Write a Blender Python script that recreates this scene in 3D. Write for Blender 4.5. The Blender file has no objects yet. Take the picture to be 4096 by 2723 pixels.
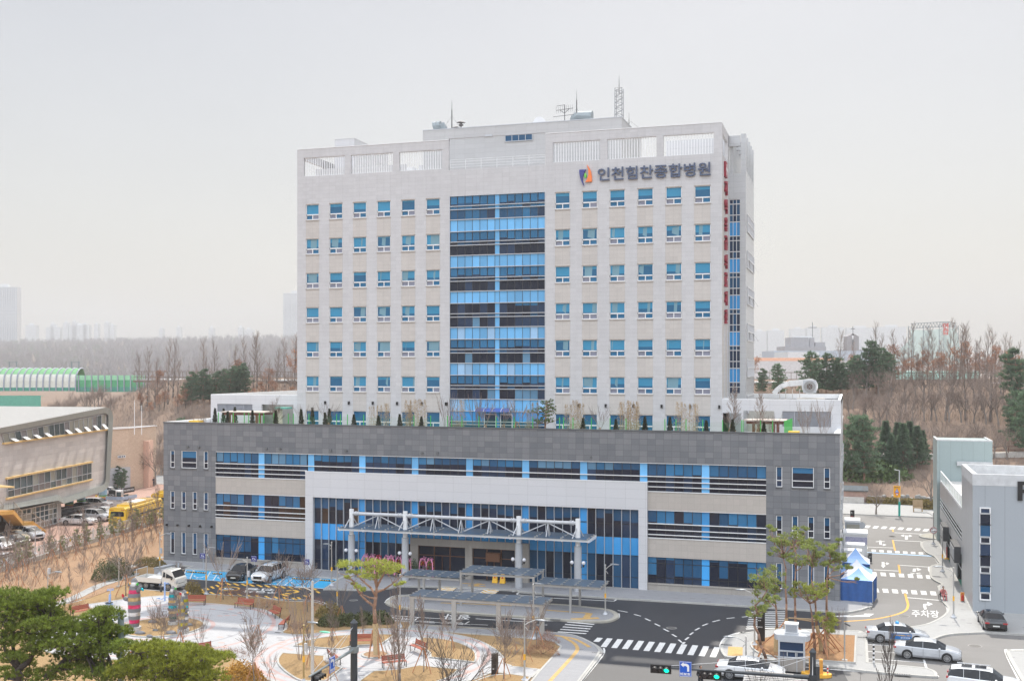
import bpy,math,random
from mathutils import Vector,Matrix,geometry
R=math.radians
SC=bpy.context.scene
# ---------------------------------------------------------------- camera
F_,CX_,HY_,HC=4390.,2048.,1462.,22.
TH=R(17.2);CT,ST=math.cos(TH),math.sin(TH)
cd=bpy.data.cameras.new('camera');cam=bpy.data.objects.new('camera',cd)
SC.collection.objects.link(cam);SC.camera=cam
cam.location=(0,0,HC);cam.rotation_euler=(R(90),0,TH)
cd.sensor_width=36;cd.lens=36*F_/4096;cd.shift_y=(HY_-1361.5)/4096
cd.clip_start=1;cd.clip_end=9000
# ---------------------------------------------------------------- world, sun, exposure
SUN_EL,SUN_AZ=R(53),R(-3)      # azimuth measured from +Y towards +X
w=bpy.data.worlds.new("World");SC.world=w;w.use_nodes=True
nt=w.node_tree;nt.nodes.clear()
def N(nt,t,**k):
    n=nt.nodes.new(t)
    for a,b in k.items():
        if a=='i':
            for kk,v in b.items():n.inputs[kk].default_value=v
        else:setattr(n,a,b)
    return n
sky=N(nt,'ShaderNodeTexSky',sky_type='NISHITA',sun_disc=False,sun_elevation=SUN_EL,sun_rotation=SUN_AZ,altitude=50,air_density=1.3,dust_density=3.0,ozone_density=2)
bg1=N(nt,'ShaderNodeBackground',i={'Strength':0.05});nt.links.new(sky.outputs[0],bg1.inputs[0])
# whitish hazy sky, with fill light added overhead and behind the camera
tc=N(nt,'ShaderNodeTexCoord');sx=N(nt,'ShaderNodeSeparateXYZ');nt.links.new(tc.outputs['Generated'],sx.inputs[0])
mr=N(nt,'ShaderNodeMapRange',i={1:-0.55,2:0.55,3:1.0,4:0.0});mr.interpolation_type='SMOOTHSTEP'
nt.links.new(sx.outputs['Y'],mr.inputs[0])
mz=N(nt,'ShaderNodeMapRange',i={1:0.5,2:0.95,3:0.0,4:0.22});mz.interpolation_type='SMOOTHSTEP'
nt.links.new(sx.outputs['Z'],mz.inputs[0])
mx=N(nt,'ShaderNodeMath',operation='MAXIMUM');nt.links.new(mr.outputs[0],mx.inputs[0]);nt.links.new(mz.outputs[0],mx.inputs[1])
up=N(nt,'ShaderNodeMapRange',i={1:0.04,2:0.55,3:0.0,4:1.0});up.interpolation_type='SMOOTHSTEP';nt.links.new(sx.outputs['Z'],up.inputs[0])
mu_=N(nt,'ShaderNodeMath',operation='MULTIPLY');nt.links.new(mx.outputs[0],mu_.inputs[0]);nt.links.new(up.outputs[0],mu_.inputs[1])
st=N(nt,'ShaderNodeMapRange',i={1:0,2:1,3:0.475,4:2.75});nt.links.new(mu_.outputs[0],st.inputs[0])
cr=N(nt,'ShaderNodeValToRGB');nt.links.new(sx.outputs['Z'],cr.inputs[0])
cr.color_ramp.elements[0].position=0.0;cr.color_ramp.elements[0].color=(1.27,1.20,1.13,1)
cr.color_ramp.elements[1].position=0.42;cr.color_ramp.elements[1].color=(.97,.93,.90,1)
cm=N(nt,'ShaderNodeMapping');cm.inputs['Scale'].default_value=(1,1,2.2);nt.links.new(tc.outputs['Generated'],cm.inputs[0])
cn=N(nt,'ShaderNodeTexNoise',i={'Scale':2.2,'Detail':4,'Roughness':.5});nt.links.new(cm.outputs[0],cn.inputs['Vector'])
cf=N(nt,'ShaderNodeMapRange',i={1:.3,2:.7,3:.955,4:1.045});nt.links.new(cn.outputs['Fac'],cf.inputs[0])
cv=N(nt,'ShaderNodeVectorMath',operation='SCALE');tm=N(nt,'ShaderNodeMix',data_type='RGBA');nt.links.new(mu_.outputs[0],tm.inputs[0]);nt.links.new(cr.outputs[0],tm.inputs[6]);tm.inputs[7].default_value=(.89,.95,1.04,1);nt.links.new(tm.outputs[2],cv.inputs[0]);nt.links.new(cf.outputs[0],cv.inputs['Scale'])
bg2=N(nt,'ShaderNodeBackground');nt.links.new(cv.outputs[0],bg2.inputs[0]);nt.links.new(st.outputs[0],bg2.inputs[1])
ad=N(nt,'ShaderNodeAddShader');nt.links.new(bg1.outputs[0],ad.inputs[0]);nt.links.new(bg2.outputs[0],ad.inputs[1])
wo=N(nt,'ShaderNodeOutputWorld');nt.links.new(ad.outputs[0],wo.inputs[0])
sd=bpy.data.lights.new('sun','SUN');sun=bpy.data.objects.new('sun',sd);SC.collection.objects.link(sun)
sd.energy=4.9;sd.angle=R(0.6);sd.color=(1.0,.94,.84)
_d=Vector((math.sin(SUN_AZ)*math.cos(SUN_EL),math.cos(SUN_AZ)*math.cos(SUN_EL),math.sin(SUN_EL)))
sun.rotation_euler=_d.to_track_quat('Z','Y').to_euler()
SC.view_settings.view_transform='Standard';SC.view_settings.look='None'
SC.view_settings.exposure=-0.1;SC.view_settings.gamma=1
SC.cycles.max_bounces=5;SC.cycles.diffuse_bounces=2;SC.cycles.glossy_bounces=3;SC.cycles.transmission_bounces=4
SC.cycles.transparent_max_bounces=8;SC.cycles.volume_bounces=0;SC.cycles.use_denoising=True
# ---------------------------------------------------------------- survey helpers: photo measurements turned into real positions on real planes
CR=dict(A=(0,2100,2.3037),B=(1024,2100,2.3037),C=(2048,2100,2.3037),D=(3072,2100,2.3037),E=(0,1500,2.2402),F=(3072,1500,2.2402),G=(640,1500,2.2402),H=(1600,1500,2.2402),I=(2500,1500,2.2402),J=(1150,300,2.2402),K=(2100,300,2.2402),L=(1150,1000,2.2402),M=(2100,1000,2.2402),N=(0,1000,1.9658),O=(2950,1150,2.0585),P=(3600,1750,2.24),Q=(0,1920,3.37),R=(650,2200,3.1453),S=(1350,2000,2.1445),T=(2900,2450,3.9317),U=(3250,2080,4.9),V=(400,2250,5.2275),X=(2800,450,2.85))
def px(k,x,y):
    a,b,s=CR[k];return a+x/s,b+y/s
def gd(k,x,y,z=0.):              # point on the horizontal plane z
    u,v=px(k,x,y);d=(HC-z)*F_/(v-HY_);r=(u-CX_)/F_*d
    return(r*CT-d*ST,r*ST+d*CT)
def pl(k,x,y,Y):                 # X, Z on the vertical plane Y
    u,v=px(k,x,y);t=(u-CX_)/F_;d=Y/(t*ST+CT);r=t*d
    return(r*CT-d*ST,HC-(v-HY_)*d/F_)
def zat(k,x,y,X,Y):             # height of a feature standing at X, Y
    u,v=px(k,x,y);d=-X*ST+Y*CT;return HC-(v-HY_)*d/F_
# ---------------------------------------------------------------- object helpers
ORG={}
def thing(name,label,cat,loc=(0,0,0),rz=0.,group=None,kind=None):
    o=bpy.data.objects.new(name,None);SC.collection.objects.link(o)
    o.location=loc;o.rotation_euler=(0,0,rz);o.empty_display_size=.3
    ORG[o.name]=Vector(loc)
    return tag(o,label,cat,group,kind)
def tag(o,label=None,cat=None,group=None,kind=None):
    if label:o['label']=label
    if cat:o['category']=cat
    if group:o['group']=group
    if kind:o['kind']=kind
    return o
class MB:
    def __init__(s):s.v=[];s.f=[];s.m=[]
    def face(s,pts,m=0):
        b=len(s.v);s.v+=[tuple(p)for p in pts];s.f.append(tuple(range(b,b+len(pts))));s.m.append(m)
    def idx(s,vs,fs,m=0):
        b=len(s.v);s.v+=[tuple(p)for p in vs]
        for f in fs:s.f.append(tuple(b+i for i in f));s.m.append(m)
    def box(s,x0,x1,y0,y1,z0,z1,m=0):
        s.idx([(x0,y0,z0),(x1,y0,z0),(x1,y1,z0),(x0,y1,z0),(x0,y0,z1),(x1,y0,z1),(x1,y1,z1),(x0,y1,z1)],
              [(0,3,2,1),(4,5,6,7),(0,1,5,4),(1,2,6,5),(2,3,7,6),(3,0,4,7)],m)
    def bar(s,a,b,w,h,m=0,up=(0,0,1)):
        a=Vector(a);b=Vector(b);d=(b-a).normalized();u=Vector(up)
        if abs(d.dot(u))>.98:u=Vector((0,1,0))
        x=d.cross(u).normalized()*w/2;y=x.cross(d).normalized()*h/2
        s.idx([a-x-y,a+x-y,a+x+y,a-x+y,b-x-y,b+x-y,b+x+y,b-x+y],[(0,1,2,3),(7,6,5,4),(0,4,5,1),(1,5,6,2),(2,6,7,3),(3,7,4,0)],m)
    def tube(s,a,b,r0,r1=None,n=8,m=0,cap=True):
        a=Vector(a);b=Vector(b);r1=r0 if r1 is None else r1;d=(b-a)
        if d.length<1e-6:return
        d.normalize();u=Vector((0,0,1))if abs(d.z)<.9 else Vector((1,0,0))
        x=d.cross(u).normalized();y=d.cross(x)
        vs=[]
        for p,r in((a,r0),(b,r1)):
            for i in range(n):
                t=2*math.pi*i/n;vs.append(p+x*math.cos(t)*r+y*math.sin(t)*r)
        fs=[(i,(i+1)%n,n+(i+1)%n,n+i)for i in range(n)]
        if cap:fs+=[tuple(range(n))[::-1],tuple(range(n,2*n))]
        s.idx(vs,fs,m)
    def path(s,pts,r,n=6,m=0):
        for i in range(len(pts)-1):
            r0=r[i]if isinstance(r,(list,tuple))else r;r1=r[i+1]if isinstance(r,(list,tuple))else r
            s.tube(pts[i],pts[i+1],r0,r1,n,m)
    def lathe(s,prof,n=16,c=(0,0,0),m=0,ms=None,sx=1.,sy=1.):
        vs=[]
        for r,z in prof:
            for i in range(n):
                t=2*math.pi*i/n;vs.append((c[0]+r*sx*math.cos(t),c[1]+r*sy*math.sin(t),c[2]+z))
        b=len(s.v);s.v+=vs
        for j in range(len(prof)-1):
            for i in range(n):
                s.f.append((b+j*n+i,b+j*n+(i+1)%n,b+(j+1)*n+(i+1)%n,b+(j+1)*n+i));s.m.append(ms[j]if ms else m)
        s.f.append(tuple(b+i for i in range(n))[::-1]);s.m.append(ms[0]if ms else m)
        s.f.append(tuple(b+(len(prof)-1)*n+i for i in range(n)));s.m.append(ms[-1]if ms else m)
    def ball(s,c,rx,ry=None,rz=None,n=12,m=0):
        ry=ry or rx;rz=rz or rx;k=max(4,n//2)
        s.lathe([(max(.02,math.sin(math.pi*i/k)),-math.cos(math.pi*i/k)*rz)for i in range(k+1)],n,c,m,None,rx,ry)
    def prism(s,poly,z0,z1,m=0,ms=None,bottom=False):
        n=len(poly);tri=geometry.tessellate_polygon([[Vector((p[0],p[1],0))for p in poly]])
        area=sum(poly[i][0]*poly[(i+1)%n][1]-poly[(i+1)%n][0]*poly[i][1]for i in range(n))
        zt=z1 if callable(z1)else(lambda x,y:z1)
        vs=[(p[0],p[1],zt(*p))for p in poly]
        fs=[]
        for t in tri:
            a,b,c=t;pa,pb,pc=poly[a],poly[b],poly[c]
            cr_=(pb[0]-pa[0])*(pc[1]-pa[1])-(pb[1]-pa[1])*(pc[0]-pa[0]);fs.append((a,b,c)if cr_>0 else(a,c,b))
        s.idx(vs,fs,m)
        if bottom:s.idx([(p[0],p[1],z0)for p in poly],[f[::-1]for f in fs],m)
        for i in range(n):
            p,q=poly[i],poly[(i+1)%n]
            if area<0:p,q=q,p
            s.face([(p[0],p[1],z0),(q[0],q[1],z0),(q[0],q[1],zt(*q)),(p[0],p[1],zt(*p))],m if ms is None else ms)
    def build(s,name,mats,parent=None,smooth=False,kind=None,loc=None,rz=0.):
        o0=ORG.get(parent.name,Vector((0,0,0)))if parent else(Vector(loc)if loc else Vector((0,0,0)))
        local=parent is not None and parent.get('_local')
        me=bpy.data.meshes.new(name)
        vs=s.v if local else[(v[0]-o0.x,v[1]-o0.y,v[2]-o0.z)for v in s.v]
        me.from_pydata(vs,[],s.f)
        if not isinstance(mats,(list,tuple)):mats=[mats]
        for m_ in mats:me.materials.append(m_)
        if len(mats)>1:me.polygons.foreach_set('material_index',s.m)
        if smooth:me.polygons.foreach_set('use_smooth',[True]*len(s.f))
        me.update()
        o=bpy.data.objects.new(name,me);SC.collection.objects.link(o)
        if parent:o.parent=parent;ORG[o.name]=o0
        else:o.location=o0
        if local:o['_local']=1
        if kind:o['kind']=kind
        return o
def local(o):o['_local']=1;return o
def copy_tree(o,parent=None):
    c=o.copy();SC.collection.objects.link(c);c.parent=parent
    for ch in list(o.children):copy_tree(ch,c)
    return c
def place(proto,i,loc,rz=0.,s=1.,label=None,group=None):
    o=proto if not proto.get('_used')else copy_tree(proto)
    proto['_used']=1
    o.location=loc;o.rotation_euler=(0,0,rz);o.scale=(s,s,s)if not isinstance(s,tuple)else s
    if label:o['label']=label
    if group:o['group']=group
    return o
def text(mb,body,o,u,v,wd,hg,ext=.02,bold=0.0,m=0,track=1.0):
    """letters as geometry filling wd x hg from the corner o along unit vectors u (right) and v (up)"""
    cu=bpy.data.curves.new('t','FONT');cu.body=body;cu.extrude=.5;cu.offset=bold;cu.space_character=track;cu.resolution_u=3
    to=bpy.data.objects.new('t',cu);me=bpy.data.meshes.new_from_object(to)
    xs=[p.co.x for p in me.vertices];ys=[p.co.y for p in me.vertices]
    x0,x1,y0,y1=min(xs),max(xs),min(ys),max(ys)
    o=Vector(o);u=Vector(u);v=Vector(v);n=u.cross(v)
    vs=[o+u*((p.co.x-x0)/(x1-x0)*wd)+v*((p.co.y-y0)/(y1-y0)*hg)+n*((p.co.z+.5)*ext)for p in me.vertices]
    mb.idx(vs,[tuple(p.vertices)for p in me.polygons],m)
    bpy.data.objects.remove(to);bpy.data.curves.remove(cu);bpy.data.meshes.remove(me)
def smooth_poly(pts,k=5,closed=True):
    """Catmull-Rom through points; a point given with a third value stays a sharp corner"""
    out=[];n=len(pts)
    for i in range(n if closed else n-1):
        p0,p1,p2,p3=pts[(i-1)%n],pts[i],pts[(i+1)%n],pts[(i+2)%n]
        if not closed:
            p0=pts[max(i-1,0)];p3=pts[min(i+2,n-1)]
        if len(p1)>2:p0=p1
        if len(p2)>2:p3=p2
        if len(p1)>2 and len(p2)>2:out.append((p1[0],p1[1]));continue
        for j in range(k):
            t=j/k;t2=t*t;t3=t2*t
            out.append(tuple(.5*((2*p1[a])+(-p0[a]+p2[a])*t+(2*p0[a]-5*p1[a]+4*p2[a]-p3[a])*t2+(-p0[a]+3*p1[a]-3*p2[a]+p3[a])*t3)for a in(0,1)))
    if not closed:out.append(tuple(pts[-1][:2]))
    return out
def offset(poly,d):
    """move a closed outline inwards by d"""
    n=len(poly);area=sum(poly[i][0]*poly[(i+1)%n][1]-poly[(i+1)%n][0]*poly[i][1]for i in range(n));s=1 if area>0 else -1
    out=[]
    for i in range(n):
        a,b,c=Vector(poly[i-1][:2]),Vector(poly[i][:2]),Vector(poly[(i+1)%n][:2])
        e1=(b-a);e2=(c-b)
        if e1.length<1e-6 or e2.length<1e-6:out.append(tuple(b));continue
        e1.normalize();e2.normalize();n1=Vector((-e1.y,e1.x));n2=Vector((-e2.y,e2.x));nn=n1+n2
        if nn.length<1e-3:nn=n1
        nn.normalize();k=min(2.0,1/max(.3,nn.dot(n1)))
        out.append(tuple(b+nn*d*s*k))
    return out
# ---------------------------------------------------------------- materials
def mnodes(name):
    m=bpy.data.materials.new(name);m.use_nodes=True;nt=m.node_tree;return m,nt,nt.nodes['Principled BSDF']
def mth(nt,op,a,b=None,c=None):
    n=nt.nodes.new('ShaderNodeMath');n.operation=op
    for i,x in enumerate((a,b,c)):
        if x is None:continue
        if isinstance(x,(int,float)):n.inputs[i].default_value=x
        else:nt.links.new(x,n.inputs[i])
    return n.outputs[0]
def mixc(nt,f,a,b,typ='MIX'):
    n=nt.nodes.new('ShaderNodeMix');n.data_type='RGBA';n.blend_type=typ
    for i,x in((0,f),(6,a),(7,b)):
        if isinstance(x,(int,float)):n.inputs[i].default_value=x
        elif isinstance(x,tuple):n.inputs[i].default_value=(*x[:3],1)
        else:nt.links.new(x,n.inputs[i])
    return n.outputs[2]
def noise(nt,co,sc,det=3,rough=.6,out='Fac'):
    n=nt.nodes.new('ShaderNodeTexNoise');n.inputs['Scale'].default_value=sc;n.inputs['Detail'].default_value=det;n.inputs['Roughness'].default_value=rough
    nt.links.new(co,n.inputs['Vector']);return n.outputs[out]
def objco(nt):return nt.nodes.new('ShaderNodeTexCoord').outputs['Object']
def mul3(nt,col,v,amt,lo=None):
    """col * (1 + amt*(v-.5)*2)"""
    f=mth(nt,'MULTIPLY_ADD',v,2*amt,1-amt);n=nt.nodes.new('ShaderNodeVectorMath');n.operation='SCALE'
    if isinstance(col,tuple):n.inputs[0].default_value=col[:3]
    else:nt.links.new(col,n.inputs[0])
    nt.links.new(f,n.inputs['Scale']);return n.outputs[0]
MATS={}
def M(name,col,rough=.6,metal=0.,var=.12,vs=1.5,bump=0.,bs=20.,col2=None,rnd=0.,emit=0.,coat=0.,spec=.5,var2=0.,vs2=.15,alpha=1.):
    if name in MATS:return MATS[name]
    m,nt,b=mnodes(name);co=objco(nt)
    nz=noise(nt,co,vs,4)
    st_=nt.nodes.new('ShaderNodeMapRange');st_.inputs[1].default_value=.3;st_.inputs[2].default_value=.7;nt.links.new(nz,st_.inputs[0]);nz=st_.outputs[0]
    c=mixc(nt,nz,col,col2)if col2 else mul3(nt,col,nz,var)
    if var2:c=mul3(nt,c,noise(nt,co,vs2,2),var2)
    if rnd:
        oi=nt.nodes.new('ShaderNodeObjectInfo');c=mul3(nt,c,oi.outputs['Random'],rnd)
    nt.links.new(c,b.inputs['Base Color'])
    b.inputs['Roughness'].default_value=rough;b.inputs['Metallic'].default_value=metal;b.inputs['Specular IOR Level'].default_value=spec
    b.inputs['Coat Weight'].default_value=coat;b.inputs['Coat Roughness'].default_value=.05;b.inputs['Alpha'].default_value=alpha
    if bump:
        bp=nt.nodes.new('ShaderNodeBump');bp.inputs['Strength'].default_value=bump;bp.inputs['Distance'].default_value=.05
        nt.links.new(noise(nt,co,bs,3),bp.inputs['Height']);nt.links.new(bp.outputs[0],b.inputs['Normal'])
    if emit:
        b.inputs['Emission Color'].default_value=(*col[:3],1);b.inputs['Emission Strength'].default_value=emit
    MATS[name]=m;return m
def leafy(m,k=.45):
    nt=m.node_tree;o=nt.nodes['Material Output'];b=nt.nodes['Principled BSDF'];c=b.inputs['Base Color'].links[0].from_socket
    gi=nt.nodes.new('ShaderNodeNewGeometry');c=mul3(nt,c,gi.outputs['Random Per Island'],.38);nt.links.new(c,b.inputs['Base Color'])
    t=nt.nodes.new('ShaderNodeBsdfTranslucent');v=nt.nodes.new('ShaderNodeVectorMath');v.operation='SCALE';v.inputs['Scale'].default_value=1.6;nt.links.new(c,v.inputs[0]);nt.links.new(v.outputs[0],t.inputs[0])
    mx=nt.nodes.new('ShaderNodeMixShader');mx.inputs[0].default_value=k;nt.links.new(b.outputs[0],mx.inputs[1]);nt.links.new(t.outputs[0],mx.inputs[2]);nt.links.new(mx.outputs[0],o.inputs[0]);return m
def wallco(nt):
    """vector (x+y, z, 0) for axis aligned walls"""
    s=nt.nodes.new('ShaderNodeSeparateXYZ');nt.links.new(objco(nt),s.inputs[0])
    c=nt.nodes.new('ShaderNodeCombineXYZ');nt.links.new(mth(nt,'ADD',s.outputs[0],s.outputs[1]),c.inputs[0]);nt.links.new(s.outputs[2],c.inputs[1])
    return c.outputs[0],s
def brick(nt,vec,w_,h_,mortar=.012,off=0.,c1=(0,0,0),c2=(1,1,1)):
    n=nt.nodes.new('ShaderNodeTexBrick');n.offset=off;n.squash=1
    n.inputs['Scale'].default_value=1;n.inputs['Mortar Size'].default_value=mortar;n.inputs['Mortar Smooth'].default_value=.1
    n.inputs['Brick Width'].default_value=w_;n.inputs['Row Height'].default_value=h_;n.inputs['Bias'].default_value=0
    n.inputs['Color1'].default_value=(*c1,1);n.inputs['Color2'].default_value=(*c2,1);n.inputs['Mortar'].default_value=(.5,.5,.5,1)
    nt.links.new(vec,n.inputs['Vector']);return n.outputs['Color'],n.outputs['Fac']
def cladding(name,col,w_,h_,cellvar=.06,joint=.55,jw=.012,rough=.7,off=0.,col2=None,floor=False,grain=.08,gs=6.,spec=.4,metal=0.,shift=(0,0,0),streak=0.,big=.05):
    if name in MATS:return MATS[name]
    m,nt,b=mnodes(name)
    if floor:vec=objco(nt)
    else:vec,_=wallco(nt)
    mp=nt.nodes.new('ShaderNodeMapping');mp.inputs['Location'].default_value=shift;nt.links.new(vec,mp.inputs[0]);v=mp.outputs[0]
    cc,fac=brick(nt,v,w_,h_,jw,off)
    base=mixc(nt,cc,col,col2)if col2 else mul3(nt,col,cc,cellvar)
    base=mul3(nt,base,noise(nt,objco(nt),gs,5,.7),grain)
    base=mul3(nt,base,noise(nt,objco(nt),.12,2),big)
    if streak:
        sm=nt.nodes.new('ShaderNodeMapping');sm.inputs['Scale'].default_value=(2.5,2.5,.12);nt.links.new(objco(nt),sm.inputs[0])
        base=mul3(nt,base,noise(nt,sm.outputs[0],1.0,4),streak)
    base=mixc(nt,mth(nt,'MULTIPLY',fac,joint),base,tuple(c*.35 for c in col))
    nt.links.new(base,b.inputs['Base Color']);b.inputs['Roughness'].default_value=rough;b.inputs['Specular IOR Level'].default_value=spec;b.inputs['Metallic'].default_value=metal
    bp=nt.nodes.new('ShaderNodeBump');bp.inputs['Strength'].default_value=.3;bp.inputs['Distance'].default_value=.01;bp.invert=True
    nt.links.new(fac,bp.inputs['Height']);nt.links.new(bp.outputs[0],b.inputs['Normal'])
    MATS[name]=m;return m
def glass(name,col,rough=.04,wave=.35,spec=.5,coat=1.,ws=.55):
    """glazing seen from outside: tinted pane with a blind or a dark room behind, wavy reflection"""
    if name in MATS:return MATS[name]
    m,nt,b=mnodes(name);co=objco(nt)
    c=mul3(nt,col,noise(nt,co,.35,2),.16)
    gi=nt.nodes.new('ShaderNodeNewGeometry');c=mul3(nt,c,gi.outputs['Random Per Island'],.16)
    nt.links.new(c,b.inputs['Base Color'])
    b.inputs['Roughness'].default_value=.35;b.inputs['Specular IOR Level'].default_value=.05;b.inputs['Coat Weight'].default_value=coat*.62;b.inputs['Coat Roughness'].default_value=rough;b.inputs['Coat IOR'].default_value=1.52
    bp=nt.nodes.new('ShaderNodeBump');bp.inputs['Strength'].default_value=wave;bp.inputs['Distance'].default_value=.06
    nt.links.new(noise(nt,co,ws,2,.4),bp.inputs['Height']);nt.links.new(bp.outputs[0],b.inputs['Coat Normal'])
    MATS[name]=m;return m
WHITE=M('white paint',(.78,.79,.80),.45,var=.03)
ALU=M('silver aluminium',(.50,.52,.55),.4,.25,var=.05)
STEEL=M('stainless steel',(.46,.45,.43),.35,.45,var=.06)
BLACK=M('black',(.012,.012,.014),.4,var=.05)
DGREY=M('dark grey',(.05,.052,.058),.5)
CONC=M('concrete',(.48,.46,.43),.85,var=.12,vs=2,bump=.1)
WOOD=M('stake wood',(.42,.20,.10),.8,var=.2,vs=6)
YEL=M('yellow',(.85,.48,.03),.5,var=.05)
# ================================================================= HOSPITAL
def holes_wall(mb,x0,x1,z0,z1,holes,P,depth,mf=0,mr=0,skip=()):
    """wall face in a plane; P(x, z, k) maps to 3D with k metres inwards; holes get reveals"""
    xs=sorted(set([x0,x1]+[c for h in holes for c in(max(x0,h[0]),min(x1,h[1]))]));zs=sorted(set([z0,z1]+[c for h in holes for c in(max(z0,h[2]),min(z1,h[3]))]))
    for i in range(len(xs)-1):
        j=0
        while j<len(zs)-1:
            cx_,=((xs[i]+xs[i+1])/2,)
            def ins(jj):
                cz=(zs[jj]+zs[jj+1])/2;return any(h[0]<cx_<h[1]and h[2]<cz<h[3]for h in holes)
            if ins(j):j+=1;continue
            k=j
            while k+1<len(zs)-1 and not ins(k+1):k+=1
            mb.face([P(xs[i],zs[j],0),P(xs[i+1],zs[j],0),P(xs[i+1],zs[k+1],0),P(xs[i],zs[k+1],0)],mf);j=k+1
    for h in holes:
        a,b,c,d=h[:4]
        mb.face([P(a,c,0),P(b,c,0),P(b,c,depth),P(a,c,depth)],mr);mb.face([P(a,d,depth),P(b,d,depth),P(b,d,0),P(a,d,0)],mr)
        mb.face([P(a,c,depth),P(a,d,depth),P(a,d,0),P(a,c,0)],mr);mb.face([P(b,c,0),P(b,d,0),P(b,d,depth),P(b,c,depth)],mr)
def front(Y):return lambda x,z,k:(x,Y+k,z)
rng=random.Random(7)
# tower stone: warm spandrel strips under the windows, cooler piers between, thin joints
def tower_mat():
    m,nt,b=mnodes('tower stone');s=nt.nodes.new('ShaderNodeSeparateXYZ');nt.links.new(objco(nt),s.inputs[0]);X,Yc,Z=s.outputs
    X=mth(nt,'ADD',X,Yc)
    t=mth(nt,'MULTIPLY',mth(nt,'FRACT',mth(nt,'DIVIDE',mth(nt,'ADD',X,TWX),3.0)),3.0)
    sp=mth(nt,'LESS_THAN',t,1.70)
    below=mth(nt,'LESS_THAN',Z,40.8);sp=mth(nt,'MULTIPLY',sp,below)
    fl=mth(nt,'FRACT',mth(nt,'DIVIDE',mth(nt,'ADD',Z,200-.06),.4428))
    jz=mth(nt,'LESS_THAN',fl,.045)
    def near(c,wd=.012):return mth(nt,'LESS_THAN',mth(nt,'ABSOLUTE',mth(nt,'SUBTRACT',t,c)),wd)
    jx=mth(nt,'MAXIMUM',mth(nt,'MAXIMUM',near(.015),near(.84)),near(1.685));j=mth(nt,'MAXIMUM',jz,jx)
    row=mth(nt,'FLOOR',mth(nt,'DIVIDE',mth(nt,'ADD',Z,200-.06),.4428));colm=mth(nt,'FLOOR',mth(nt,'MULTIPLY',X,1.19))
    wn=nt.nodes.new('ShaderNodeTexWhiteNoise');wn.noise_dimensions='2D';cb=nt.nodes.new('ShaderNodeCombineXYZ');nt.links.new(row,cb.inputs[0]);nt.links.new(colm,cb.inputs[1]);nt.links.new(cb.outputs[0],wn.inputs['Vector'])
    c=mixc(nt,sp,(.52,.517,.525),(.505,.475,.445));c=mul3(nt,c,wn.outputs['Value'],.035)
    c=mul3(nt,c,noise(nt,objco(nt),3.,6,.8),.09);c=mul3(nt,c,noise(nt,objco(nt),.15,3),.06)
    sm=nt.nodes.new('ShaderNodeMapping');sm.inputs['Scale'].default_value=(1.6,1.6,.1);nt.links.new(objco(nt),sm.inputs[0]);c=mul3(nt,c,noise(nt,sm.outputs[0],1.2,4),.05)
    c=mixc(nt,mth(nt,'MULTIPLY',j,.32),c,(.2,.19,.18))
    nt.links.new(c,b.inputs['Base Color']);b.inputs['Roughness'].default_value=.62;return m
HX,HY,HZ=-37.5,106.5,0
TWX=60.72-37.5   # window phase in object space (origin at HX)
TWX+=-HY+(0)    # x+y mapping below adds the local y of the wall
TST=None
hosp=thing('hospital_building','twelve storey pale stone hospital with blue central glazing on a dark grey stone podium','hospital',(HX,HY,HZ))
# object coordinates are local: x' = x+37.5, y' = y-106.5 (8.5 on the tower front)
TWX=60.72-37.5-8.5
TST=tower_mat()
GST=cladding('podium stone',(.135,.142,.156),.80,.57,cellvar=.20,joint=.6,jw=.014,rough=.55,grain=.16,gs=9,big=.08,col2=(.195,.198,.206),streak=.08)
BEI=cladding('beige panel',(.44,.40,.36),.62,.58,cellvar=.03,joint=.30,jw=.01,rough=.6,grain=.06,gs=3)
GRA=cladding('granite base',(.35,.325,.295),1.2,.82,cellvar=.05,joint=.3,rough=.7,grain=.14,gs=8,streak=.12)
WPN=cladding('white metal panel',(.60,.605,.625),2.0,.9,cellvar=.015,joint=.4,jw=.012,rough=.35,grain=.01,metal=.1,big=.02)
WPS=cladding('white stone panel',(.50,.51,.52),1.5,.6,cellvar=.03,joint=.35,jw=.012,rough=.3,grain=.03,shift=(.3,0,0))
LVR=M('louvre grey',(.42,.43,.47),.5)
ROOF=M('roof concrete',(.52,.51,.49),.9,var=.15,vs=.8)
g_dark=glass('dark glass',(.010,.014,.030));g_dark2=glass('dim glass',(.02,.04,.085));g_blind=glass('blue blind glass',(.028,.145,.29));g_blind2=glass('deep blue glass',(.018,.08,.17))
g_lite=glass('light blue panel',(.15,.42,.72),wave=.25);g_mid=glass('bright blue panel',(.05,.31,.67),wave=.4);g_brown=glass('brown reflecting glass',(.05,.028,.02))
g_refl_pale=glass('pale painted reflection',(.17,.31,.38),wave=.6);g_teal=glass('teal window glass',(.045,.25,.42),wave=.3);g_teal2=glass('deep teal window glass',(.025,.13,.25),wave=.5);g_sash=glass('grey sash glass',(.21,.22,.28),wave=.3)  # the pale one paints reflections of the apartments opposite
g_refl_dim=glass('dim painted reflection',(.10,.22,.34),wave=.8);GL=[g_dark,g_dark2,g_blind,g_blind2,g_lite,g_mid,g_brown,g_refl_dim,glass('pale blue painted reflection',(.30,.50,.72),wave=.5)]  # last two tones paint pale reflections into the glazing colour
FRM=M('white window frame',(.74,.745,.75),.4,var=.02);SIL=M('stone sill',(.42,.385,.35),.7,var=.06)
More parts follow.
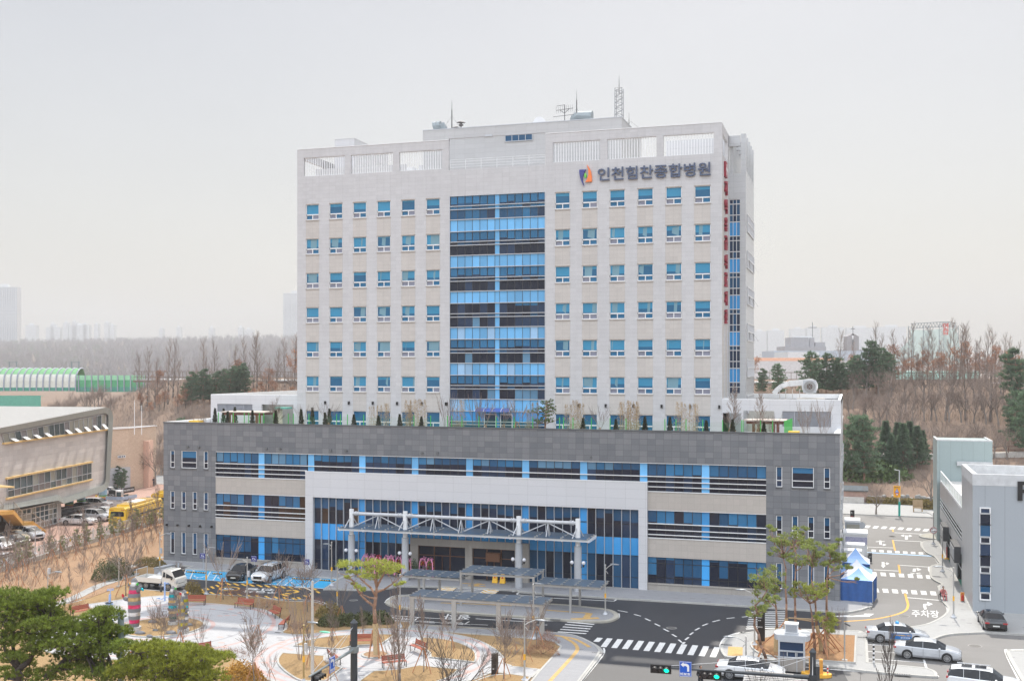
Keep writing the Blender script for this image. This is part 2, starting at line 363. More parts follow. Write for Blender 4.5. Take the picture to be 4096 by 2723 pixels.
# ---- tower front wall with its openings
wc=[-60.72+3.0*i for i in range(6)]+[-30.72+3.01*i for i in range(6)]
wr=[40.71-3.985*i for i in range(7)]
WH=[(x,x+1.68,z-1.80,z)for x in wc for z in wr]
TO=[(-61.0,-55.75,44.0,46.15),(-55.0,-49.75,44.0,46.15),(-48.98,-43.75,44.0,46.15),(-30.97,-25.69,44.0,46.15),(-24.96,-19.66,44.0,46.15),(-18.93,-13.67,44.0,46.15)]
CW=(-42.88,-31.82,14.3,40.88)
mb=MB()
holes_wall(mb,-61.85,-12.83,14.3,47.15,[h for h in WH+TO+[CW,(-43.0,-31.8,43.8,47.3)]],front(115),.32)
holes_wall(mb,-61.85+.35,-12.83-.35,43.2,47.15,[(a,b,c,d)for a,b,c,d in TO]+[(-43.0,-31.8,43.8,47.3)],front(115.32),0)
for a,b in((-61.85,-43.0),(-31.8,-12.83)):
    mb.face([(a,115,47.15),(b,115,47.15),(b,115.35,47.15),(a,115.35,47.15)])
    mb.box(a,b,114.96,115.4,47.15,47.22,1)
mb.face([(-43,115,43.8),(-31.8,115,43.8),(-31.8,115.35,43.8),(-43,115.35,43.8)])
# side walls and roof of the tower slab
side=lambda x,z,k:(-12.83-k,x,z)
holes_wall(mb,115,121.5,14.3,47.15,[(115.6,120.2,44.0,46.15)],side,.3)
lft=lambda x,z,k:(-61.85+k,x,z)
holes_wall(mb,115,135,14.3,47.15,[(116.0,121.5,44.0,46.15)],lft,.3)
mb.face([(-61.5,115.3,43.2),(-12.9,115.3,43.2),(-12.9,135,43.2),(-61.5,135,43.2)],2)
mb.face([(-61.85,135,14),(-12.83,135,14),(-12.83,135,43.3),(-61.85,135,43.3)])
mb.box(-12.83-.32,-12.83,121.2,121.5,43.2,47.15)
mb.build('tower_wall',[TST,WHITE,ROOF],hosp)
# ---- tower windows
for x,z in[(x,z)for z in wr for x in wc]:
    low=z<18
    drop=rng.choice([.62,.66,.72,.8,.45,1.0,.3,.9,.15])if not low else rng.choice([.0,.2,.15])
    m1=g_teal if not low else g_teal2
    b=MB();Y=115.14;z0=z-1.80;zt=z-.05;zm=z-1.16
    b.face([(x+.06,Y,zt-(zt-zm)*drop),(x+1.62,Y,zt-(zt-zm)*drop),(x+1.62,Y,zt),(x+.06,Y,zt)],0)
    if drop<1:b.face([(x+.06,Y,zm),(x+1.62,Y,zm),(x+1.62,Y,zt-(zt-zm)*drop),(x+.06,Y,zt-(zt-zm)*drop)],1)
    if z<37.5 and not low and rng.random()<.8:c0,c1=sorted((rng.uniform(.1,1.5),rng.uniform(.1,1.6)));e_=rng.uniform(0,.35);b.face([(x+c0,Y-.004,zm+e_),(x+c1,Y-.004,zm+.02),(x+c1+(.0 if c1>1.5 else .06),Y-.004,zt-.02),(x+c0+.05,Y-.004,zt-.02-e_*.6)],3)  # slanted pale face, a reflection painted over the upper pane
    s1,s2=rng.choice([(2,1),(1,2),(2,2),(1,1)])if not low else(1,1)
    b.face([(x+.10,Y,z0+.1),(x+.80,Y,z0+.1),(x+.80,Y,z-1.26),(x+.10,Y,z-1.26)],s1);b.face([(x+.88,Y-.03,z0+.1),(x+1.58,Y-.03,z0+.1),(x+1.58,Y-.03,z-1.26),(x+.88,Y-.03,z-1.26)],s2)
    wn_=b.build('window',[m1,g_teal2,g_sash,g_refl_pale],hosp)
    f=MB()
    for a,c,d,e in((x,x+1.68,z-.06,z),(x,x+1.68,z0,z0+.09),(x,x+1.68,z-1.27,z-1.14)):f.box(a,c,115.05,115.17,d,e)
    for a,c in((x,x+.07),(x+1.61,x+1.68)):f.box(a,c,115.05,115.17,z0+.09,z-.06)
    f.box(x+.79,x+.89,115.06,115.16,z0+.09,z-1.27)
    f.build('frame',FRM,wn_)
    s=MB();s.box(x-.02,x+1.70,114.93,115.04,z0-.11,z0-.01);s.build('sill',SIL,wn_);s=MB();s.box(x-.01,x+1.69,114.95,115.03,z+.005,z+.06);s.build('lintel',SIL,wn_)
# ---- screen slats in the parapet openings
for a,b_,c,d in TO:
    s=MB();n=18
    for i in range(1,n):s.box(a+(b_-a)*i/n-.035,a+(b_-a)*i/n+.035,115.12,115.2,c+.04,d-.04)
    s.box(a,b_,115.1,115.22,c,c+.04);s.box(a,b_,115.1,115.22,d-.04,d)
    s.build('roof_screen',WHITE,hosp)
# ---- central curtain wall of the tower
g=MB();mu=MB();PW=.875
cols=[(-42.86+i*PW,-42.86+(i+1)*PW)for i in range(6)]+[(-37.61,-37.05)]+[(-37.05+i*PW,-37.05+(i+1)*PW)for i in range(6)]
Yg=115.12
for fl in range(7):
    T=40.88-3.985*fl
    if fl==6:T=40.88-3.985*6
    zr=[T,T-1.15,T-1.53,T-2.66,T-3.985]
    if fl==6:zr=[T,T-1.15,T-1.5,T-2.61]
    for ci,(a,c)in enumerate(cols):
        if fl==6:
            for q in range(len(zr)-1):g.face([(a+.02,Yg,zr[q+1]),(c-.02,Yg,zr[q+1]),(c-.02,Yg,zr[q]),(a+.02,Yg,zr[q])],5 if q==0 or ci==6 else(2 if q==1 else 3))
            continue
        if ci==6:
            g.face([(a,Yg,zr[4]),(c,Yg,zr[4]),(c,Yg,zr[0]),(a,Yg,zr[0])],4);continue
        dr=rng.choice([.7,.8,.8,.8,.9])if fl!=3 else rng.choice([0,0,.3,.1])
        zb=zr[0]-1.15*dr
        if dr>0:g.face([(a+.05,Yg,zb),(c-.05,Yg,zb),(c-.05,Yg,zr[0]),(a+.05,Yg,zr[0])],2)
        g.face([(a+.02,Yg,zr[1]),(c-.02,Yg,zr[1]),(c-.02,Yg,zb),(a+.02,Yg,zb)],rng.choice([1,1,3])if fl<3 else rng.choice([0,1]))
        up=fl==0
        g.face([(a+.02,Yg,zr[2]),(c-.02,Yg,zr[2]),(c-.02,Yg,zr[1]),(a+.02,Yg,zr[1])],rng.choice([2,3,1])if up else rng.choice([1,0,1,3]))
        g.face([(a+.02,Yg,zr[3]),(c-.02,Yg,zr[3]),(c-.02,Yg,zr[2]),(a+.02,Yg,zr[2])],rng.choice([2,3,1])if up else rng.choice([0,0,0,1,0 if fl<3 else 7]))  # lower floors: some panes take a painted reflection tone
        g.face([(a+.02,Yg-.005,zr[4]),(c-.02,Yg-.005,zr[4]),(c-.02,Yg-.005,zr[3]),(a+.02,Yg-.005,zr[3])],4 if fl<3 or rng.random()<.7 else 8)  # some lower spandrels paler, as painted reflections
    for z in zr[:-1]if fl<6 else zr[:-1]:
        mu.box(-42.88,-31.82,114.98,115.1,z-.04,z+.04)
for x in[c[0]for c in cols]+[-31.82]:mu.box(x-.02,x+.02,Yg-.03,Yg+.02,14.4,40.88,1)
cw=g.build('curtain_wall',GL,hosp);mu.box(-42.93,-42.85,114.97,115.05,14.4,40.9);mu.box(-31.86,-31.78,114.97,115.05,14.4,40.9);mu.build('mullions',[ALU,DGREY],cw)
# roof garden entrance doors and their little curved glass canopies
for x in(pl('H',760,380,115)[0],pl('H',905,380,115)[0]):
    d=MB();d.box(x,x+1.25,115.0,115.1,14.6,16.6,0);dd=d.build('door',g_dark2,hosp)
    f=MB()
    for a,c,e,h in((x-.06,x+1.31,16.6,16.68),(x-.06,x,14.6,16.6),(x+1.25,x+1.31,14.6,16.6)):f.box(a,c,114.96,115.06,e,h)
    f.build('frame',WHITE,dd)
x0_,x1_=pl('H',695,340,115)[0],pl('H',1005,340,115)[0]
c_=MB();n=6;arc=[(114.95-1.0*math.sin(i/n*1.3),17.35-.55*(1-math.cos(i/n*1.3)))for i in range(n+1)]
for i in range(n):c_.face([(x0_,arc[i+1][0],arc[i+1][1]),(x1_,arc[i+1][0],arc[i+1][1]),(x1_,arc[i][0],arc[i][1]),(x0_,arc[i][0],arc[i][1])],0)
for k in range(5):c_.path([(x0_+(x1_-x0_)*k/4,a,b+.02)for a,b in arc],.03,5,1)
c_.build('door_canopy',[glass('canopy blue',(.06,.12,.4)),WHITE],hosp)
# ---- penthouse and roof boxes
p=MB();p.box(-48.5,-24.6,121,133,43.2,49.75);p.box(-48.55,-24.55,120.96,133.05,49.75,49.85,1)
pent=p.build('penthouse_wall',[WPSX := cladding('penthouse stone',(.48,.48,.485),1.25,.55,cellvar=.03,joint=.3,rough=.6,grain=.05),ALU],hosp)
p=MB();p.box(-60.0,-57.4,121,131,43.2,49.4);p.box(-60.03,-57.37,120.97,131.03,49.4,49.46)
p.box(-61.2,-49.5,118.2,118.6,43.2,45.4);p.box(-49.4,-46.0,122.0,126.0,43.2,45.9)
p.box(pl('K',1263,600,121)[0],-12.9,121,121.3,43.2,46.8);p.box(-30.5,-25.2,118.5,118.8,43.2,44.6);p.build('roof_enclosure',WPN,hosp)
(xa,za),(xb,zb)=pl('J',1953,600,121),pl('J',2195,525,121)
f=MB();f.box(xa,xb,120.93,120.97,za,zb,0)
wn_=f.build('window',g_blind2,hosp);f=MB()
for z in(za,zb):f.box(xa-.05,xb+.05,120.88,120.99,z-.04,z+.04)
for i in range(5):f.box(xa+(xb-xa)*i/4-.03,xa+(xb-xa)*i/4+.03,120.88,120.99,za,zb)
f.build('frame',ALU,wn_)
(xa,za),(xb,zb)=pl('J',1770,556,121),pl('J',1836,535,121)
f=MB();f.box(xa,xb,120.9,120.99,za,zb);f.build('vent',ALU,hosp)
r=MB()   # low rail on the centre parapet
for i in range(7):x=-42.9+i*1.84;r.tube((x,115.15,43.8),(x,115.15,44.9),.03,n=5)
for z in(44.1,44.4,44.7,44.95):r.tube((-42.9,115.15,z),(-31.9,115.15,z),.018,n=4)
r.build('railing',WHITE,hosp)
# ---- right hand stair wing with fins
b=MB();Yw=121.5;XR=-11.0
wface=front(Yw)
holes_wall(b,-12.83,XR,14.3,42.9,[(-12.75,-11.62,19.0,40.1)],wface,.2)
b.face([(XR,Yw,14.3),(XR,131.8,14.3),(XR,131.8,47.25),(XR,Yw,47.25)][:0]or[(XR,Yw,14.3),(XR,131.8,14.3),(XR,131.8,43.3),(XR,Yw,43.3)],0)
b.face([(-12.83,Yw,42.9),(XR,Yw,42.9),(XR,131.8,42.9),(-12.83,131.8,42.9)],0)
b.box(-12.83,-11.6,Yw,Yw+.3,45.9,47.05)
for i in range(5):
    y=Yw+i*2.35;b.box(XR-.52,XR+.02,y-.02,y+.5,42.9,47.2)
    if i:b.box(-12.83,XR-.52,y,y+.3,46.3,46.8)
b.box(-12.83,-12.4,Yw+.3,131.8,42.9,47.0)
b.build('stair_wing_wall',WPS,hosp)
g=MB();mu=MB()
for k in range(6):
    T=40.1-3.985*k;zz=[T,T-.5,T-1.7,T-2.45,T-3.985]
    if k==5:zz=[T,T-.5,T-1.17]
    for q in range(len(zz)-1):
        for j in range(3):
            a=-12.75+j*.377;g.face([(a,Yw+.12,zz[q+1]),(a+.36,Yw+.12,zz[q+1]),(a+.36,Yw+.12,zz[q]),(a,Yw+.12,zz[q])],5 if q==3 else rng.choice([1,3,1]))
        mu.box(-12.75,-11.62,Yw+.05,Yw+.12,zz[q]-.04,zz[q]+.04)
for j in range(4):mu.box(-12.75+j*.377-.025,-12.75+j*.377+.025,Yw+.05,Yw+.12,19.0,40.1)
gg=g.build('stair_glazing',GL,hosp);mu.build('mullions',FRM,gg)
for k in range(7):   # side strips of windows, some tilted open
    z=38.6-3.985*k;f=MB();f.box(XR+.0,XR+.05,123.0,131.0,z-1.9,z);w_=f.build('window',g_sash,hosp)
    f=MB()
    for j in range(9):f.box(XR+.04,XR+.12,123+j-.06,123+j+.06,z-1.9,z)
    for zz in(z,z-.9,z-1.9):f.box(XR+.04,XR+.13,123.0,131.0,zz-.05,zz+.05)
    f.build('frame',FRM,w_)
    if k in(1,2,3,5):
        for y in(124.5,129.5):f=MB();f.face([(XR+.1,y,z-.95),(XR+.1,y+.9,z-.95),(XR+.65,y+.9,z-1.85),(XR+.65,y,z-1.85)]);f.build('open_sash',g_dark2,w_)
# ---- roof level wings left and right
def wing(x0,x1,holes,louvres,ra=0.,rb=0.):
    b=MB();holes_wall(b,x0,x1,14.3,18.5,holes+louvres,front(115.0),.25)
    b.face([(x1,115,14.3),(x1,138,14.3),(x1,138,18.5),(x1,115,18.5)]);b.face([(x0,115,14.3),(x0,138,14.3),(x0,138,18.5),(x0,115,18.5)])
    b.face([(x0+.01,138,18.5),(x1-.01,138,18.5),(x1-.01,138,14.3),(x0+.01,138,14.3)])
    b.box(x0+.25+ra,x1-.25-rb,115.35,137.7,17.6,17.9,1)
    for a,c,d,e in((x0,x1,115.02,115.3),(x0,x0+.28,115.3,138),(x1-.28,x1,115.3,138),(x0+.28,x1-.28,137.7,137.98)):b.box(a,c,d,e,18.0,18.58,2)
    for a,c,d,e in louvres:
        b.face([(a,115.2,d),(c,115.2,d),(c,115.2,e),(a,115.2,e)],3)
    o=b.build('roof_wing_wall',[WPN,ROOF,WHITE,LVR],hosp)
    for a,c,d,e in louvres:
        l=MB();n=int((e-d)/.1)
        for i in range(n):z=d+(e-d)*(i+.5)/n;l.face([(a,115.05,z-.05),(c,115.05,z-.05),(c,115.16,z+.03),(a,115.16,z+.03)])
        for k in range(1,4):l.box(a+(c-a)*k/4-.03,a+(c-a)*k/4+.03,115.03,115.1,d,e)
        l.build('louvre',LVR,hosp)
def zr(k,p,q):
    (a,d),(b,c)=pl(k,p[0],p[1],115),pl(k,q[0],q[1],115);return(min(a,b),max(a,b),min(c,d),max(c,d))
wing(-12.83,-1.03,[zr('I',(1060,318),(1335,510)),(-12.75,-10.9,14.6,17.1)],[zr('I',(1410,323),(1845,466))],ra=5.4)
wing(-73.4,-61.85,[(pl('G',910,260,115)[0],pl('G',1195,260,115)[0],14.5,pl('G',910,262,115)[1])],[zr('G',(513,257),(828,330))],rb=5.6)
b=MB();b.box(-12.6,-1.3,124,124.3,14.5,17.4);b.build('recess_wall',M('cream wall',(.6,.58,.52)),hosp);b=MB();b.box(-73.0,-62,118.2,118.5,14.5,17.6);b.build('recess_wall',M('grey render',(.36,.37,.35)),hosp)
# ---- podium walls
LS=[(-73.18,-72.63,10.55,12.5),(-71.73,-69.78,10.55,12.5),(-68.87,-68.33,10.55,12.5)]+[(x,x+.55,5.96,7.94)for x in(-73.18,-71.73,-70.3,-68.87)]+[(x,x+.55,.95,3.38)for x in(-73.18,-71.73,-70.3,-68.87)]
RS=[(-6.82,-6.27,10.55,12.48),(-5.37,-3.39,10.55,12.48),(-2.48,-1.93,10.55,12.48)]+[(x,x+.55,5.87,7.87)for x in(-6.82,-5.37,-3.92,-2.47)]+[(x,x+.55,.95,3.38)for x in(-6.82,-5.37,-3.92,-2.47)]
b=MB();BH=(-67.34,-7.75,-1,12.52)
holes_wall(b,-74.06,-1.06,0,15.55,LS+RS+[BH],front(106.5),.22)
b.face([(-74.06,106.5,0),(-74.06,145,0),(-74.06,145,15.55),(-74.06,106.5,15.55)])
b.face([(-73.7,106.8,14.5),(-73.7,106.8,15.55),(-1.4,106.8,15.55),(-1.4,106.8,14.5)])
b.build('podium_wall',GST,hosp)
b=MB();b.face([(-1.06,106.502,0),(-1.06,145,0),(-1.06,145,15.55),(-1.06,106.502,15.55)])
for y in(112,120,128,136):
    for z in(.9,6,10.6):b.box(-1.07,-.93,y,y+3,z,z+2,0)
b.build('podium_side_wall',WPS,hosp)
b=MB();b.face([(-74,106.7,14.4),(-1.1,106.7,14.4),(-1.1,145,14.4),(-74,145,14.4)],1)
b.box(-74.1,-1.02,106.44,106.86,15.55,15.68,0);b.box(-74.1,-73.7,106.87,145,15.55,15.68,2);b.box(-1.42,-1.02,106.87,145,15.55,15.68,2);b.box(-73.72,-73.5,106.87,145,14.4,15.54,2);b.box(-1.6,-1.4,106.87,145,14.4,15.54,2)
b.face([(-74,145,0),(-1.1,145,0),(-1.1,145,15.5),(-74,145,15.5)],2)
b.build('podium_roof',[DGREYS := M('dark coping',(.09,.095,.1),.5),ROOF,WHITE],hosp)
for(x0,x1,z0,z1)in LS+RS:
    big=x1-x0>1;zm=z0+(z1-z0)*(.32 if z0>3 else .01);zb=z1-(z1-zm)*rng.choice([.6,.75,.45,.7,.35])
    b=MB();b.face([(x0,106.62,zb),(x1,106.62,zb),(x1,106.62,z1),(x0,106.62,z1)],3 if not big else 2);b.face([(x0,106.62,z0),(x1,106.62,z0),(x1,106.62,zb),(x0,106.62,zb)],rng.choice([0,1]))
    w_=b.build('slot_window',GL,hosp);f=MB()
    for a,c,d,e in((x0,x1,z1-.06,z1),(x0,x1,z0,z0+.06),(x0,x1,zm-.03,zm+.04))if z0>3 else((x0,x1,z1-.06,z1),(x0,x1,z0,z0+.06)):f.box(a,c,106.52,106.64,d,e)
    for a,c in((x0,x0+.06),(x1-.06,x1)):f.box(a,c,106.525,106.635,z0+.06,z1-.06)
    f.build('frame',FRM,w_);f=MB();f.box(x0-.04,x1+.04,106.42,106.51,z0-.12,z0-.01);f.build('sill',DGREYS,w_);f=MB();f.box(x0-.03,x1+.03,106.45,106.51,z1+.01,z1+.06);f.build('lintel',DGREYS,w_)
# beige bands and granite base of the podium
for x0,x1 in((-67.34,-56.17),(-19.07,-7.75)):
    for z0,z1 in((7.93,9.66),(3.34,5.17)):b=MB();b.box(x0,x1,106.48,107,z0,z1);b.build('beige_band',BEI,hosp)
    b=MB();b.box(x0,x1,106.35,107,0,.70);b.box(x0-.0,x1+.0,106.27,107,.70,.80);b.build('granite_base',GRA,hosp)
# glazing bands
BC=[(-62.1+6.03*i,-62.1+6.03*i+.79)for i in range(9)]
def band(x0,x1,z0,z1,rails,mode):
    g=MB();mu=MB();Y=106.66;cuts=[]
    edges=[x0]+[e for c in BC for e in c if x0<e<x1]+[x1];edges=sorted(set(edges))
    vs=[]
    for i in range(len(edges)-1):
        a,c=edges[i],edges[i+1];blue=any(abs(a-q[0])<.02 or abs(c-q[1])<.02 for q in BC)and c-a<.9
        if blue:
            g.face([(a,Y-.02,z0),(c,Y-.02,z0),(c,Y-.02,z1),(a,Y-.02,z1)],5 if mode!=3 else 4);vs+=[a]
            if mode in(1,4):
                for z in(rails if mode==1 else[2.65,4.6,6.5]):mu.box(a,c,Y-.05,Y-.02,z-.02,z+.02,1)
            continue
        n=max(1,round((c-a)/.87));wv=rng.random()
        for k in range(n):
            p,q=a+(c-a)*k/n,a+(c-a)*(k+1)/n;vs.append(p)
            if mode==3:f_=.0 if wv<.08 else rng.choice([.4,.42,.38,.42]);zz=z1-(z1-z0 if z1-z0<2.4 else 2.85)*f_
            elif mode==2:zz=z1-1.3*rng.choice([1,.9,.75,1,.0])
            elif mode==1:zz=z1-2.5*rng.choice([.7,.72,.7,.1,.72])
            if mode in(1,2,3):
                if zz<z1:g.face([(p+.02,Y,zz),(q-.02,Y,zz),(q-.02,Y,z1),(p+.02,Y,z1)],rng.choice([2,2,3,7 if mode==3 else 2])if mode!=1 else rng.choice([3,3,2]))  # top row mixes in panes with reflection painted as colour
                g.face([(p+.02,Y,z0),(q-.02,Y,z0),(q-.02,Y,zz),(p+.02,Y,zz)],rng.choice([0,0,6,1])if mode==2 and x0<-40 else rng.choice([0,0,0,1]))
            else:   # tall portal glazing in three storeys of colour
                zt_=z1-rng.choice([1.0,1.3,.5,1.1,1.2,.0])
                if zt_<z1:g.face([(p+.02,Y,zt_),(q-.02,Y,zt_),(q-.02,Y,z1),(p+.02,Y,z1)],3)
                g.face([(p+.02,Y,5.1),(q-.02,Y,5.1),(q-.02,Y,zt_),(p+.02,Y,zt_)],rng.choice([0,1,0])if p>-50 else rng.choice([0,6]))
                g.face([(p+.02,Y-.01,3.34),(q-.02,Y-.01,3.34),(q-.02,Y-.01,5.1),(p+.02,Y-.01,5.1)],5)
                g.face([(p+.02,Y,0.1),(q-.02,Y,0.1),(q-.02,Y,3.34),(p+.02,Y,3.34)],rng.choice([0,1,3,0])if p<-31 else rng.choice([3,1,0,3]))
    for v in vs+[x1]:
        if mode==4:mu.box(v-.024,v+.024,Y-.2,Y+.03,z0+.05,z1,2)
        else:mu.box(v-.025,v+.025,Y-.03,Y+.03,z0,z1,1)
    for z in rails:
        if mode==1:mu.box(x0,x1,Y-.03,Y+.02,z-.025,z+.025,1)
        elif mode==4:mu.box(x0,x1,Y-.04,Y+.02,z-.02,z+.02,1)
        else:mu.box(x0,x1,Y-.24,Y-.04,z-.035,z+.035,0)
    if mode in(2,3):mu.box(x0,x1,Y-.18,Y,z1-.05,z1,0)
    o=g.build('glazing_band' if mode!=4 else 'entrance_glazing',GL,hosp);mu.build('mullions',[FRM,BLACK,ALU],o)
band(-67.34,-56.17,9.66,12.5,[11.2,10.69,10.19,9.72],3);band(-56.17,-19.07,10.6,12.5,[11.2],3);band(-19.07,-7.75,9.66,12.5,[11.2,10.69,10.19,9.72],3)
for a,c in((-67.34,-56.17),(-19.07,-7.75)):band(a,c,5.17,7.93,[6.6,6.02,5.53,5.2],2);band(a,c,.8,3.34,[2.72,1.35],1)
band(-55.27,-19.93,0.05,7.9,[5.1,3.34,1.2,6.4],4)
b=MB();b.box(-56.17,-55.27,106.22,106.7,0,7.9);b.box(-19.93,-19.07,106.22,106.7,0,7.9);b.box(-56.17,-19.07,106.22,107,7.9,10.6)
b.box(-56.2,-19.04,106.19,107,10.6,10.66,1);b.build('portal_frame',[WPN,FRM],hosp)
# main entrance in granite with brown framed doors
xe0,xe1=pl('S',630,400,106.3)[0],pl('S',1645,400,106.3)[0]
ze=zat('S',640,322,xe0,106.3)
EN=[(pl('S',695,400,106.3)[0],pl('S',1100,400,106.3)[0],.13,3.35),(pl('S',1160,400,106.3)[0],pl('S',1525,400,106.3)[0],.13,3.35)]
b=MB();holes_wall(b,xe0,xe1,0,ze,EN,front(106.1),.35);b.box(xe0,xe1,106.101,106.4,ze-.001,ze+.02)
b.face([(xe0,106.1,0),(xe0,106.5,0),(xe0,106.5,ze),(xe0,106.1,ze)]);b.face([(xe1,106.1,0),(xe1,106.5,0),(xe1,106.5,ze),(xe1,106.1,ze)])
b.build('entrance_wall',GRA,hosp)
BRZ=M('bronze frame',(.16,.07,.035),.4,.3)
for a,c,z0,z1 in EN:
    b=MB();b.face([(a,106.42,z0),(c,106.42,z0),(c,106.42,z1),(a,106.42,z1)]);d_=b.build('entrance_door',g_dark,hosp)
    f=MB();n=3
    for i in range(n+1):x=a+(c-a)*i/n;f.box(x-.05,x+.05,106.33,106.42,z0,z1)
    for z in(z1-.04,z1-1.0):f.box(a,c,106.34,106.41,z-.04,z+.04)
    m_=(a+c)/2;f.box(m_-.03,m_+.03,106.34,106.41,z0,z1-1);
    if a>EN[0][0]:f.box(m_-.75,m_+.75,105.9,106.33,z1-1.25,z1-.35)
    f.build('frame',BRZ,d_)
# roof sign
b=MB();text(b,'인천힘찬종합병원',(-25.95,114.93,41.72),(1,0,0),(0,0,1),11.95,1.4,.16,.012)
b.build('sign_lettering',M('sign blue grey',(.075,.10,.17),.4),hosp)
def kp(k,pts,Y=114.9):return[pl(k,x,y,Y)for x,y in pts]
lg=MB()
for i,(pts)in enumerate((kp('K',[(488,851),(548,849),(530,880),(519,915),(518,950),(533,1000),(512,965),(497,925),(489,885)]),kp('K',[(555,805),(578,835),(594,872),(600,912),(600,958),(541,960),(560,935),(570,895),(569,850)]),kp('K',[(543+9*math.cos(t*math.pi/6),903+23*math.sin(t*math.pi/6))for t in range(12)]))):
    lg.idx([(p[0],Y,p[1])for Y in(114.78,114.98)for p in pts],[tuple(range(len(pts)))]+[(j,(j+1)%len(pts),len(pts)+(j+1)%len(pts),len(pts)+j)for j in range(len(pts))],i)
lg.build('sign_emblem',[M('emblem navy',(.045,.05,.24),.4),M('emblem orange',(.85,.21,.05),.4),M('emblem green',(.14,.55,.06),.4)],hosp)
RED=M('sign red',(.30,.03,.05),.45,var=.03)
b=MB();z=43.45
b.box(-12.83,-12.6,116.7,118.1,z-1.6,z,0);b.box(-12.6,-12.57,117.25,117.55,z-1.35,z-.25,1);b.box(-12.6,-12.572,116.95,117.85,z-.95,z-.65,1)
for i,ch in enumerate('지역응급의료기관'):text(b,ch,(-12.80,116.75,z-1.5-1.94*(i+1)),(0,1,0),(0,0,1),1.35,1.5,.25,.03)
b.build('side_sign',[RED,WHITE],hosp)
# small wall lamps and vents
for i in range(13):
    x=-58.2+3.0*i if i<6 else -28.1+3.0*(i-6)-3*(0)
    if i==12:x=-43.3
    b=MB();b.box(x-.1,x+.1,114.8,114.98,17.55,17.9);b.build('wall_lamp',BLACK,hosp)
for k,xx,yy in(('G',60,1338),('G',155,1342),('G',257,1347),('G',358,1352),('G',460,1357)):
    x,z=pl(k,xx,yy,106.4);b=MB();b.box(x-.09,x+.09,106.3,106.5,z-.1,z+.1);b.build('wall_lamp',BLACK,hosp)
for k,xx,yy in(('G',247,640),('G',348,642),('G',952,658),('G',1077,660),('G',1530,673),('G',1667,677),('H',198,697),('H',336,698),('H',1710,733)):
    x,z=pl(k,xx,yy,106.45);r_=.15 if xx!=1710 else .07;b=MB();b.tube((x,106.5,z),(x,106.33,z),r_,r_,14);b.build('round_vent',M('vent grey',(.12,.125,.13),.5),hosp)
# ================================================================= GROUND
def gds(z,*a):
    """('B',(x,y),(x,y,1)...) groups -> ground points"""
    out=[];k=None
    for p in a:
        if isinstance(p,str):k=p;continue
        if isinstance(p,tuple)and p[0]=='w':out.append(tuple(p[1:]));continue
        q=gd(k,p[0],p[1],z);out.append((*q,1)if len(p)>2 else q)
    return out
ASP=None
def asphalt_mat(name,col,lane=0):
    m,nt,b=mnodes(name);co=objco(nt)
    c=mul3(nt,col,noise(nt,co,60.,2,.8),.22);c=mul3(nt,c,noise(nt,co,.35,4),.16);c=mul3(nt,c,noise(nt,co,.06,2),.14)
    sm=nt.nodes.new('ShaderNodeMapping');sm.inputs['Scale'].default_value=(.25,1.6,1);nt.links.new(co,sm.inputs[0]);c=mul3(nt,c,noise(nt,sm.outputs[0],.7,4),.10)
    nt.links.new(c,b.inputs['Base Color']);b.inputs['Roughness'].default_value=.62
    bp=nt.nodes.new('ShaderNodeBump');bp.inputs['Strength'].default_value=.35;bp.inputs['Distance'].default_value=.02;nt.links.new(noise(nt,co,40,2),bp.inputs['Height']);nt.links.new(bp.outputs[0],b.inputs['Normal'])
    MATS[name]=m;return m
ASP=asphalt_mat('new asphalt',(.032,.033,.039));ASP2=asphalt_mat('older asphalt',(.145,.14,.137))
def soil_mat(name,c1,c2,c3,sc=.5):
    m,nt,b=mnodes(name);co=objco(nt)
    c=mixc(nt,noise(nt,co,sc,5,.7),c1,c2);c=mixc(nt,mth(nt,'MULTIPLY',mth(nt,'GREATER_THAN',noise(nt,co,5.,6,.8),.56),.55),c,c3)
    c=mul3(nt,c,noise(nt,co,22.,3,.8),.30);c=mul3(nt,c,noise(nt,co,.15,2),.15)
    nt.links.new(c,b.inputs['Base Color']);b.inputs['Roughness'].default_value=.95;b.inputs['Specular IOR Level'].default_value=.15
    bp=nt.nodes.new('ShaderNodeBump');bp.inputs['Strength'].default_value=.9;bp.inputs['Distance'].default_value=.12;nt.links.new(noise(nt,co,4.,6,.75),bp.inputs['Height']);nt.links.new(bp.outputs[0],b.inputs['Normal'])
    MATS[name]=m;return m
STRAW=soil_mat('dry turf',(.30,.205,.105),(.37,.245,.125),(.21,.135,.065));SOIL=soil_mat('orange soil',(.31,.195,.12),(.39,.26,.165),(.20,.12,.07));LEAFY=soil_mat('leaf litter',(.235,.17,.13),(.19,.135,.10),(.34,.235,.17),.25)
SOIL2=soil_mat('bright soil',(.38,.23,.125),(.33,.185,.095),(.22,.12,.06))
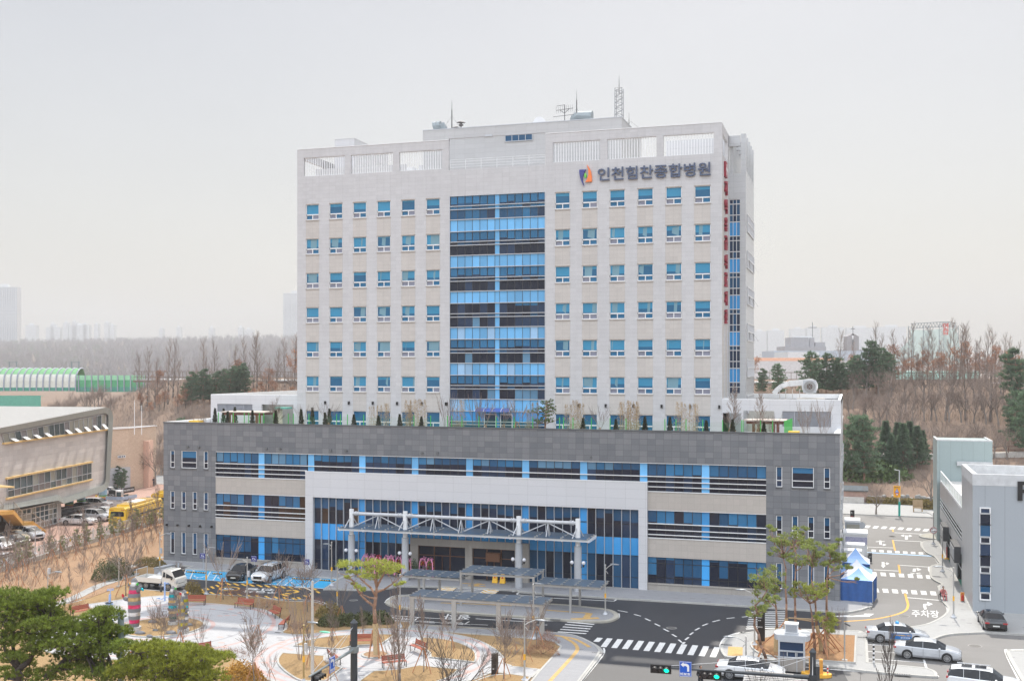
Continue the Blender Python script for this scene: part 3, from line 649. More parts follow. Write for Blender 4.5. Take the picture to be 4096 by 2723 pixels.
def paver_mat(name,col,w_=.3,h_=.2,dark=.03,pink=.03,rings=(),ang=0.,rough=.8):
    m,nt,b=mnodes(name);co=objco(nt)
    mp=nt.nodes.new('ShaderNodeMapping');mp.inputs['Rotation'].default_value=(0,0,ang);nt.links.new(co,mp.inputs[0])
    cc,fac=brick(nt,mp.outputs[0],w_,h_,.010,.5)
    s=nt.nodes.new('ShaderNodeSeparateXYZ');nt.links.new(mp.outputs[0],s.inputs[0])
    row=mth(nt,'FLOOR',mth(nt,'DIVIDE',s.outputs[1],h_*1.5));cl=mth(nt,'FLOOR',mth(nt,'DIVIDE',s.outputs[0],w_*1.3))
    cb=nt.nodes.new('ShaderNodeCombineXYZ');nt.links.new(row,cb.inputs[1]);nt.links.new(cl,cb.inputs[0])
    wn=nt.nodes.new('ShaderNodeTexWhiteNoise');wn.noise_dimensions='2D';nt.links.new(cb.outputs[0],wn.inputs['Vector']);v=wn.outputs['Value']
    c=mul3(nt,col,cc,.04);c=mul3(nt,c,noise(nt,co,.4,4),.09);c=mul3(nt,c,noise(nt,co,9,3),.07)
    c=mixc(nt,mth(nt,'MULTIPLY',mth(nt,'LESS_THAN',v,dark),.75),c,(.22,.21,.22));c=mixc(nt,mth(nt,'MULTIPLY',mth(nt,'GREATER_THAN',v,1-pink),.7),c,(.50,.30,.25))
    so=nt.nodes.new('ShaderNodeSeparateXYZ');nt.links.new(co,so.inputs[0])
    for cx_,cy_,r0,r1,colr in rings:
        dx=mth(nt,'SUBTRACT',so.outputs[0],cx_);dy=mth(nt,'SUBTRACT',so.outputs[1],cy_)
        r_=mth(nt,'SQRT',mth(nt,'ADD',mth(nt,'MULTIPLY',dx,dx),mth(nt,'MULTIPLY',dy,dy)))
        c=mixc(nt,mth(nt,'MULTIPLY',mth(nt,'MULTIPLY',mth(nt,'GREATER_THAN',r_,r0),mth(nt,'LESS_THAN',r_,r1)),mth(nt,'MULTIPLY',mth(nt,'LESS_THAN' if cx_<-45 else 'GREATER_THAN',so.outputs[0],-45.4),.5)),c,colr)
    c=mixc(nt,mth(nt,'MULTIPLY',fac,.35),c,(.25,.24,.24))
    nt.links.new(c,b.inputs['Base Color']);b.inputs['Roughness'].default_value=rough
    MATS[name]=m;return m
PINK=(.50,.25,.20);DKP=(.2,.2,.22)
C1=(-55.0,79.0);C2=(-34.5,76.2)
PLZ=paver_mat('plaza pavers',(.385,.385,.395),.4,.2,.03,.03,((*C1,8.9,9.25,PINK),(*C1,7.0,7.25,DKP),(*C1,3.9,4.25,PINK),(*C2,8.55,8.85,PINK),(*C2,7.75,8.0,PINK),(*C2,3.65,3.9,DKP),(*C2,1.25,1.45,PINK)))
PAV=paver_mat('grey pavers',(.27,.272,.285),.4,.2,.03,.0);PAVL=paver_mat('light pavers',(.33,.33,.325),.3,.2,.012,.0)
RBR=paver_mat('reddish pavers',(.38,.235,.185),.5,.25,.0,.0)
KRB=cladding('granite kerb',(.40,.395,.375),1.0,1.0,cellvar=.06,joint=.4,floor=True,grain=.12)
CONC2=M('concrete gutter',(.38,.36,.31),.85,var=.10,vs=1.2)
def pad(name,pts,z,mat,kw=.16,kz=None,sm=5,kmat=None,zb=0.,label=None):
    pl_=smooth_poly(pts,sm)if sm>1 else[p[:2]for p in pts]
    b=MB();inn=offset(pl_,kw)if kw else pl_
    b.prism(inn,zb,z,0)
    if kw:
        kz=kz or z+.02;n=len(pl_)
        for i in range(n):
            j=(i+1)%n;o1,o2,i1,i2=pl_[i],pl_[j],inn[i],inn[j]
            b.face([(*o1,zb),(*o2,zb),(*o2,kz),(*o1,kz)],1);b.face([(*o1,kz),(*o2,kz),(*i2,kz),(*i1,kz)],1);b.face([(*i1,kz),(*i2,kz),(*i2,z-.02),(*i1,z-.02)],1)
    return b.build(name,[mat,kmat or KRB],kind='structure')
b=MB();b.face([(-3000,-500,-.10),(3000,-500,-.10),(3000,6000,-.10),(-3000,6000,-.10)]);b.build('ground',LEAFY,kind='structure')
b=MB();b.prism([(-80,40),(60,40),(60,108),(2.2,108),(-80,108)],-.05,0);b.build('drive_road',ASP,kind='structure')
b=MB();b.prism([(-1.0,97.0),(-.8,84.0),(1.2,70),(1.2,40),(60,40),(60,106),(12,106),(12,150),(60,150),(60,168.9),(-90,171.5),(-90,153.5),(-1.4,151.0)],-.04,.004);b.build('side_road',ASP2,kind='structure')
b=MB();b.prism([(-19.5,40),(-9,40),(-8.6,79.5),(-18.2,79.5)],-.04,.004);b.build('entry_road',asphalt_mat('worn asphalt',(.085,.083,.083)),kind='structure')
# pavement in front of the hospital, running round the right corner
pad('pavement',gds(.13,'R',(2020,485,1),'B',(700,585),(900,592),(1150,585),(1330,558,1),'S',(1040,743,1),(1540,772,1),(1640,790),'C',(980,672),(1600,708),(2200,745),'D',(640,795),(830,783),(920,755),(958,725),'D',(925,400,1),(912,200),(900,175),(862,140,1),('w',-1.0,150,1),('w',-2.0,150,1),('w',-2.0,106.6,1),('w',-50.6,106.6,1),('w',-50.4,102.6,1)),.13,PAV,.2)
pad('pavement',gds(.13,('w',-50.4,102.7,1),('w',-50.4,106.6,1),('w',-74.2,106.6,1),('w',-74.2,104.2,1),('w',-68.9,104.2,1),('w',-68.9,102.9,1)),.126,PAV,.2,sm=1)
# drop-off island
isl=pad('traffic_island',gds(.13,'B',(1195,715),(1225,680),(1330,648),(1700,650),'C',(0,715,1),(400,722),(760,755),(900,775),(978,812),(975,850),(900,880),(780,887),(500,875),(0,838),'B',(2000,815),(1500,775),(1300,752)),.13,PAV,.45,kmat=CONC2)
# the park south of the drive
park=pad('park_turf',gds(.13,'A',(1110,545),(1190,520),(1210,575,1),(1480,600),(2000,635),(2350,655),'B',(250,690),(560,705),(700,770),(800,825),(980,858),(1420,885,1),(1440,905,1),'C',(0,955),(420,985),(600,1015),(750,1082),(830,1140),(820,1200),(640,1435,1),('w',-18.8,60,1),('w',-19.5,40,1),('w',-80,40,1),('w',-80,72,1),'A',(480,740),(900,620)),.12,STRAW,.2)
# garden slope with young trees west of the drive
gard=pad('garden_soil',[(-80.4,40),(-68.6,87),(-69.2,92.5),(-70,97),(-74.1,99),(-74.3,160),(-89.0,160),(-91.6,131),(-89.8,116.4),(-86.1,94.6),(-86,40)],.16,SOIL,.0,sm=1)
pad('garden_soil',gds(.16,'A',(1110,545,1),(1080,500,1),(1505,285,1),(1505,330,1),'A',(1420,375,1),(1425,450,1),(1640,450,1),(1700,400,1),(1640,430,1),(1250,470,1),(1200,560,1)),.14,STRAW,.0,sm=1)
# narrow stone path through the garden
pp=gds(.2,'A',(470,745),(700,660),(900,560),(1080,498),(1230,450),(1240,440))
def strip(pts,wd):
    L=[];Rr=[]
    for i,p in enumerate(pts):
        a=Vector(pts[max(i-1,0)][:2]);c=Vector(pts[min(i+1,len(pts)-1)][:2]);d=(c-a).normalized();n=Vector((-d.y,d.x))*wd/2
        L.append((p[0]+n.x,p[1]+n.y));Rr.append((p[0]-n.x,p[1]-n.y))
    return L+Rr[::-1]
pad('footpath',strip(pp,1.1),.19,PAVL,.1,sm=1);pad('footpath',strip(gds(.2,'A',(1180,388),(1340,335),(1508,288)),.8),.19,PAVL,.1,sm=1)
# plaza paving
plz=pad('plaza',gds(.14,'A',(570,880),(700,838),(880,797,1),(783,730,1),(1000,700),(1240,668),(1560,648),(1680,708,1),(1900,716),(2150,738),'B',(60,770),(180,828),(270,888),(292,945),(250,988),(400,1005),(620,985),(900,958),(1150,950),(1420,955),(1700,980),(2000,1040),(2180,1120),(2285,1210),(2285,1260),(2359,1290,1),'C',(0,1295,1),(265,1325,1),(190,1400,1),(0,1375,1),'B',(2180,1360),(1950,1435),('w',-29,68.0),('w',-33,66.8),('w',-38,67.6),('w',-41.5,69.5),'B',(60,1435),(0,1385),('w',-46,73.5),('w',-48.5,70.6),('w',-53,69.2),('w',-58,69.4),('w',-62,71.6),('w',-64.6,75.5),('w',-67,78)),.15,PLZ,.18)
def circ(c,r,n=32):return[(c[0]+r*math.cos(2*math.pi*i/n),c[1]+r*math.sin(2*math.pi*i/n))for i in range(n)]
pad('planting_bed',circ((-55.1,79),3.45,40),.22,STRAW,.14,sm=1,zb=.1)
pad('planting_bed',circ((-34.4,76.2),1.05,24),.22,SOIL,.16,sm=1,zb=.1)
pad('planting_bed',gds(.2,'B',(345,1108,1),(460,1060),(700,1020),(1000,1002),(1290,1003,1),(1165,1090,1),(1050,1100),(890,1112),(780,1142,1)),.22,STRAW,.14,zb=.1)
pad('planting_bed',gds(.2,'B',(1545,1030,1),(1750,1050),(1900,1090),(2010,1150),(2035,1215),(2020,1262,1),(1600,1215,1),(1590,1170),(1510,1110),(1440,1085,1)),.22,STRAW,.14,zb=.1)
pad('planting_bed',gds(.2,'B',(235,1172,1),(640,1200,1),(650,1250),(800,1312,1),(650,1430,1),(430,1432),(300,1370),(210,1290),(195,1230)),.22,STRAW,.14,zb=.1)
pad('planting_bed',gds(.2,'B',(1075,1340,1),(1300,1325),(1500,1288,1),(1880,1325,1),(1780,1400),(1560,1470),(1300,1510),(1100,1510),(940,1435,1)),.22,STRAW,.14,zb=.1)
pad('planting_bed',gds(.2,'B',(2359,1368,1),'C',(180,1395,1),(90,1500,1),'B',(1900,1500,1),(2050,1420),(2180,1380)),.22,STRAW,.14,zb=.1)
# pavement strip between park and road, with tactile line
pad('pavement',gds(.15,'B',(1420,915,1),(2359,968),'C',(0,960),(420,988),(600,1018),(740,1082),(800,1130),(800,1190),(620,1435,1),('w',-19.6,60,1),('w',-22.6,60,1),'C',(170,1435,1),(260,1325),(430,1135),(420,1100),(330,1060),(0,1028),'B',(1830,988),(1560,960),(1400,950,1)),.16,PAV,.16)
def tact(name,pts,wd,z):
    b=MB();q=[p[:2]for p in pts];b.prism(strip(q,wd),z-.01,z);return b.build(name,M('tactile yellow',(.50,.32,.12),.8,var=.15,vs=4),kind='structure')
tact('tactile_paving',smooth_poly(gds(.17,'C',(470,1025),(560,1075),(600,1120),(590,1165),(480,1290),(345,1435)),4,False),.3,.17)
tact('tactile_paving',smooth_poly(gds(.17,'C',(390,1010),(560,1040),(650,1080),(715,1120)),4,False),.3,.171)
tact('tactile_paving',gds(.14,'C',(310,778),(715,808)),.3,.138);tact('tactile_paving',gds(.14,'C',(715,808),(680,855)),.6,.142);tact('tactile_paving',gds(.14,'C',(545,863),(800,852)),.6,.139)
tact('tactile_paving',gds(.14,'S',(1055,708),(1265,722)),.3,.138);tact('tactile_paving',gds(.14,'S',(1120,730),(1270,738)),.3,.138);tact('tactile_paving',gds(.14,'S',(1220,712),(1180,735)),.5,.142)
tact('tactile_paving',gds(.14,'B',(2359,738),(2000,722),(1700,712)),.25,.138)
# right hand corner with pine bed, bays and pavement before the car park
pad('pavement',gds(.13,'C',(1918,1120),(1960,1045),(2040,1005),(2140,985),'T',(300,310),(700,262),(1100,250),(2100,278),'D',(880,985),(1260,940,1),(1450,908),(1580,850),(1640,800),(1650,750),(1600,690),(1560,560,1),(1600,540,1),(1500,480),(1488,400),(1500,372),(1580,350,1),(1530,285,1),(1450,245),(1415,200),(1415,155),(1480,138),(1570,130,1),('w',10.4,146,1),('w',10.4,105.6,1),('w',60,105.6,1),('w',60,98.8,1),'D',(2040,985,1),(1980,985),(1700,1000),(1560,1035),(1500,1080,1),('w',1.2,92.6,1),('w',1.2,85.2,1),'D',(1460,1310,1),(1540,1340),(1560,1375),(1500,1390),(900,1340),(450,1280,1),(345,1262,1),'T',(840,750,1),(500,730),(300,705),(50,690),'C',(1945,1190)),.13,PAVL,.22,sm=4)
pad('planting_bed',gds(.2,'T',(395,490),(440,440),(600,390),(900,335),(1200,310,1),(2072,350,1),(2055,785,1),(1280,735,1),(800,685),(560,640),(440,570)),.22,SOIL2,.14,kz=.24,zb=.1)
pad('pavement',gds(.13,'D',(2359,1150,1),(2260,1150),(2190,1165),(2359,1470,1),('w',18,80,1),('w',18,92,1)),.13,PAVL,.3,sm=3)
tact('tactile_paving',gds(.14,'C',(2060,1118),(2055,1200)),1.1,.145)
pad('traffic_island',gds(.13,'F',(1350,1435),(1400,1418),(1525,1408,1),('w',12.0,150.8,1),('w',12.0,147.2,1),'F',(1525,1468,1),(1400,1455)),.13,CONC2,.25,sm=3)
pad('traffic_island',gds(.13,'U',(580,92),(850,140),(945,180),(985,215),(940,245),(800,258),(600,255,1),('w',-4,149,1),('w',-4,153.5,1)),.13,CONC2,.25,sm=3)
# road behind and its broad pavement with hedge and rocks
pad('pavement',[(-90,171.2),(60,168.6),(60,183.5),(-90,188.5)],.14,PAVL,.25,sm=1)
# school yard
b=MB();b.prism([(-88.9,160),(-91.8,131),(-90.0,116.4),(-86.3,94.6),(-85,40),(-170,40),(-170,200),(-74.3,200),(-74.3,160)],-.05,.17);b.build('school_yard',RBR,kind='structure')
b=MB();b.prism([(-74.1,172),(-74.1,188.3),(-170,192),(-170,176)],0,.2);b.build('pavement',PAVL,kind='structure')
# ---- markings
WPT=M('white road paint',(.66,.66,.65),.7,var=.12,vs=5,var2=.1,vs2=1);YPT=M('yellow road paint',(.72,.42,.06),.7,var=.14,vs=5);OPT=M('orange line',(.68,.36,.05),.7,var=.1);BLP=M('blue parking paint',(.03,.34,.62),.7,var=.10,vs=3,var2=.12,vs2=.6);LBP=M('pale blue line',(.38,.58,.80),.7)
def mark(name,items,mat=WPT,z=.012):
    b=MB()
    for it in items:
        pts,wd=it
        if wd:q=strip([p[:2]for p in pts],wd)
        else:q=[p[:2]for p in pts]
        b.prism(q,z-.004,z)
    return b.build(name,mat,kind='structure')
def stripes(k,a0,a1,b0,b1,n,wd):
    A0,A1,B0,B1=(Vector(gd(k,*p))for p in(a0,a1,b0,b1));out=[]
    for i in range(n):t=i/(n-1);out.append(([tuple(A0.lerp(A1,t)),tuple(B0.lerp(B1,t))],wd))
    return out
mark('crosswalk',stripes('C',(843,1120),(1850,1213),(902,1041),(1892,1121),11,.46)+[(gds(0,'C',(775,1072),(812,1036)),.46)])
mark('crosswalk',stripes('C',(422,980),(510,890),(685,997),(758,912),5,.28))
mark('crosswalk',stripes('T',(330,252),(395,-10),(940,232),(945,-20),10,.26))
mark('crosswalk',stripes('D',(1012,600),(1540,632),(1012,596),(1540,628),7,.45)and[([tuple(Vector(gd('D',990+88*i,580+4.7*i))),tuple(Vector(gd('D',1000+88*i,616+4.7*i)))],.52)for i in range(7)])
mark('crosswalk',[(gds(0,'D',(1058+84*i,435+5*i),(1066+84*i,468+5*i)),.52)for i in range(-1,6)]);mark('crosswalk',[(gds(0,'D',(973+72.5*i,224+4*i),(976+72.5*i,244+4*i)),.5)for i in range(7)])
mark('crosswalk',[(gds(0,'F',(825+75*i,1342+4.4*i),(805+75*i,1362+4.4*i)),.6)for i in range(9)])
mark('crosswalk',stripes('D',(1525,292),(1560,350),(1585,290),(1600,355),6,.3));mark('crosswalk',stripes('D',(1612,520),(1650,600),(1680,520),(1712,608),6,.34));mark('crosswalk',stripes('U',(735,262),(735,342),(825,262),(822,345),5,.35))
mark('road_line',[(gds(0,'D',(905,250),(1570,287)),.55)],LBP,.018)
mark('road_line',[(gds(0,'D',*q),.28)for q in(((920,199),(1155,208)),((1155,138),(1415,150)),((975,409),(1205,421)),((1200,366),(1482,384)),((1280,665),(1600,692)),((1165,68),(1415,80)))])
mark('road_line',[(smooth_poly(gds(0,'D',(1262,625),(1280,690),(1290,740),(1262,788),(1150,830),(960,866),(700,885)),4,False),.22),(gds(0,'D',(1150,135),(1170,232)),.2),(gds(0,'D',(1203,362),(1217,442)),.2),(gds(0,'D',(1148,35),(1153,60)),.2)],OPT)
W2=[(gds(0,'C',(975,783),(1065,800)),.16),(gds(0,'C',(1125,820),(1187,836)),.16),(gds(0,'C',(1227,858),(1277,880)),.16),(gds(0,'C',(1315,905),(1363,928)),.16),(gds(0,'C',(1397,953),(1444,977)),.16),(gds(0,'C',(1475,1003),(1517,1027)),.16),(gds(0,'C',(1535,1053),(1567,1080)),.16),
 (gds(0,'C',(1596,1055),(1628,1030)),.16),(gds(0,'C',(1638,1008),(1670,986)),.16),(gds(0,'C',(1687,966),(1727,945)),.16),(gds(0,'C',(1755,924),(1805,905)),.16),(gds(0,'C',(1848,888),(1915,872)),.16),(gds(0,'C',(1978,858),(2050,850)),.16),(gds(0,'C',(2118,845),(2190,838)),.16),(gds(0,'C',(1590,1075),(1575,1092)),.2)]
mark('road_line',W2)
mark('road_line',[(smooth_poly(gds(0,*q),4,False),.15)for q in(('C',(970,668),(1600,706),(2230,748)),('B',(640,592),(900,600),(1150,592),(1340,568),(1560,562)),('B',(1188,715),(1225,672),(1330,642),(1700,643)),('B',(-20,662),(250,680),(570,696),(720,765),(830,825),(980,858)),('C',(0,652),(940,698)),('C',(940,698),(985,668)),('C',(0,612),(95,607),(50,638),(300,655)),('C',(985,812),(980,855),(900,888),(790,893)),('C',(0,855),(300,878),(500,885)),('C',(845,1130),(835,1200),(640,1440)),('C',(1915,1120),(1950,1045),(2040,1000),(2140,982)),('D',(600,803),(830,790),(930,755),(960,725)),('D',(915,215),(900,170),(865,140)),('D',(1412,155),(1415,200),(1445,250)),('D',(1482,380),(1485,420),(1540,485),(1600,500)),('D',(1600,690),(1650,760),(1645,810),(1580,870),(1450,915),(1260,940)),('D',(680,968),(880,988)),('D',(345,1305),(900,1352),(1500,1398),(1560,1380)),('D',(1500,1075),(1540,1035),(1700,992),(2030,990)),('D',(2359,1142),(2240,1146),(2188,1168),(2330,1460)),('D',(2040,985),(2359,1003)),('D',(910,1050),(908,1278)),('D',(1435,1235),(1462,1320)))])
mark('road_line',[(gds(0,'D',*q),.12)for q in(((920,1095),(1200,1112)),((920,1160),(1440,1190)),((920,1228),(1435,1262)),((2190,890),(2240,998)),((2200,880),(2359,885)))])
mark('road_line',[(gds(0,'S',*q),.15)for q in(((215,1003),(250,977)),((250,977),(1060,1025)),((655,1035),(690,1005)),((215,1003),(640,1040)),((655,1035),(1140,1065)),((1090,1062),(1130,1038)),((1800,1068),(1705,1068)),((1185,1015),(1700,1045)))])
def arrow(k,pts,m=WPT):return(gds(0,k,*pts),0)
mark('road_arrow',[arrow('D',[(1440,775),(1430,740),(1432,725),(1470,722),(1465,704),(1520,725),(1475,742),(1470,733),(1455,735),(1462,772)]),(gds(0,'D',(1346,428),(1350,400),(1378,400)),.3),arrow('D',[(1370,390),(1415,408),(1378,420)]),(gds(0,'D',(1312,438),(1405,450)),.2),(gds(0,'D',(1312,450),(1405,438)),.2),
  arrow('D',[(600,835),(720,828),(770,835),(900,822),(880,813),(978,815),(930,842),(800,842),(740,843),(600,843)]),(gds(0,'D',(1062,372),(1060,338)),.3),arrow('D',[(1040,370),(1085,370),(1062,393)]),(gds(0,'D',(1062,352),(1090,352)),.25),arrow('D',[(1090,340),(1120,353),(1090,365)]),
  (gds(0,'D',(1275,130),(1277,98)),.35),(gds(0,'D',(1250,95),(1300,97)),.3),arrow('D',[(1252,85),(1222,94),(1252,105)]),arrow('D',[(1300,87),(1330,98),(1300,108)]),(gds(0,'D',(1035,140),(1038,178),(1062,180)),.3),arrow('D',[(1060,168),(1092,180),(1060,190)]),(gds(0,'D',(995,145),(1075,153)),.2),(gds(0,'D',(995,153),(1075,145)),.2)],z=.014)
def gtext(name,s,k,bl,br,tl,mat=WPT,z=.012,bold=.01):
    o,r_,t_=(Vector((*gd(k,*p),z))for p in(bl,br,tl));b=MB();u=(r_-o);v=(t_-o)
    text(b,s,o,u.normalized(),v.normalized(),u.length,v.length,.001,bold);return b.build(name,mat,kind='structure')
gtext('road_lettering','주차장','D',(1325,842),(1580,850),(1322,778),bold=.006)
gtext('road_lettering','정차','S',(1150,985),(925,975),(1130,1025),bold=.02)
gtext('road_lettering','택시','S',(1085,1040),(905,1030),(1075,1070),bold=.02);gtext('road_lettering','택시','S',(620,1005),(475,998),(612,1030),bold=.02)
gtext('road_lettering','구급차','R',(1450,520),(1020,500),(1440,548),bold=.02);gtext('road_lettering','전용','R',(1420,485),(1050,470),(1410,512),bold=.02)
mark('road_line',[(gds(0,'S',(490+i*0,988),(640,998)),.12),(gds(0,'S',(275,983),(430,993)),.14),(gds(0,'S',(270,996),(425,1006)),.14),(gds(0,'S',(700,1033),(830,1040)),.14),(gds(0,'S',(710,1045),(835,1052)),.14),(gds(0,'S',(1145,1062),(1290,1069)),.14)])
# yellow dashed box for ambulances
L=[]
for i in range(13):t=i/12;L.append((gds(0,'R',(720+1180*t-20,400+70*t+3),(720+1180*t+38,400+70*t+30)),.25))
for i in range(11):t=i/10;L.append((gds(0,'R',(500+1150*t-15,515+80*t+2),(500+1150*t+40,515+80*t+30)),.25))
for i in range(4):t=i/3;L.append((gds(0,'R',(480+195*t,490-55*t),(515+195*t,515-55*t)),.25));L.append((gds(0,'R',(1700+240*t,590-75*t),(1735+240*t,612-75*t)),.25))
L.append((gds(0,'R',(1500,548),(1570,575)),.4));L.append((gds(0,'R',(1540,540),(1620,548)),.4));L.append((smooth_poly(gds(0,'R',(1560,510),(1640,500),(1700,520),(1650,535)),4,False),.35))
mark('road_line',L,YPT)
e=[(840+125*math.cos(a),483+24*math.sin(a))for a in[i*math.pi/12 for i in range(25)]];mark('road_symbol',[(gds(0,'R',*e),.18)],YPT,.013);mark('road_symbol',[(gds(0,'R',(740,500),(800,475),(870,478)),.2),(gds(0,'R',(770,488),(900,492)),.2)],z=.014)
mark('raised_crossing',[(gds(0,'S',(1040,742),(1280,750),(1215,800),(985,790)),0)],M('crossing grey',(.10,.105,.12),.8),.05);mark('crosswalk',[(gds(.05,'S',(1042-14*i,744+11*i),(1278-14*i,754+11*i)),.2)for i in range(5)],z=.058)
for p in([(880,740),(1035,742),(985,782),(845,776)],[(1260,755),(1400,766),(1345,808),(1210,797)]):
    mark('road_hump',[(gds(0,'S',*p),0)],WPT,.03);q=[Vector(gd('S',*a))for a in p]
    L=[([tuple(q[0].lerp(q[3],t)),tuple((q[0].lerp(q[1],.5)).lerp(q[3].lerp(q[2],.5),min(1,t+.35)))],.22)for t in(.05,.38,.7)]+[([tuple((q[0].lerp(q[1],.5)).lerp(q[3].lerp(q[2],.5),min(1,t+.35))),tuple(q[1].lerp(q[2],t))],.22)for t in(.05,.38,.7)]
    mark('road_hump_marking',L,YPT,.036)
for k,x,y,r in(('D',1250,836,.55),('D',1908,1112,.55),('D',1145,102,.5),('C',1470,945,.45),('F',1110,1445,.5),('B',900,690,.4)):
    c=gd(k,x,y);b=MB();b.prism(circ(c,r,20),.0,.017,0);b.prism(circ(c,r*.8,20),.0,.022,1);b.build('manhole_cover',[M('cover rim',(.25,.24,.23),.7),M('cover iron',(.10,.095,.09),.6,var=.4,vs=14)],kind='structure')
for k,x,y,w_,h in(('C',1975,1098,.9,.35),('C',400,865,.9,.3),('C',790,1175,.9,.35),('D',915,735,.9,.6),('D',880,1030,.9,.3),('D',1238,1370,1.1,.3),('D',1550,470,.8,.3),('B',200,987,.5,.3)):
    c=gd(k,x,y,.15);b=MB();b.box(c[0]-w_/2,c[0]+w_/2,c[1]-h/2,c[1]+h/2,.1,.158,0)
    for i in range(7):b.box(c[0]-w_/2+w_*(i+.2)/7,c[0]-w_/2+w_*(i+.6)/7,c[1]-h*.4,c[1]+h*.4,.15,.164,1)
    b.build('drain_grate',[M('drain frame',(.22,.22,.22),.7),BLACK],kind='structure')
# accessible bays
LOT=gds(0,('w',-68.8,102.8),'R',(280,358),(600,380),(1000,408),(2020,480),('w',-50.45,102.6))
mark('parking_bay',[(LOT,0)],BLP,.010)
L=[(gds(0,'R',(200,352),(700,385),(1380,432),(2030,482)),.12),(gds(0,'R',(240,238),(900,275),(1600,320),(2230,368)),.12)]
bay=[]   # separators: pairs bounding hatched aisles, read along the front line
A0,A1=Vector((-68.6,102.7)),Vector((-50.6,102.5));B0,B1=Vector(gd('R',250,355)),Vector(gd('R',2020,478))
def lp(u,v):a=A0.lerp(A1,u);c=B0.lerp(B1,u);return tuple(a.lerp(c,v))
for i in range(6):
    u0=i/5.9;u1=u0+.055
    L+=[([lp(u0,0),lp(u0,1)],.12),([lp(u1,0),lp(u1,1)],.12)]
    for j in range(5):v=j/5;L.append(([lp(u0,v+.18),lp(u1,v)],.10))
    if i<5:
        c0=Vector(lp(u0+.105,.70));ux=(Vector(lp(u0+.2,.7))-Vector(lp(u0,.7))).normalized();uy=(Vector(lp(u0,.2))-Vector(lp(u0,1))).normalized()
        def wp(a,b_):return tuple(c0-ux*a+uy*(-b_))
        L.append(([wp(.55*math.cos(t)-.05,.55*math.sin(t)-.35)for t in[k*math.pi/8 for k in range(-2,9)]],.11));L.append(([wp(.1,.9),wp(.05,.2),wp(-.5,.15),wp(-.75,-.5),wp(-.95,-.45)],.12));L.append(([wp(.08,.55),wp(-.35,.5)],.1))
mark('parking_marking',L,WPT,.016)
# ================================================================= VEGETATION KITS
def rvec(g):
    while 1:
        v=Vector((g.uniform(-1,1),g.uniform(-1,1),g.uniform(-1,1)))
        if .05<v.length<1:return v.normalized()
def grow(TR,TW,p,d,L,r,depth,g,ang=.55,up=.25,nch=3,rt=.012,wob=.12,shrink=.68,thick=.03,tips=None,start=.35,sides=5):
    segs=3 if depth>0 else 2;pts=[Vector(p)];dd=Vector(d);rr=[r]
    for i in range(segs):
        dd=(dd+rvec(g)*wob+Vector((0,0,up*.12))).normalized();pts.append(pts[-1]+dd*L/segs);rr.append(max(rt,r*(1-.55*(i+1)/segs)))
    tgt=TR if r>thick else TW
    for i in range(segs):tgt.tube(pts[i],pts[i+1],rr[i],rr[i+1],sides if r>thick else 3,cap=False)
    if depth==0:
        if tips is not None:tips.append((pts[-1],dd))
        return
    for k in range(nch):
        t=start+(1-start)*(k+g.random()*.7)/nch;i=min(segs-1,int(t*segs));q=pts[i].lerp(pts[i+1],t*segs-i)
        ax=dd.cross(rvec(g));
        if ax.length<.01:continue
        nd=Matrix.Rotation(ang*g.uniform(.7,1.25),3,ax.normalized())@dd;nd=(nd+Vector((0,0,up))).normalized()
        grow(TR,TW,q,nd,L*shrink*g.uniform(.75,1.15),max(rt,rr[i]*.6),depth-1,g,ang,up,nch,rt,wob,shrink,thick,tips,.25,4)
    grow(TR,TW,pts[-1],dd,L*shrink,max(rt,rr[-1]),depth-1,g,ang,up,nch,rt,wob,shrink,thick,tips,.25,4)
def leaves(mb,c,n,rad,size,g,sq=1.,m=0,thin=.45):
    c=Vector(c)
    for _ in range(n):
        v=rvec(g)*rad*(g.random()**.4);v.z*=sq;p=c+v;a=rvec(g)*size;b_=a.cross(rvec(g)).normalized()*size*thin
        mb.face([p-a*.5,p+b_*.5,p+a*.5],m)
def tuft(mb,p,d,L,n,g,wd=.012,spread=.9,m=0):
    p=Vector(p);d=Vector(d).normalized()
    for _ in range(n):
        v=(d+rvec(g)*spread).normalized()*L*g.uniform(.75,1.1);s=v.cross(rvec(g)).normalized()*wd
        mb.face([p-s,p+s,p+v],m)
BARK=M('grey bark',(.20,.17,.15),.9,var=.25,vs=4,rnd=.2);BARKD=M('dark bark',(.085,.07,.062),.9,var=.3,vs=4,rnd=.15);TWIG=M('twigs',(.24,.185,.155),.9,var=.2,rnd=.2);TWIGR=M('reddish twigs',(.27,.14,.09),.9,var=.2,rnd=.15)
BARKP=M('pine bark',(.26,.15,.10),.9,var=.3,vs=5);BARKO=M('orange pine bark',(.29,.17,.115),.9,var=.3,vs=4)
DRY=M('dry brown leaves',(.36,.17,.09),.9,var=.3,vs=2,rnd=.2);PIN=M('pine needles',(.11,.16,.045),.7,var=.35,vs=1.2,rnd=.15);PINY=M('yellow green needles',(.27,.30,.06),.7,var=.3,vs=1.5,rnd=.1);PIND=M('deep needles',(.10,.155,.09),.75,var=.35,vs=1,rnd=.2)
leafy(PIN);leafy(PINY);leafy(PIND,.35);THU=M('dark thuja',(.045,.05,.02),.8,var=.5,vs=5,rnd=.2);BAM=M('dry bamboo',(.42,.30,.17),.85,var=.25,vs=5,rnd=.1);HEDG=M('hedge leaves',(.075,.085,.025),.6,var=.5,vs=6,rnd=.15);OLIVE=M('olive hedge',(.20,.15,.04),.8,var=.35,vs=4);GRN=M('lush shrub',(.10,.15,.045),.8,var=.3,vs=.8,rnd=.1)
STK=M('stake wood',(.42,.20,.10),.8);ROPE=M('rope wrap',(.45,.33,.18),.9,var=.15,vs=8)
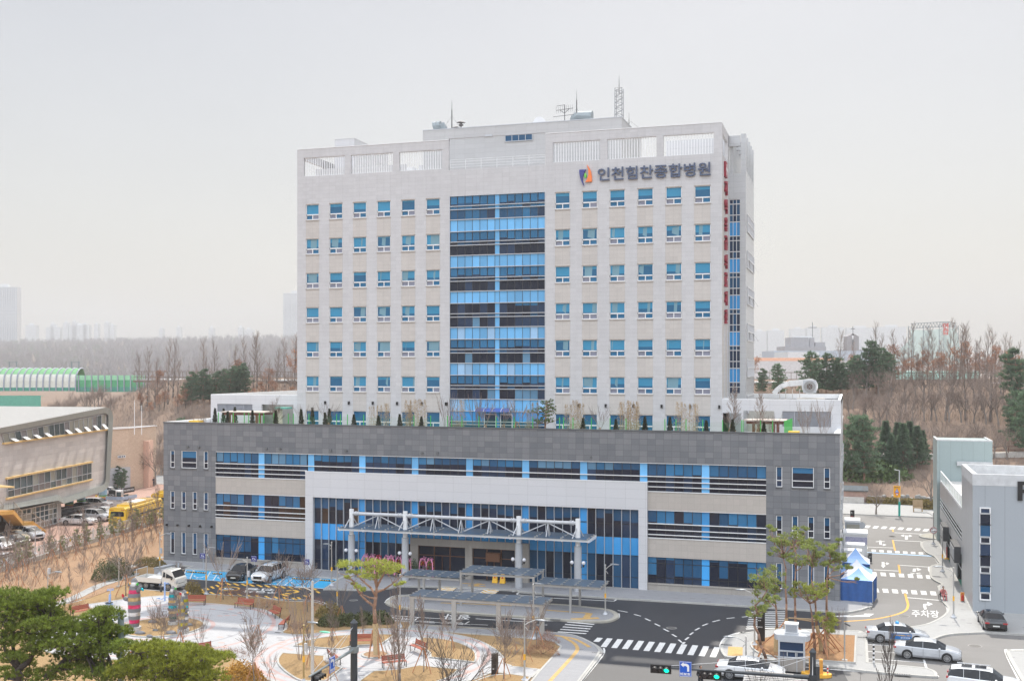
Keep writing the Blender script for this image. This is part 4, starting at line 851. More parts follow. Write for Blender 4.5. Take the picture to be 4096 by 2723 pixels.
def mktree(name,label,cat,TR,TW,bm=BARK,tm=TWIG,extra=(),trunk='trunk',crown='branches'):
    t=local(thing(name,label,cat));TR.build(trunk,bm,t,smooth=True)
    if TW.f:TW.build(crown,tm,t)
    for n_,mb_,mm in extra:mb_.build(n_,mm,t)
    return t
def bare(seed,h,r0,kind='tall'):
    g=random.Random(seed);TR,TW=MB(),MB();tips=[]
    if kind=='tall':
        n=9;pts=[Vector((0,0,-.1))];d=Vector((0,0,1))
        for i in range(n):d=(d+rvec(g)*.05+Vector((0,0,.1))).normalized();pts.append(pts[-1]+d*h/n)
        rr=[r0*(1-.93*i/n)for i in range(n+1)];TR.path(pts,rr,6)
        for k in range(26):
            t=.18+.8*k/26;i=min(n-1,int(t*n));q=pts[i].lerp(pts[i+1],t*n-i);a=g.uniform(0,6.28);e=.9+.5*t
            dd=Vector((math.cos(a),math.sin(a),math.tan(e)*.8)).normalized();grow(TR,TW,q,dd,h*.16*(1.25-t*.7),max(.02,rr[i]*.35),2,g,.5,.22,2,.013,.1,.62,.045,tips,.3)
    elif kind=='round':
        grow(TR,TW,(0,0,-.1),(0,0,1),h*.30,r0,4,g,.62,.16,3,.014,.12,.76,.045,tips,.55)
    elif kind=='vase':
        TR.path([(0,0,-.1),(0.02,0,h*.14),(0,.02,h*.26)],[r0,r0*.85,r0*.7],6)
        for k in range(5):a=k*1.26+g.random()*.5;grow(TR,TW,(0,.02,h*(.2+.012*k)),(math.cos(a)*.5,math.sin(a)*.5,1),h*.34,r0*.45,2,g,.42,.25,3,.011,.1,.62,.04,tips,.3)
    elif kind=='multi':
        for k in range(5):a=k*1.26+g.random();grow(TR,TW,(.08*math.cos(a),.08*math.sin(a),0),(math.cos(a)*.22,math.sin(a)*.22,1),h*.5,r0*.5,2,g,.35,.3,3,.009,.08,.6,.03,tips,.3)
    elif kind=='spread':
        for k in range(3):a=k*2.1+g.random()*.7;grow(TR,TW,(0,0,h*.22),(math.cos(a)*.8,math.sin(a)*.8,1),h*.38,r0*.6,3,g,.6,.12,3,.010,.16,.66,.035,tips,.3)
        TR.path([(0,0,-.1),(.03,.02,h*.12),(0,0,h*.24)],[r0,r0*.85,r0*.8],7)
    return TR,TW,tips
def stakes(TR,h,r,n=3,w_=.035):
    b=MB()
    for k in range(n):a=k*2*math.pi/n+.5;b.tube((math.cos(a)*r,math.sin(a)*r,0),(math.cos(a)*.06,math.sin(a)*.06,h),w_,w_,5)
    return b
# ---- prototypes shared by copies (each copied as thing + parts)
def needle_pads(seed,h,cr,n,L=.22,nn=12,wd=.02,base=.35,flat=.3,r0=.16,lean=.0,m1=None,tiers=9):
    g=random.Random(seed);TR,TW,NB=MB(),MB(),MB();k=7;pts=[Vector((0,0,-.1))];d=Vector((lean,0,1)).normalized()
    for i in range(k):d=(d+rvec(g)*.10+Vector((0,0,.12))).normalized();pts.append(pts[-1]+d*h/k)
    rr=[r0*(1-.8*i/k)for i in range(k+1)];TR.path(pts,rr,7)
    for j in range(tiers):
        t=base+(1-base)*(j+.5)/tiers;i=min(k-1,int(t*k));q=pts[i].lerp(pts[i+1],t*k-i);prof=math.sin(min(1,(1-t)/(1-base)*1.15+.18)*math.pi*.62)
        for a in range(5 if j<tiers-2 else 3):
            an=a*1.257+g.random()*1.0+j;Lb=cr*prof*g.uniform(.55,1.1);e=q+Vector((math.cos(an)*Lb,math.sin(an)*Lb,Lb*g.uniform(.05,.4)));mid=q.lerp(e,.5)+rvec(g)*.12
            TR.path([q,mid,e],[max(.02,rr[i]*.35),.03,.015],4)
            for c in range(3):
                cc=q.lerp(e,.45+.28*c)+rvec(g)*.15;rad=cr*.24*g.uniform(.7,1.25)
                for _ in range(max(3,int(n/(tiers*15)))):
                    v=rvec(g)*rad*(g.random()**.5);v.z*=flat;v.z=abs(v.z)*.9-.05;tuft(NB,cc+v,(v.x*.4,v.y*.4,.9),L,nn,g,wd,.8)
    return TR,NB
rv=random.Random(11)
PT={}
for i in range(3):TR,TW,_=bare(20+i,9.5,.15,'tall');PT['tall%d'%i]=mktree('bare_tree','tall slim leafless tree on the wooded bank','tree',TR,TW)
for i in range(3):TR,TW,_=bare(30+i,7.5,.2,'round');PT['round%d'%i]=mktree('bare_tree','round crowned leafless tree on the leafy slope','tree',TR,TW,BARK,TWIG)
for i in range(3):
    TR,TW,tips=bare(40+i,8.5,.13,'tall');LB=MB();g=random.Random(i)
    for p,d in tips:
        if g.random()<.75 and p.z<6.2:leaves(LB,p,12,.5,.27,g,1,0,.8)
        elif g.random()<.12:leaves(LB,p,4,.3,.18,g,1,0,.8)
    PT['oak%d'%i]=mktree('oak_tree','slim tree holding rusty dry leaves on the bank','tree',TR,TW,BARKD,TWIG,[('dry_leaves',LB,DRY)])
for i in range(2):
    TR,NB=needle_pads(50+i,9,2.2,1100,.55,7,.06,.12,.9,.16,tiers=11);PT['pine%d'%i]=mktree('pine_tree','bushy green pine standing on the wooded bank','tree',TR,NB,BARKP,PIND,crown='crown')
def spruce(seed,h,cr,L=.45,n=700,wd=.05,mat=PIND):
    g=random.Random(seed);TR,NB=MB(),MB();TR.tube((0,0,-.1),(0,0,h*.95),.12,.02,6)
    for _ in range(n):
        t=g.random()**.75*.95+.03;a=g.uniform(0,6.28);r=cr*(1-t)*g.uniform(.35,1.05)*(1+.25*math.sin(t*40));z=h*(t*.9+.1)-r*.12
        tuft(NB,(math.cos(a)*r,math.sin(a)*r,z),(math.cos(a),math.sin(a),-.1),L,6,g,wd,.6)
    return TR,NB
TR,NB=spruce(3,7.5,2.0,.55,900,.07);PT['spruce']=mktree('spruce_tree','dark pointed spruce at the foot of the bank','tree',TR,NB,BARKP,PIND,crown='crown')
TR,NB=spruce(5,1.55,.42,.13,520,.016);PT['thuja']=mktree('conical_evergreen','small cone shaped evergreen on the roof garden','shrub',TR,NB,BARKD,THU,crown='foliage')
# young planted trees with wooden stakes
for i in range(4):
    TR,TW,_=bare(60+i,[4.6,5.4,4.2,6.2][i],[.036,.042,.034,.055][i],['tall','vase','vase','round'][i]);PT['young%d'%i]=mktree('young_tree','young bare tree held by wooden stakes in the orange garden soil','tree',TR,TW,BARK,TWIG,[('stake',stakes(None,1.6,.75),STK)])
for i in range(2):
    TR,TW,_=bare(70+i,3.6,.034,'multi');PT['multi%d'%i]=mktree('young_tree','many stemmed bare young tree in the garden','tree',TR,TW,BARK,TWIG)
for i in range(2):
    TR,NB=needle_pads(80+i,3.0,.55,130,.26,9,.014,.25,.9,.035,tiers=6);PT['sap%d'%i]=mktree('pine_sapling','thin pine sapling along the school fence','tree',TR,NB,BARKP,M('sapling needles',(.26,.29,.12),.8,var=.3),[('stake',stakes(None,1.2,.5,3,.03),STK)],crown='needles')
def bush(seed,rx,ry,h,n,size,mat,name,label,cat='shrub',thin=.6,stems=0):
    g=random.Random(seed);b=MB()
    for _ in range(n):
        a,u=g.uniform(0,6.28),g.random()**.5;x,y=rx*u*math.cos(a),ry*u*math.sin(a);z=h*(1-u**3)*g.uniform(.55,1.08)*g.random()**.35
        p=Vector((x,y,max(.02,z)));a_=rvec(g)*size;a_.z=abs(a_.z);b_=a_.cross(rvec(g)).normalized()*size*thin;b.face([p-b_*.5,p+b_*.5,p+a_])
    t=local(thing(name,label,cat));b.build('foliage',mat,t);s=MB()
    for k in range(7):a=g.uniform(0,6.28);s.tube((0,0,0),(rx*.7*math.cos(a),ry*.7*math.sin(a),h*.6),.012,.006,3)
    s.build('stem',BARKD,t);return t
# ================================================================= TERRAIN BEHIND
def HT(x,y):
    y0=187.5-.04*x*.3;t=(y-y0)/62.
    t=min(1,max(0,t));h=.6+17.6*(t*.75+.25*t*t*(3-2*t))
    s=min(1,max(0,(-x-170)/45.));s=s*s*(3-2*s);h=h*(1-s)+(1.0+7*min(1,max(0,(y-200)/120)))*s
    if y>330:h=h*(1-min(1,(y-330)/120)*.55)
    k=min(1,max(0,(y-750)/1250));f=min(1,max(0,(-.17-x/max(y,1))/.2));h+=70*k*f
    return h+.35*math.sin(x*.11+y*.05)+.25*math.sin(y*.21-x*.07)
b=MB();xs=[-2200+120*i for i in range(10)]+[-1000+54*i for i in range(12)]+[-360+6*i for i in range(90)]+[180+60*i for i in range(16)];ys=[187+3.2*i for i in range(30)]+[285+30*i for i in range(62)]+[2200,2600,3600]
ys=[186.2]+ys;vs=[(x,y,HT(x,y)if y>187 else -.05)for y in ys for x in xs];nx=len(xs)
b.idx(vs,[(j*nx+i,j*nx+i+1,(j+1)*nx+i+1,(j+1)*nx+i)for j in range(len(ys)-1)for i in range(nx-1)]);b.build('hillside',LEAFY,smooth=True,kind='structure')
def rd(r,d):return(r*CT-d*ST,r*ST+d*CT)
def at(sx,d):return rd((sx-CX_)/F_*d,d)     # bearing given by a photo column, at ground distance d
def atY(sx,Y):t=(sx-CX_)/F_;return at(sx,Y/(t*ST+CT))
def col(k,x):return px(k,x,0)[0]
# path across the bank with brown railing
b=MB();pp=[(x,208+.02*x)for x in range(-90,60,4)]
b2=MB()
for i in range(len(pp)-1):
    (x0,y0),(x1,y1)=pp[i],pp[i+1];z0,z1=HT(x0,y0)+.55,HT(x1,y1)+.55
    b.face([(x0,y0-1.0,z0),(x1,y1-1.0,z1),(x1,y1+1.0,z1),(x0,y0+1.0,z0)]);b.face([(x0,y0-1.0,z0-1),(x1,y1-1.0,z1-1),(x1,y1-1.0,z1),(x0,y0-1.0,z0)])
    b2.tube((x0,y0-1.0,z0),(x0,y0-1.0,z0+1.2),.08,n=4)
    for h in(.5,1.1):b2.tube((x0,y0-1.0,z0+h),(x1,y1-1.0,z1+h),.05,n=4)
b.build('footpath',CONC,kind='structure')
t=thing('path_railing','brown railing beside the footpath crossing the bank','railing',(0,208,8));b2.build('railing',M('brown rail',(.16,.07,.05),.7),t)
# ridge fence and the road edge behind it
t=thing('ridge_fence','long picket fence along the top of the bank','fence',(-60,250,18));b=MB();b2=MB()
for i in range(250):
    x=-183+i*1.15;z=18.3+.3;b2.box(x-.05,x+.05,250,250.1,z-.4,z+1.9)
for z in(18.9,20.4):b.box(-183,104,249.95,250.02,z,z+.14)
b.box(-183,104,249.5,250.6,17.6,18.05)
b.build('rail',M('fence brown',(.20,.15,.12),.8),t);b2.build('picket',M('fence brown',(.20,.15,.12)),t)
b=MB();b.box(-183,104,250.7,262,17.6,18.35);b.build('ridge_road',M('pale road',(.55,.55,.54),.8),kind='structure')
# ---- trees of the bank, each one its own
def put(kind,sx,d,s=1.,lab=None,grp=None,base=None):
    x,y=at(sx,d);z=HT(x,y)-.1 if base is None else base;return place(PT[kind],0,(x,y,z),rv.uniform(0,6.28),s*rv.uniform(.95,1.05),lab,grp)
for k,(sx,s)in enumerate([(col('O',x),s)for x,s in((600,1.35),(665,.9),(730,1.2),(790,.95),(850,1.05),(905,.95),(985,1.15),(1040,.95),(1080,1.5),(1140,1.2),(1200,1.1),(1260,.95),(340,.95),(200,.8))]):
    put('pine%d'%(k%2),sx,226+6*rv.random()+(4 if k%3 else 0),s*.8,'green pine in the row on the ridge right of the tower','pines on the ridge right of the tower')
for k,x in enumerate((1450,1500,1545,1600,1650,1700,1760,1800,1850,1880,1930)):
    put('pine%d'%(k%2),col('N',x),262+8*rv.random(),rv.choice([.6,.75,.85,.95]),'green pine in the row on the ridge left of the tower','pines on the ridge left of the tower')
for k,x in enumerate((130,1140,1180,1300,1430,1360,1520,1570,1620,1690,1745,1790,1830,1870,1900,1950,1990,2050,2090,2150,2200,2260,2310,830,970)):
    s=rv.uniform(.95,1.35);put('tall%d'%(k%3)if k%3 else 'oak%d'%(k%3),col('O',x),236+10*rv.random(),s,'tall slim tree on the ridge right of the tower','bare trees on the ridge right of the tower')
for k,x in enumerate((1250,1330,1380,1470,1560,1660,1760,1850,1960,2040,2120,2230,2300,2350,1210,1410,1500,1610,1720,1800,1900,2080,2170,2270)):put('oak%d'%(k%3),col('O',x),232+6*rv.random(),rv.uniform(.55,.85),'low rusty leaved oak by the ridge fence right of the tower','rusty oaks by the ridge fence')
for k,x in enumerate((1110,1160,1215,1240,1320,1360,1400,1500,1540,1600,1630,1690,1800,1860,1930,1990,2020,2090,2110,2170,2180,2240,2290,2320,2340)):
    put(['tall0','tall1','round1','oak1','tall2'][k%5],col('N',x),262+14*rv.random(),rv.uniform(.95,1.5),'leafless tree on the ridge left of the tower','bare trees on the ridge left of the tower')
for k,x in enumerate((1120,1180,1250,1290,1400,1460,1980,2060,2140,2250,2310)):put('oak%d'%(k%3),col('N',x),258+6*rv.random(),rv.uniform(.5,.8),'low rusty leaved oak on the ridge left of the tower','rusty oaks left of the tower')
for k,(x,d,s)in enumerate(((700,200,1),(800,196,1.2),(880,214,1),(930,192,1),(1000,208,1.2),(1090,222,1.1),(1180,201,1.3),(1230,216,1.1),(1320,203,1.1),(1400,222,1.2),(1460,210,1.1),(1590,209,1.5),(1650,222,1.1),(1770,208,1.2),(1850,220,1.2),(1920,212,1.2),(1990,206,1.6),(2090,222,1.2),(2170,201,1.15),(2250,214,1.3),(760,222,1),(1080,193,.9),(1240,190,.8),(1700,228,1),(1540,228,1),*[(660+g9*37,190+(g9*13)%40,1)for g9 in range(44)],(1960,228,1),(2140,230,1))):
    put('round%d'%(k%3),col('F',x),d,s,'leafless round crowned tree on the brown slope right of the hospital','bare trees on the slope right of the hospital')
for k,(x,d)in enumerate([(x,196+7*((k*5)%7))for k,x in enumerate(range(1030,1480,26))]+[(rv.uniform(360,1010),rv.uniform(225,300))for _ in range(40)]+[(rv.uniform(1420,2250),rv.uniform(206,246))for _ in range(34)]):
    put('round%d'%(k%3),col('E',x),d,rv.uniform(.7,1.15),'leafless tree in the brown thicket left of the hospital','bare trees left of the hospital')
for x,d,s in((760,188,1.0),(860,186,1.05),(2250,205,1.25),(2200,196,.9),(2300,190,1.1)):put('pine%d'%(x//10%2),col('F',x),d,s*1.15,'large green pine low on the bank right of the hospital','pines low on the bank')
for x,d,s in((1055,192,1.1),(1110,190,.9),(1160,194,.95),(1210,190,1.1),(1270,193,1.0),(1335,191,1.05),(1385,193,.8)):put('spruce',col('F',x),d,s,'dark pointed spruce in the clump at the foot of the bank','spruces at the foot of the bank')
for x,d,s in((1080,205,1.0),(1640,225,.95),(1590,222,.7),(1050,190,.45),(1090,187,.4),(20,150,1.1),(400,230,.7),(560,235,.5),(620,236,.55),(780,228,.55),(900,226,.55),(1060,215,.9)):put('pine%d'%(x//10%2),col('E',x),d,s,'green pine among bare trees left of the hospital','pines among the bare trees left')
# low undergrowth on the bank: uncountable
g=random.Random(5);b=MB()
for _ in range(20000):
    x=g.uniform(-185,75);y=189+g.random()**.7*60;z=HT(x,y);h=g.uniform(.3,1.7)
    for k in range(3):a=g.uniform(0,6.28);v=Vector((math.cos(a)*.5,math.sin(a)*.5,1))*h;s=Vector((math.sin(a),-math.cos(a),0))*.03;b.face([Vector((x,y,z))-s,Vector((x,y,z))+s,Vector((x,y,z))+v])
tag(b.build('undergrowth',TWIG,kind='stuff'),'brown leafless undergrowth covering the bank')
# far wood on the hill behind
g=random.Random(9);b=MB();b2=MB()
for _ in range(6500):
    sx=g.uniform(-250,1330);d=g.uniform(800,2150);x,y=at(sx,d);z=HT(x,y);h=g.uniform(11,19);ev=g.random()<(.10 if sx<400 else .03)
    (b2 if ev else b).tube((x,y,z-1),(x,y,z+h*.6),.2,.08,3,cap=False)
    if ev:leaves(b2,(x,y,z+h*.6),60,h*.3,1.6,g)
    else:
        for k in range(11):
            a=g.uniform(0,6.28);t=g.uniform(.2,.6);p=Vector((x,y,z+h*t));v=Vector((math.cos(a)*.45,math.sin(a)*.45,1))*h*g.uniform(.25,.42);s=Vector((CT,ST,0))*.16
            b.face([p-s,p+s,p+v])
            for q in range(3):pm=p+v*g.uniform(.3,.9);vv=(v.normalized()+rvec(g)*.7)*h*.16;b.face([pm-s*.7,pm+s*.7,pm+vv])
tag(b.build('distant_wood',M('grey wood',(.30,.28,.285),.9,var=.3,vs=.05),kind='stuff'),'hazy leafless wood on the far hill');tag(b2.build('distant_evergreen_wood',PIND,kind='stuff'),'hazy evergreens scattered in the far wood')
# ================================================================= FAR STRUCTURES
APW=cladding('apartment wall',(.72,.74,.76),3.0,2.9,cellvar=.02,joint=.9,jw=.35,grain=.02);
def block(sx0,sx1,d,top,dep=14,base=0,mat=None,m=0):
    r0,r1=(sx0-CX_)/F_*d,(sx1-CX_)/F_*d;z1=HC+(HY_-top)/F_*d;b=MB();P=[(*rd(r0,d),),(*rd(r1,d),),(*rd(r1,d+dep),),(*rd(r0,d+dep),)]
    b.prism(P,base,z1,0);return b,P,z1
def tower(sx0,sx1,d,top,label,dep=16,name='apartment_tower',cat='apartment block',grp=None,win=True,mat=APW,base=0):
    b,P,z1=block(sx0,sx1,d,top,dep,base);c=rd(((sx0+sx1)/2-CX_)/F_*d,d);t=thing(name,label,cat,(*c,base),group=grp)
    b.build('wall',mat,t);wd=(sx1-sx0)/F_*d
    u=Vector((CT,ST,0));v=Vector((ST,-CT,0));v=Vector((ST,-CT,0))
    o=Vector((*P[0],0));rb=MB();rb.prism([tuple((o+u*wd*.3-v*3).xy),tuple((o+u*wd*.7-v*3).xy),tuple((o+u*wd*.7-v*10).xy),tuple((o+u*wd*.3-v*10).xy)],z1,z1+dep*.3);rb.build('roof_structure',M('roof plant',(.7,.72,.74),.7),t)
    if win:
        w_=MB();nf=int((z1-20)/3.0);nc=max(2,int(wd/3.6))
        for f_ in range(nf):
            for c_ in range(nc):
                q=o+u*(wd*(c_+.25)/nc)+v*.1;z=z1-2.6-3*f_;e=u*wd*.5/nc
                w_.face([(q.x,q.y,z-.7),((q+e).x,(q+e).y,z-.7),((q+e).x,(q+e).y,z+.9),(q.x,q.y,z+.9)])
        w_.build('window',M('far window',(.18,.22,.28),.4),t,kind='stuff' if nf*nc>100 else None)
    return t
tower(-60,68,2300,1147,'tall pale apartment tower fading into haze at the far left',20);tower(1133,1230,3000,1172,'hazy white apartment slab just left of the hospital tower',22)
for i,(a,c,y)in enumerate(((200,285,590),(395,430,580),(495,535,570),(565,600,563),(650,680,580),(740,770,580),(820,855,570),(1250,1280,617),(1385,1420,606),(1640,1680,612),(1870,1910,608),(1920,1990,625),(360,470,605),(540,700,592),(860,900,592))):
    tower(px('N',a,0)[0],px('N',c,0)[0],3300,px('N',0,y)[1],'tiny hazy tower block on the skyline above the far wood',20,grp='hazy blocks on the left skyline',win=False)
for i,(a,c,y)in enumerate(((250,385,350),(435,560,340),(570,680,330),(700,880,325),(900,1130,330),(1150,1390,322),(130,240,360))):
    tower(px('O',a,0)[0],px('O',c,0)[0],3600,px('O',0,y)[1],'faint hazy apartment slab on the right skyline',20,grp='hazy slabs on the right skyline',win=False)
GRC=M('grey church wall',(.30,.29,.30),.8);CRS=M('cross grey',(.15,.15,.16),.6)
def cross(mb,x,y,z,h):mb.box(x-.18,x+.18,y-.18,y+.18,z,z+h,0);mb.bar((x-h*.28*CT,y-h*.28*ST,z+h*.66),(x+h*.28*CT,y+h*.28*ST,z+h*.66),.36,.36,0)
c=at(col('O',950),600);t=thing('church_tower','grey gabled church tower with a slit window and cross on the horizon','church',(*c,15));d=600
u=Vector((CT,ST,0));wdt=6.6;z1=HC+(HY_-px('O',0,402)[1])/F_*d;za=HC+(HY_-px('O',0,378)[1])/F_*d;b=MB();o=Vector((*c,0));back=Vector((-ST,CT,0))*6
for s in(-1,1):
    p0=o+u*(.5*s);p1=o+u*(wdt/2*s);f=[(p0.x,p0.y,15),(p1.x,p1.y,15),(p1.x,p1.y,z1),(p0.x,p0.y,za-.5)];b.face(f if s>0 else f[::-1]);b.face([(p1.x,p1.y,15),(p1.x+back.x,p1.y+back.y,15),(p1.x+back.x,p1.y+back.y,z1),(p1.x,p1.y,z1)])
    b.face([(p1.x,p1.y,z1),(p1.x+back.x,p1.y+back.y,z1),(o.x+back.x,o.y+back.y,za),(o.x,o.y,za)])
p0=o-u*.5;p1=o+u*.5;zz=HC+(HY_-px('O',0,475)[1])/F_*d;b.face([(p0.x,p0.y,15),(p1.x,p1.y,15),(p1.x,p1.y,zz),(p0.x,p0.y,zz)]);b.build('wall',GRC,t);b=MB();cross(b,c[0],c[1],za-.3,4.2);b.build('cross',CRS,t)
tower(px('O',880,0)[0],px('O',1100,0)[0],604,px('O',0,512)[1],'low grey hall of the church on the horizon',20,'church_hall','church',win=False,mat=GRC,base=10)
t=tower(px('O',390,0)[0],px('O',730,0)[0],640,px('O',0,484)[1],'wide pale stepped church building with a thin cross',20,'church','church',win=False,mat=M('pale church wall',(.36,.36,.38),.8),base=10)
for a,c_,y in((440,585,410),(597,633,412),(640,722,450)):bb,_,z1=block(px('O',a,0)[0],px('O',c_,0)[0],642,px('O',0,y)[1],14,20);bb.build('upper_block',MATS['pale church wall'],t)
b=MB();c=at(col('O',617),645);cross(b,c[0],c[1],HC+(HY_-px('O',0,412)[1])/F_*645,9);b.build('cross',CRS,t)
for a,c_,y,d,cl,nm,lb in((300,1100,520,520,(.45,.50,.56),'warehouse','long pale blue warehouse roof beyond the ridge'),(415,670,530,480,(.62,.66,.68),'glass_shed','white skylit shed roof beyond the ridge'),(120,860,578,430,(.75,.42,.28),'warehouse','low orange roofed warehouse beyond the ridge'),(130,1000,604,400,(.60,.58,.58),'warehouse','low pale warehouse in front of the orange roof'),(1300,2000,690,330,(.35,.60,.52),'green_shed','pale green shed behind the ridge fence'),(1200,2359,770,300,(.62,.68,.70),'boundary_wall','white wall glimpsed behind the ridge fence')):
    bb,P,z1=block(px('O',a,0)[0],px('O',c_,0)[0],d,px('O',0,y)[1],25,8);tag(bb.build(nm,M('far '+lb[:14],cl,.8)),lb,'building' if 'wall' not in nm else 'wall')
# golf practice net
d=420;t=thing('golf_practice_net','huge pale green net hung between lattice masts beyond the ridge','golf net',(*at(col('O',1610),d),12));ST_M=M('mast steel',(.22,.26,.28),.6);fr=MB()
def O3(x,y,d):return Vector((*at(col('O',x),d),HC+(HY_-px('O',0,y)[1])/F_*d))
def lattice(mb,p,q,w_,n):
    p,q=Vector(p),Vector(q);dd=(q-p).normalized();u=Vector((CT,ST,0))if abs(dd.z)>.5 else Vector((0,0,1));
    for s in(-1,1):mb.bar(p+u*w_*s,q+u*w_*s,.22,.22)
    for i in range(n):mb.bar(p.lerp(q,i/n)+u*w_*(1 if i%2 else -1),p.lerp(q,(i+1)/n)+u*w_*(-1 if i%2 else 1),.12,.12)
tops=[(1428,318),(1550,310),(1680,303),(1730,300),(1800,312)]
for i,(x,y)in enumerate(tops):dd=d+(0 if i<3 else 15*(i-2));lattice(fr,O3(x,640,dd),O3(x,y,dd),.9,14)
for i in range(4):lattice(fr,O3(*tops[i],d+(0 if i<3 else 15*(i-2))),O3(*tops[i+1],d+(0 if i+1<3 else 15*(i-1))),.9,10)
fr.build('lattice_mast',ST_M,t)
nm,nt2,bs=mnodes('net');bs.inputs['Base Color'].default_value=(.5,.68,.64,1);bs.inputs['Alpha'].default_value=.6;bs.inputs['Roughness'].default_value=.9
b=MB();b.face([O3(1428,345,d),O3(1550,352,d),O3(1680,340,d),O3(1690,640,d),O3(1428,640,d)]);b.face([O3(1680,340,d),O3(1800,335,d+30),O3(1860,640,d+30),O3(1690,640,d)]);b.face([O3(1428,400,d),O3(1428,640,d),O3(1180,640,d),O3(1340,505,d),O3(1400,450,d)][::-1]);b.build('net',nm,t)
b=MB();text(b,'연',O3(1688,348,d-.5),(CT,ST,0),(0,0,1),2.3,2.6,.1,.02);text(b,'습',O3(1690,388,d-.5),(CT,ST,0),(0,0,1),2.3,2.6,.1,.02);b.build('lettering',M('far red',(.6,.12,.10)),t)
# ---- noise tunnel and barrier on the left
def tz(y,d):return HC+(HY_-px('N',0,y)[1])/F_*d
d0=380;t=thing('noise_tunnel','green and cream arched noise tunnel over the far road','tunnel',(*at(150,d0),10));TC=[M('tunnel cream',(.62,.62,.55),.5,var=.06),M('tunnel green',(.17,.40,.18),.5,var=.08),M('tunnel dark green',(.05,.27,.20),.5),M('rib grey',(.30,.33,.40),.6)]
b=MB();rb=MB();zb,zt=tz(1108,d0),tz(930,d0);prof=[(0,zb,2),(0,zb+2.2,0),(0.2,zb+6.3,0),(.7,zb+8.6,0),(1.6,zb+10.4,1),(3.2,zb+12.0,1),(5.5,zb+13.4,1),(8,zt,1),(11,zb+13.6,1),(14,zb+9,1),(15,zb,1)]
prof[7]=(8,zb+14,1);prof=[(a*.62,zb+(z-zb)*(zt-zb)/14,m_)for a,z,m_ in prof]
def Rr(sx,dd):return Vector((*at(sx,d0),0))+Vector((-ST,CT,0))*dd
xa,xb=-60,px('N',595,0)[0]
for i in range(len(prof)-1):p,q=prof[i],prof[i+1];A,B_=Rr(xa,p[0]),Rr(xb,p[0]);C_,D_=Rr(xb,q[0]),Rr(xa,q[0]);b.face([(A.x,A.y,p[1]),(B_.x,B_.y,p[1]),(C_.x,C_.y,q[1]),(D_.x,D_.y,q[1])],p[2])
n_=14
for k in range(n_):sx=xb-k*26.1;rb.path([(Rr(sx,a-.15).x,Rr(sx,a-.15).y,z+.1)for a,z,_ in prof[:9]],.28,4)
b.build('cladding',TC[:3],t);rb.build('rib',TC[3],t)
t=thing('noise_barrier','stepped green noise barrier continuing from the tunnel mouth','noise barrier',(*at(450,d0),10));b=MB();rb=MB();xc=px('N',1140,0)[0]
zs=[zb-.3,tz(1076,d0),tz(1022,d0),tz(984,d0)]
for i,m_ in enumerate((0,1,2)):A,B_=Rr(xb,.3),Rr(xc,.3);b.face([(A.x,A.y,zs[i]),(B_.x,B_.y,zs[i]),(B_.x,B_.y,zs[i+1]),(A.x,A.y,zs[i+1])],m_)
for k in range(11):q=Rr(xb+12+k*26,0);rb.box(q.x-.15,q.x+.15,q.y-.2,q.y+.1,zb,zs[3])
b.build('panel',[M('deep green panel',(.05,.27,.20),.5),M('green panel',(.07,.36,.16),.5),M('light green panel',(.30,.62,.38),.5)],t);rb.build('post',TC[3],t)
b=MB();A,B_=Rr(-60,-3),Rr(px('N',350,0)[0],-3);b.face([(A.x,A.y,4),(B_.x,B_.y,4),(B_.x,B_.y,tz(1145,d0)),(A.x,A.y,tz(1145,d0))]);b.face([(A.x,A.y,tz(1145,d0)),(B_.x,B_.y,tz(1145,d0)),(B_.x-2,B_.y+6,tz(1145,d0)),(A.x-2,A.y+6,tz(1145,d0))]);tag(b.build('retaining_wall',M('teal wall',(.10,.36,.26),.7)),'teal painted wall below the noise tunnel','wall')
for sx in(px('N',102,0)[0],px('N',592,0)[0]):
    x,y=at(sx,400);b=MB()
    for s in(-1.6,1.6):b.box(x+s-.15,x+s+.15,y-.15,y+.15,14,tz(876,400))
    b.box(x-2.2,x+2.2,y-.1,y+.1,tz(880,400)-.2,tz(880,400));tag(b.build('railway_gantry',ST_M),'thin railway gantry above the far tunnel','gantry','railway gantries')
# ================================================================= NEIGHBOURING BUILDINGS
def ray(k,x,y,P,n):
    """point where the sight line through a photo feature meets the plane through P with normal n"""
    u,v=px(k,x,y);t=(u-CX_)/F_;D=Vector((t*CT-ST,t*ST+CT,-(v-HY_)/F_));o=Vector((0,0,HC));n=Vector(n);return o+D*((Vector(P)-o).dot(n)/D.dot(n))
# ---- school on the left
A_=R(13.9);su=Vector((-math.sin(A_),math.cos(A_),0));sn=Vector((math.cos(A_),math.sin(A_),0));PF=Vector((-105.3,127.5,0))+sn*.8
def E2(x,y,o=0.):return ray('E',x,y,PF+sn*o,sn)
sch=thing('school_building','long pale stone school block with a rounded grey frame and open awning windows','school',(-105,120,.17))
SST=cladding('school stone',(.58,.55,.53),1.6,.62,cellvar=.10,joint=.35,rough=.7,off=.5,streak=.08);SFR=cladding('school grey frame',(.30,.32,.30),1.3,9,cellvar=.04,joint=.6,rough=.4,streak=.1);SRO=M('school roof metal',(.60,.58,.55),.4,.2,var=.05)
out=[(-130,498),(950,288),(985,300),(1005,330),(1015,380),(1010,480),(985,920),(978,975),(962,1012),(925,1040),(575,1150),(520,1122),(-130,1240)]
inn=[(-130,548),(930,338),(955,345),(968,362),(972,395),(968,480),(948,915),(945,945),(930,975),(905,990),(560,1100),(525,1070),(-130,1200)]
b=MB();b.idx([E2(*p)for p in inn],[tuple(range(len(inn)))[::-1]]);b.build('wall',SST,sch)
b=MB();n=len(out)
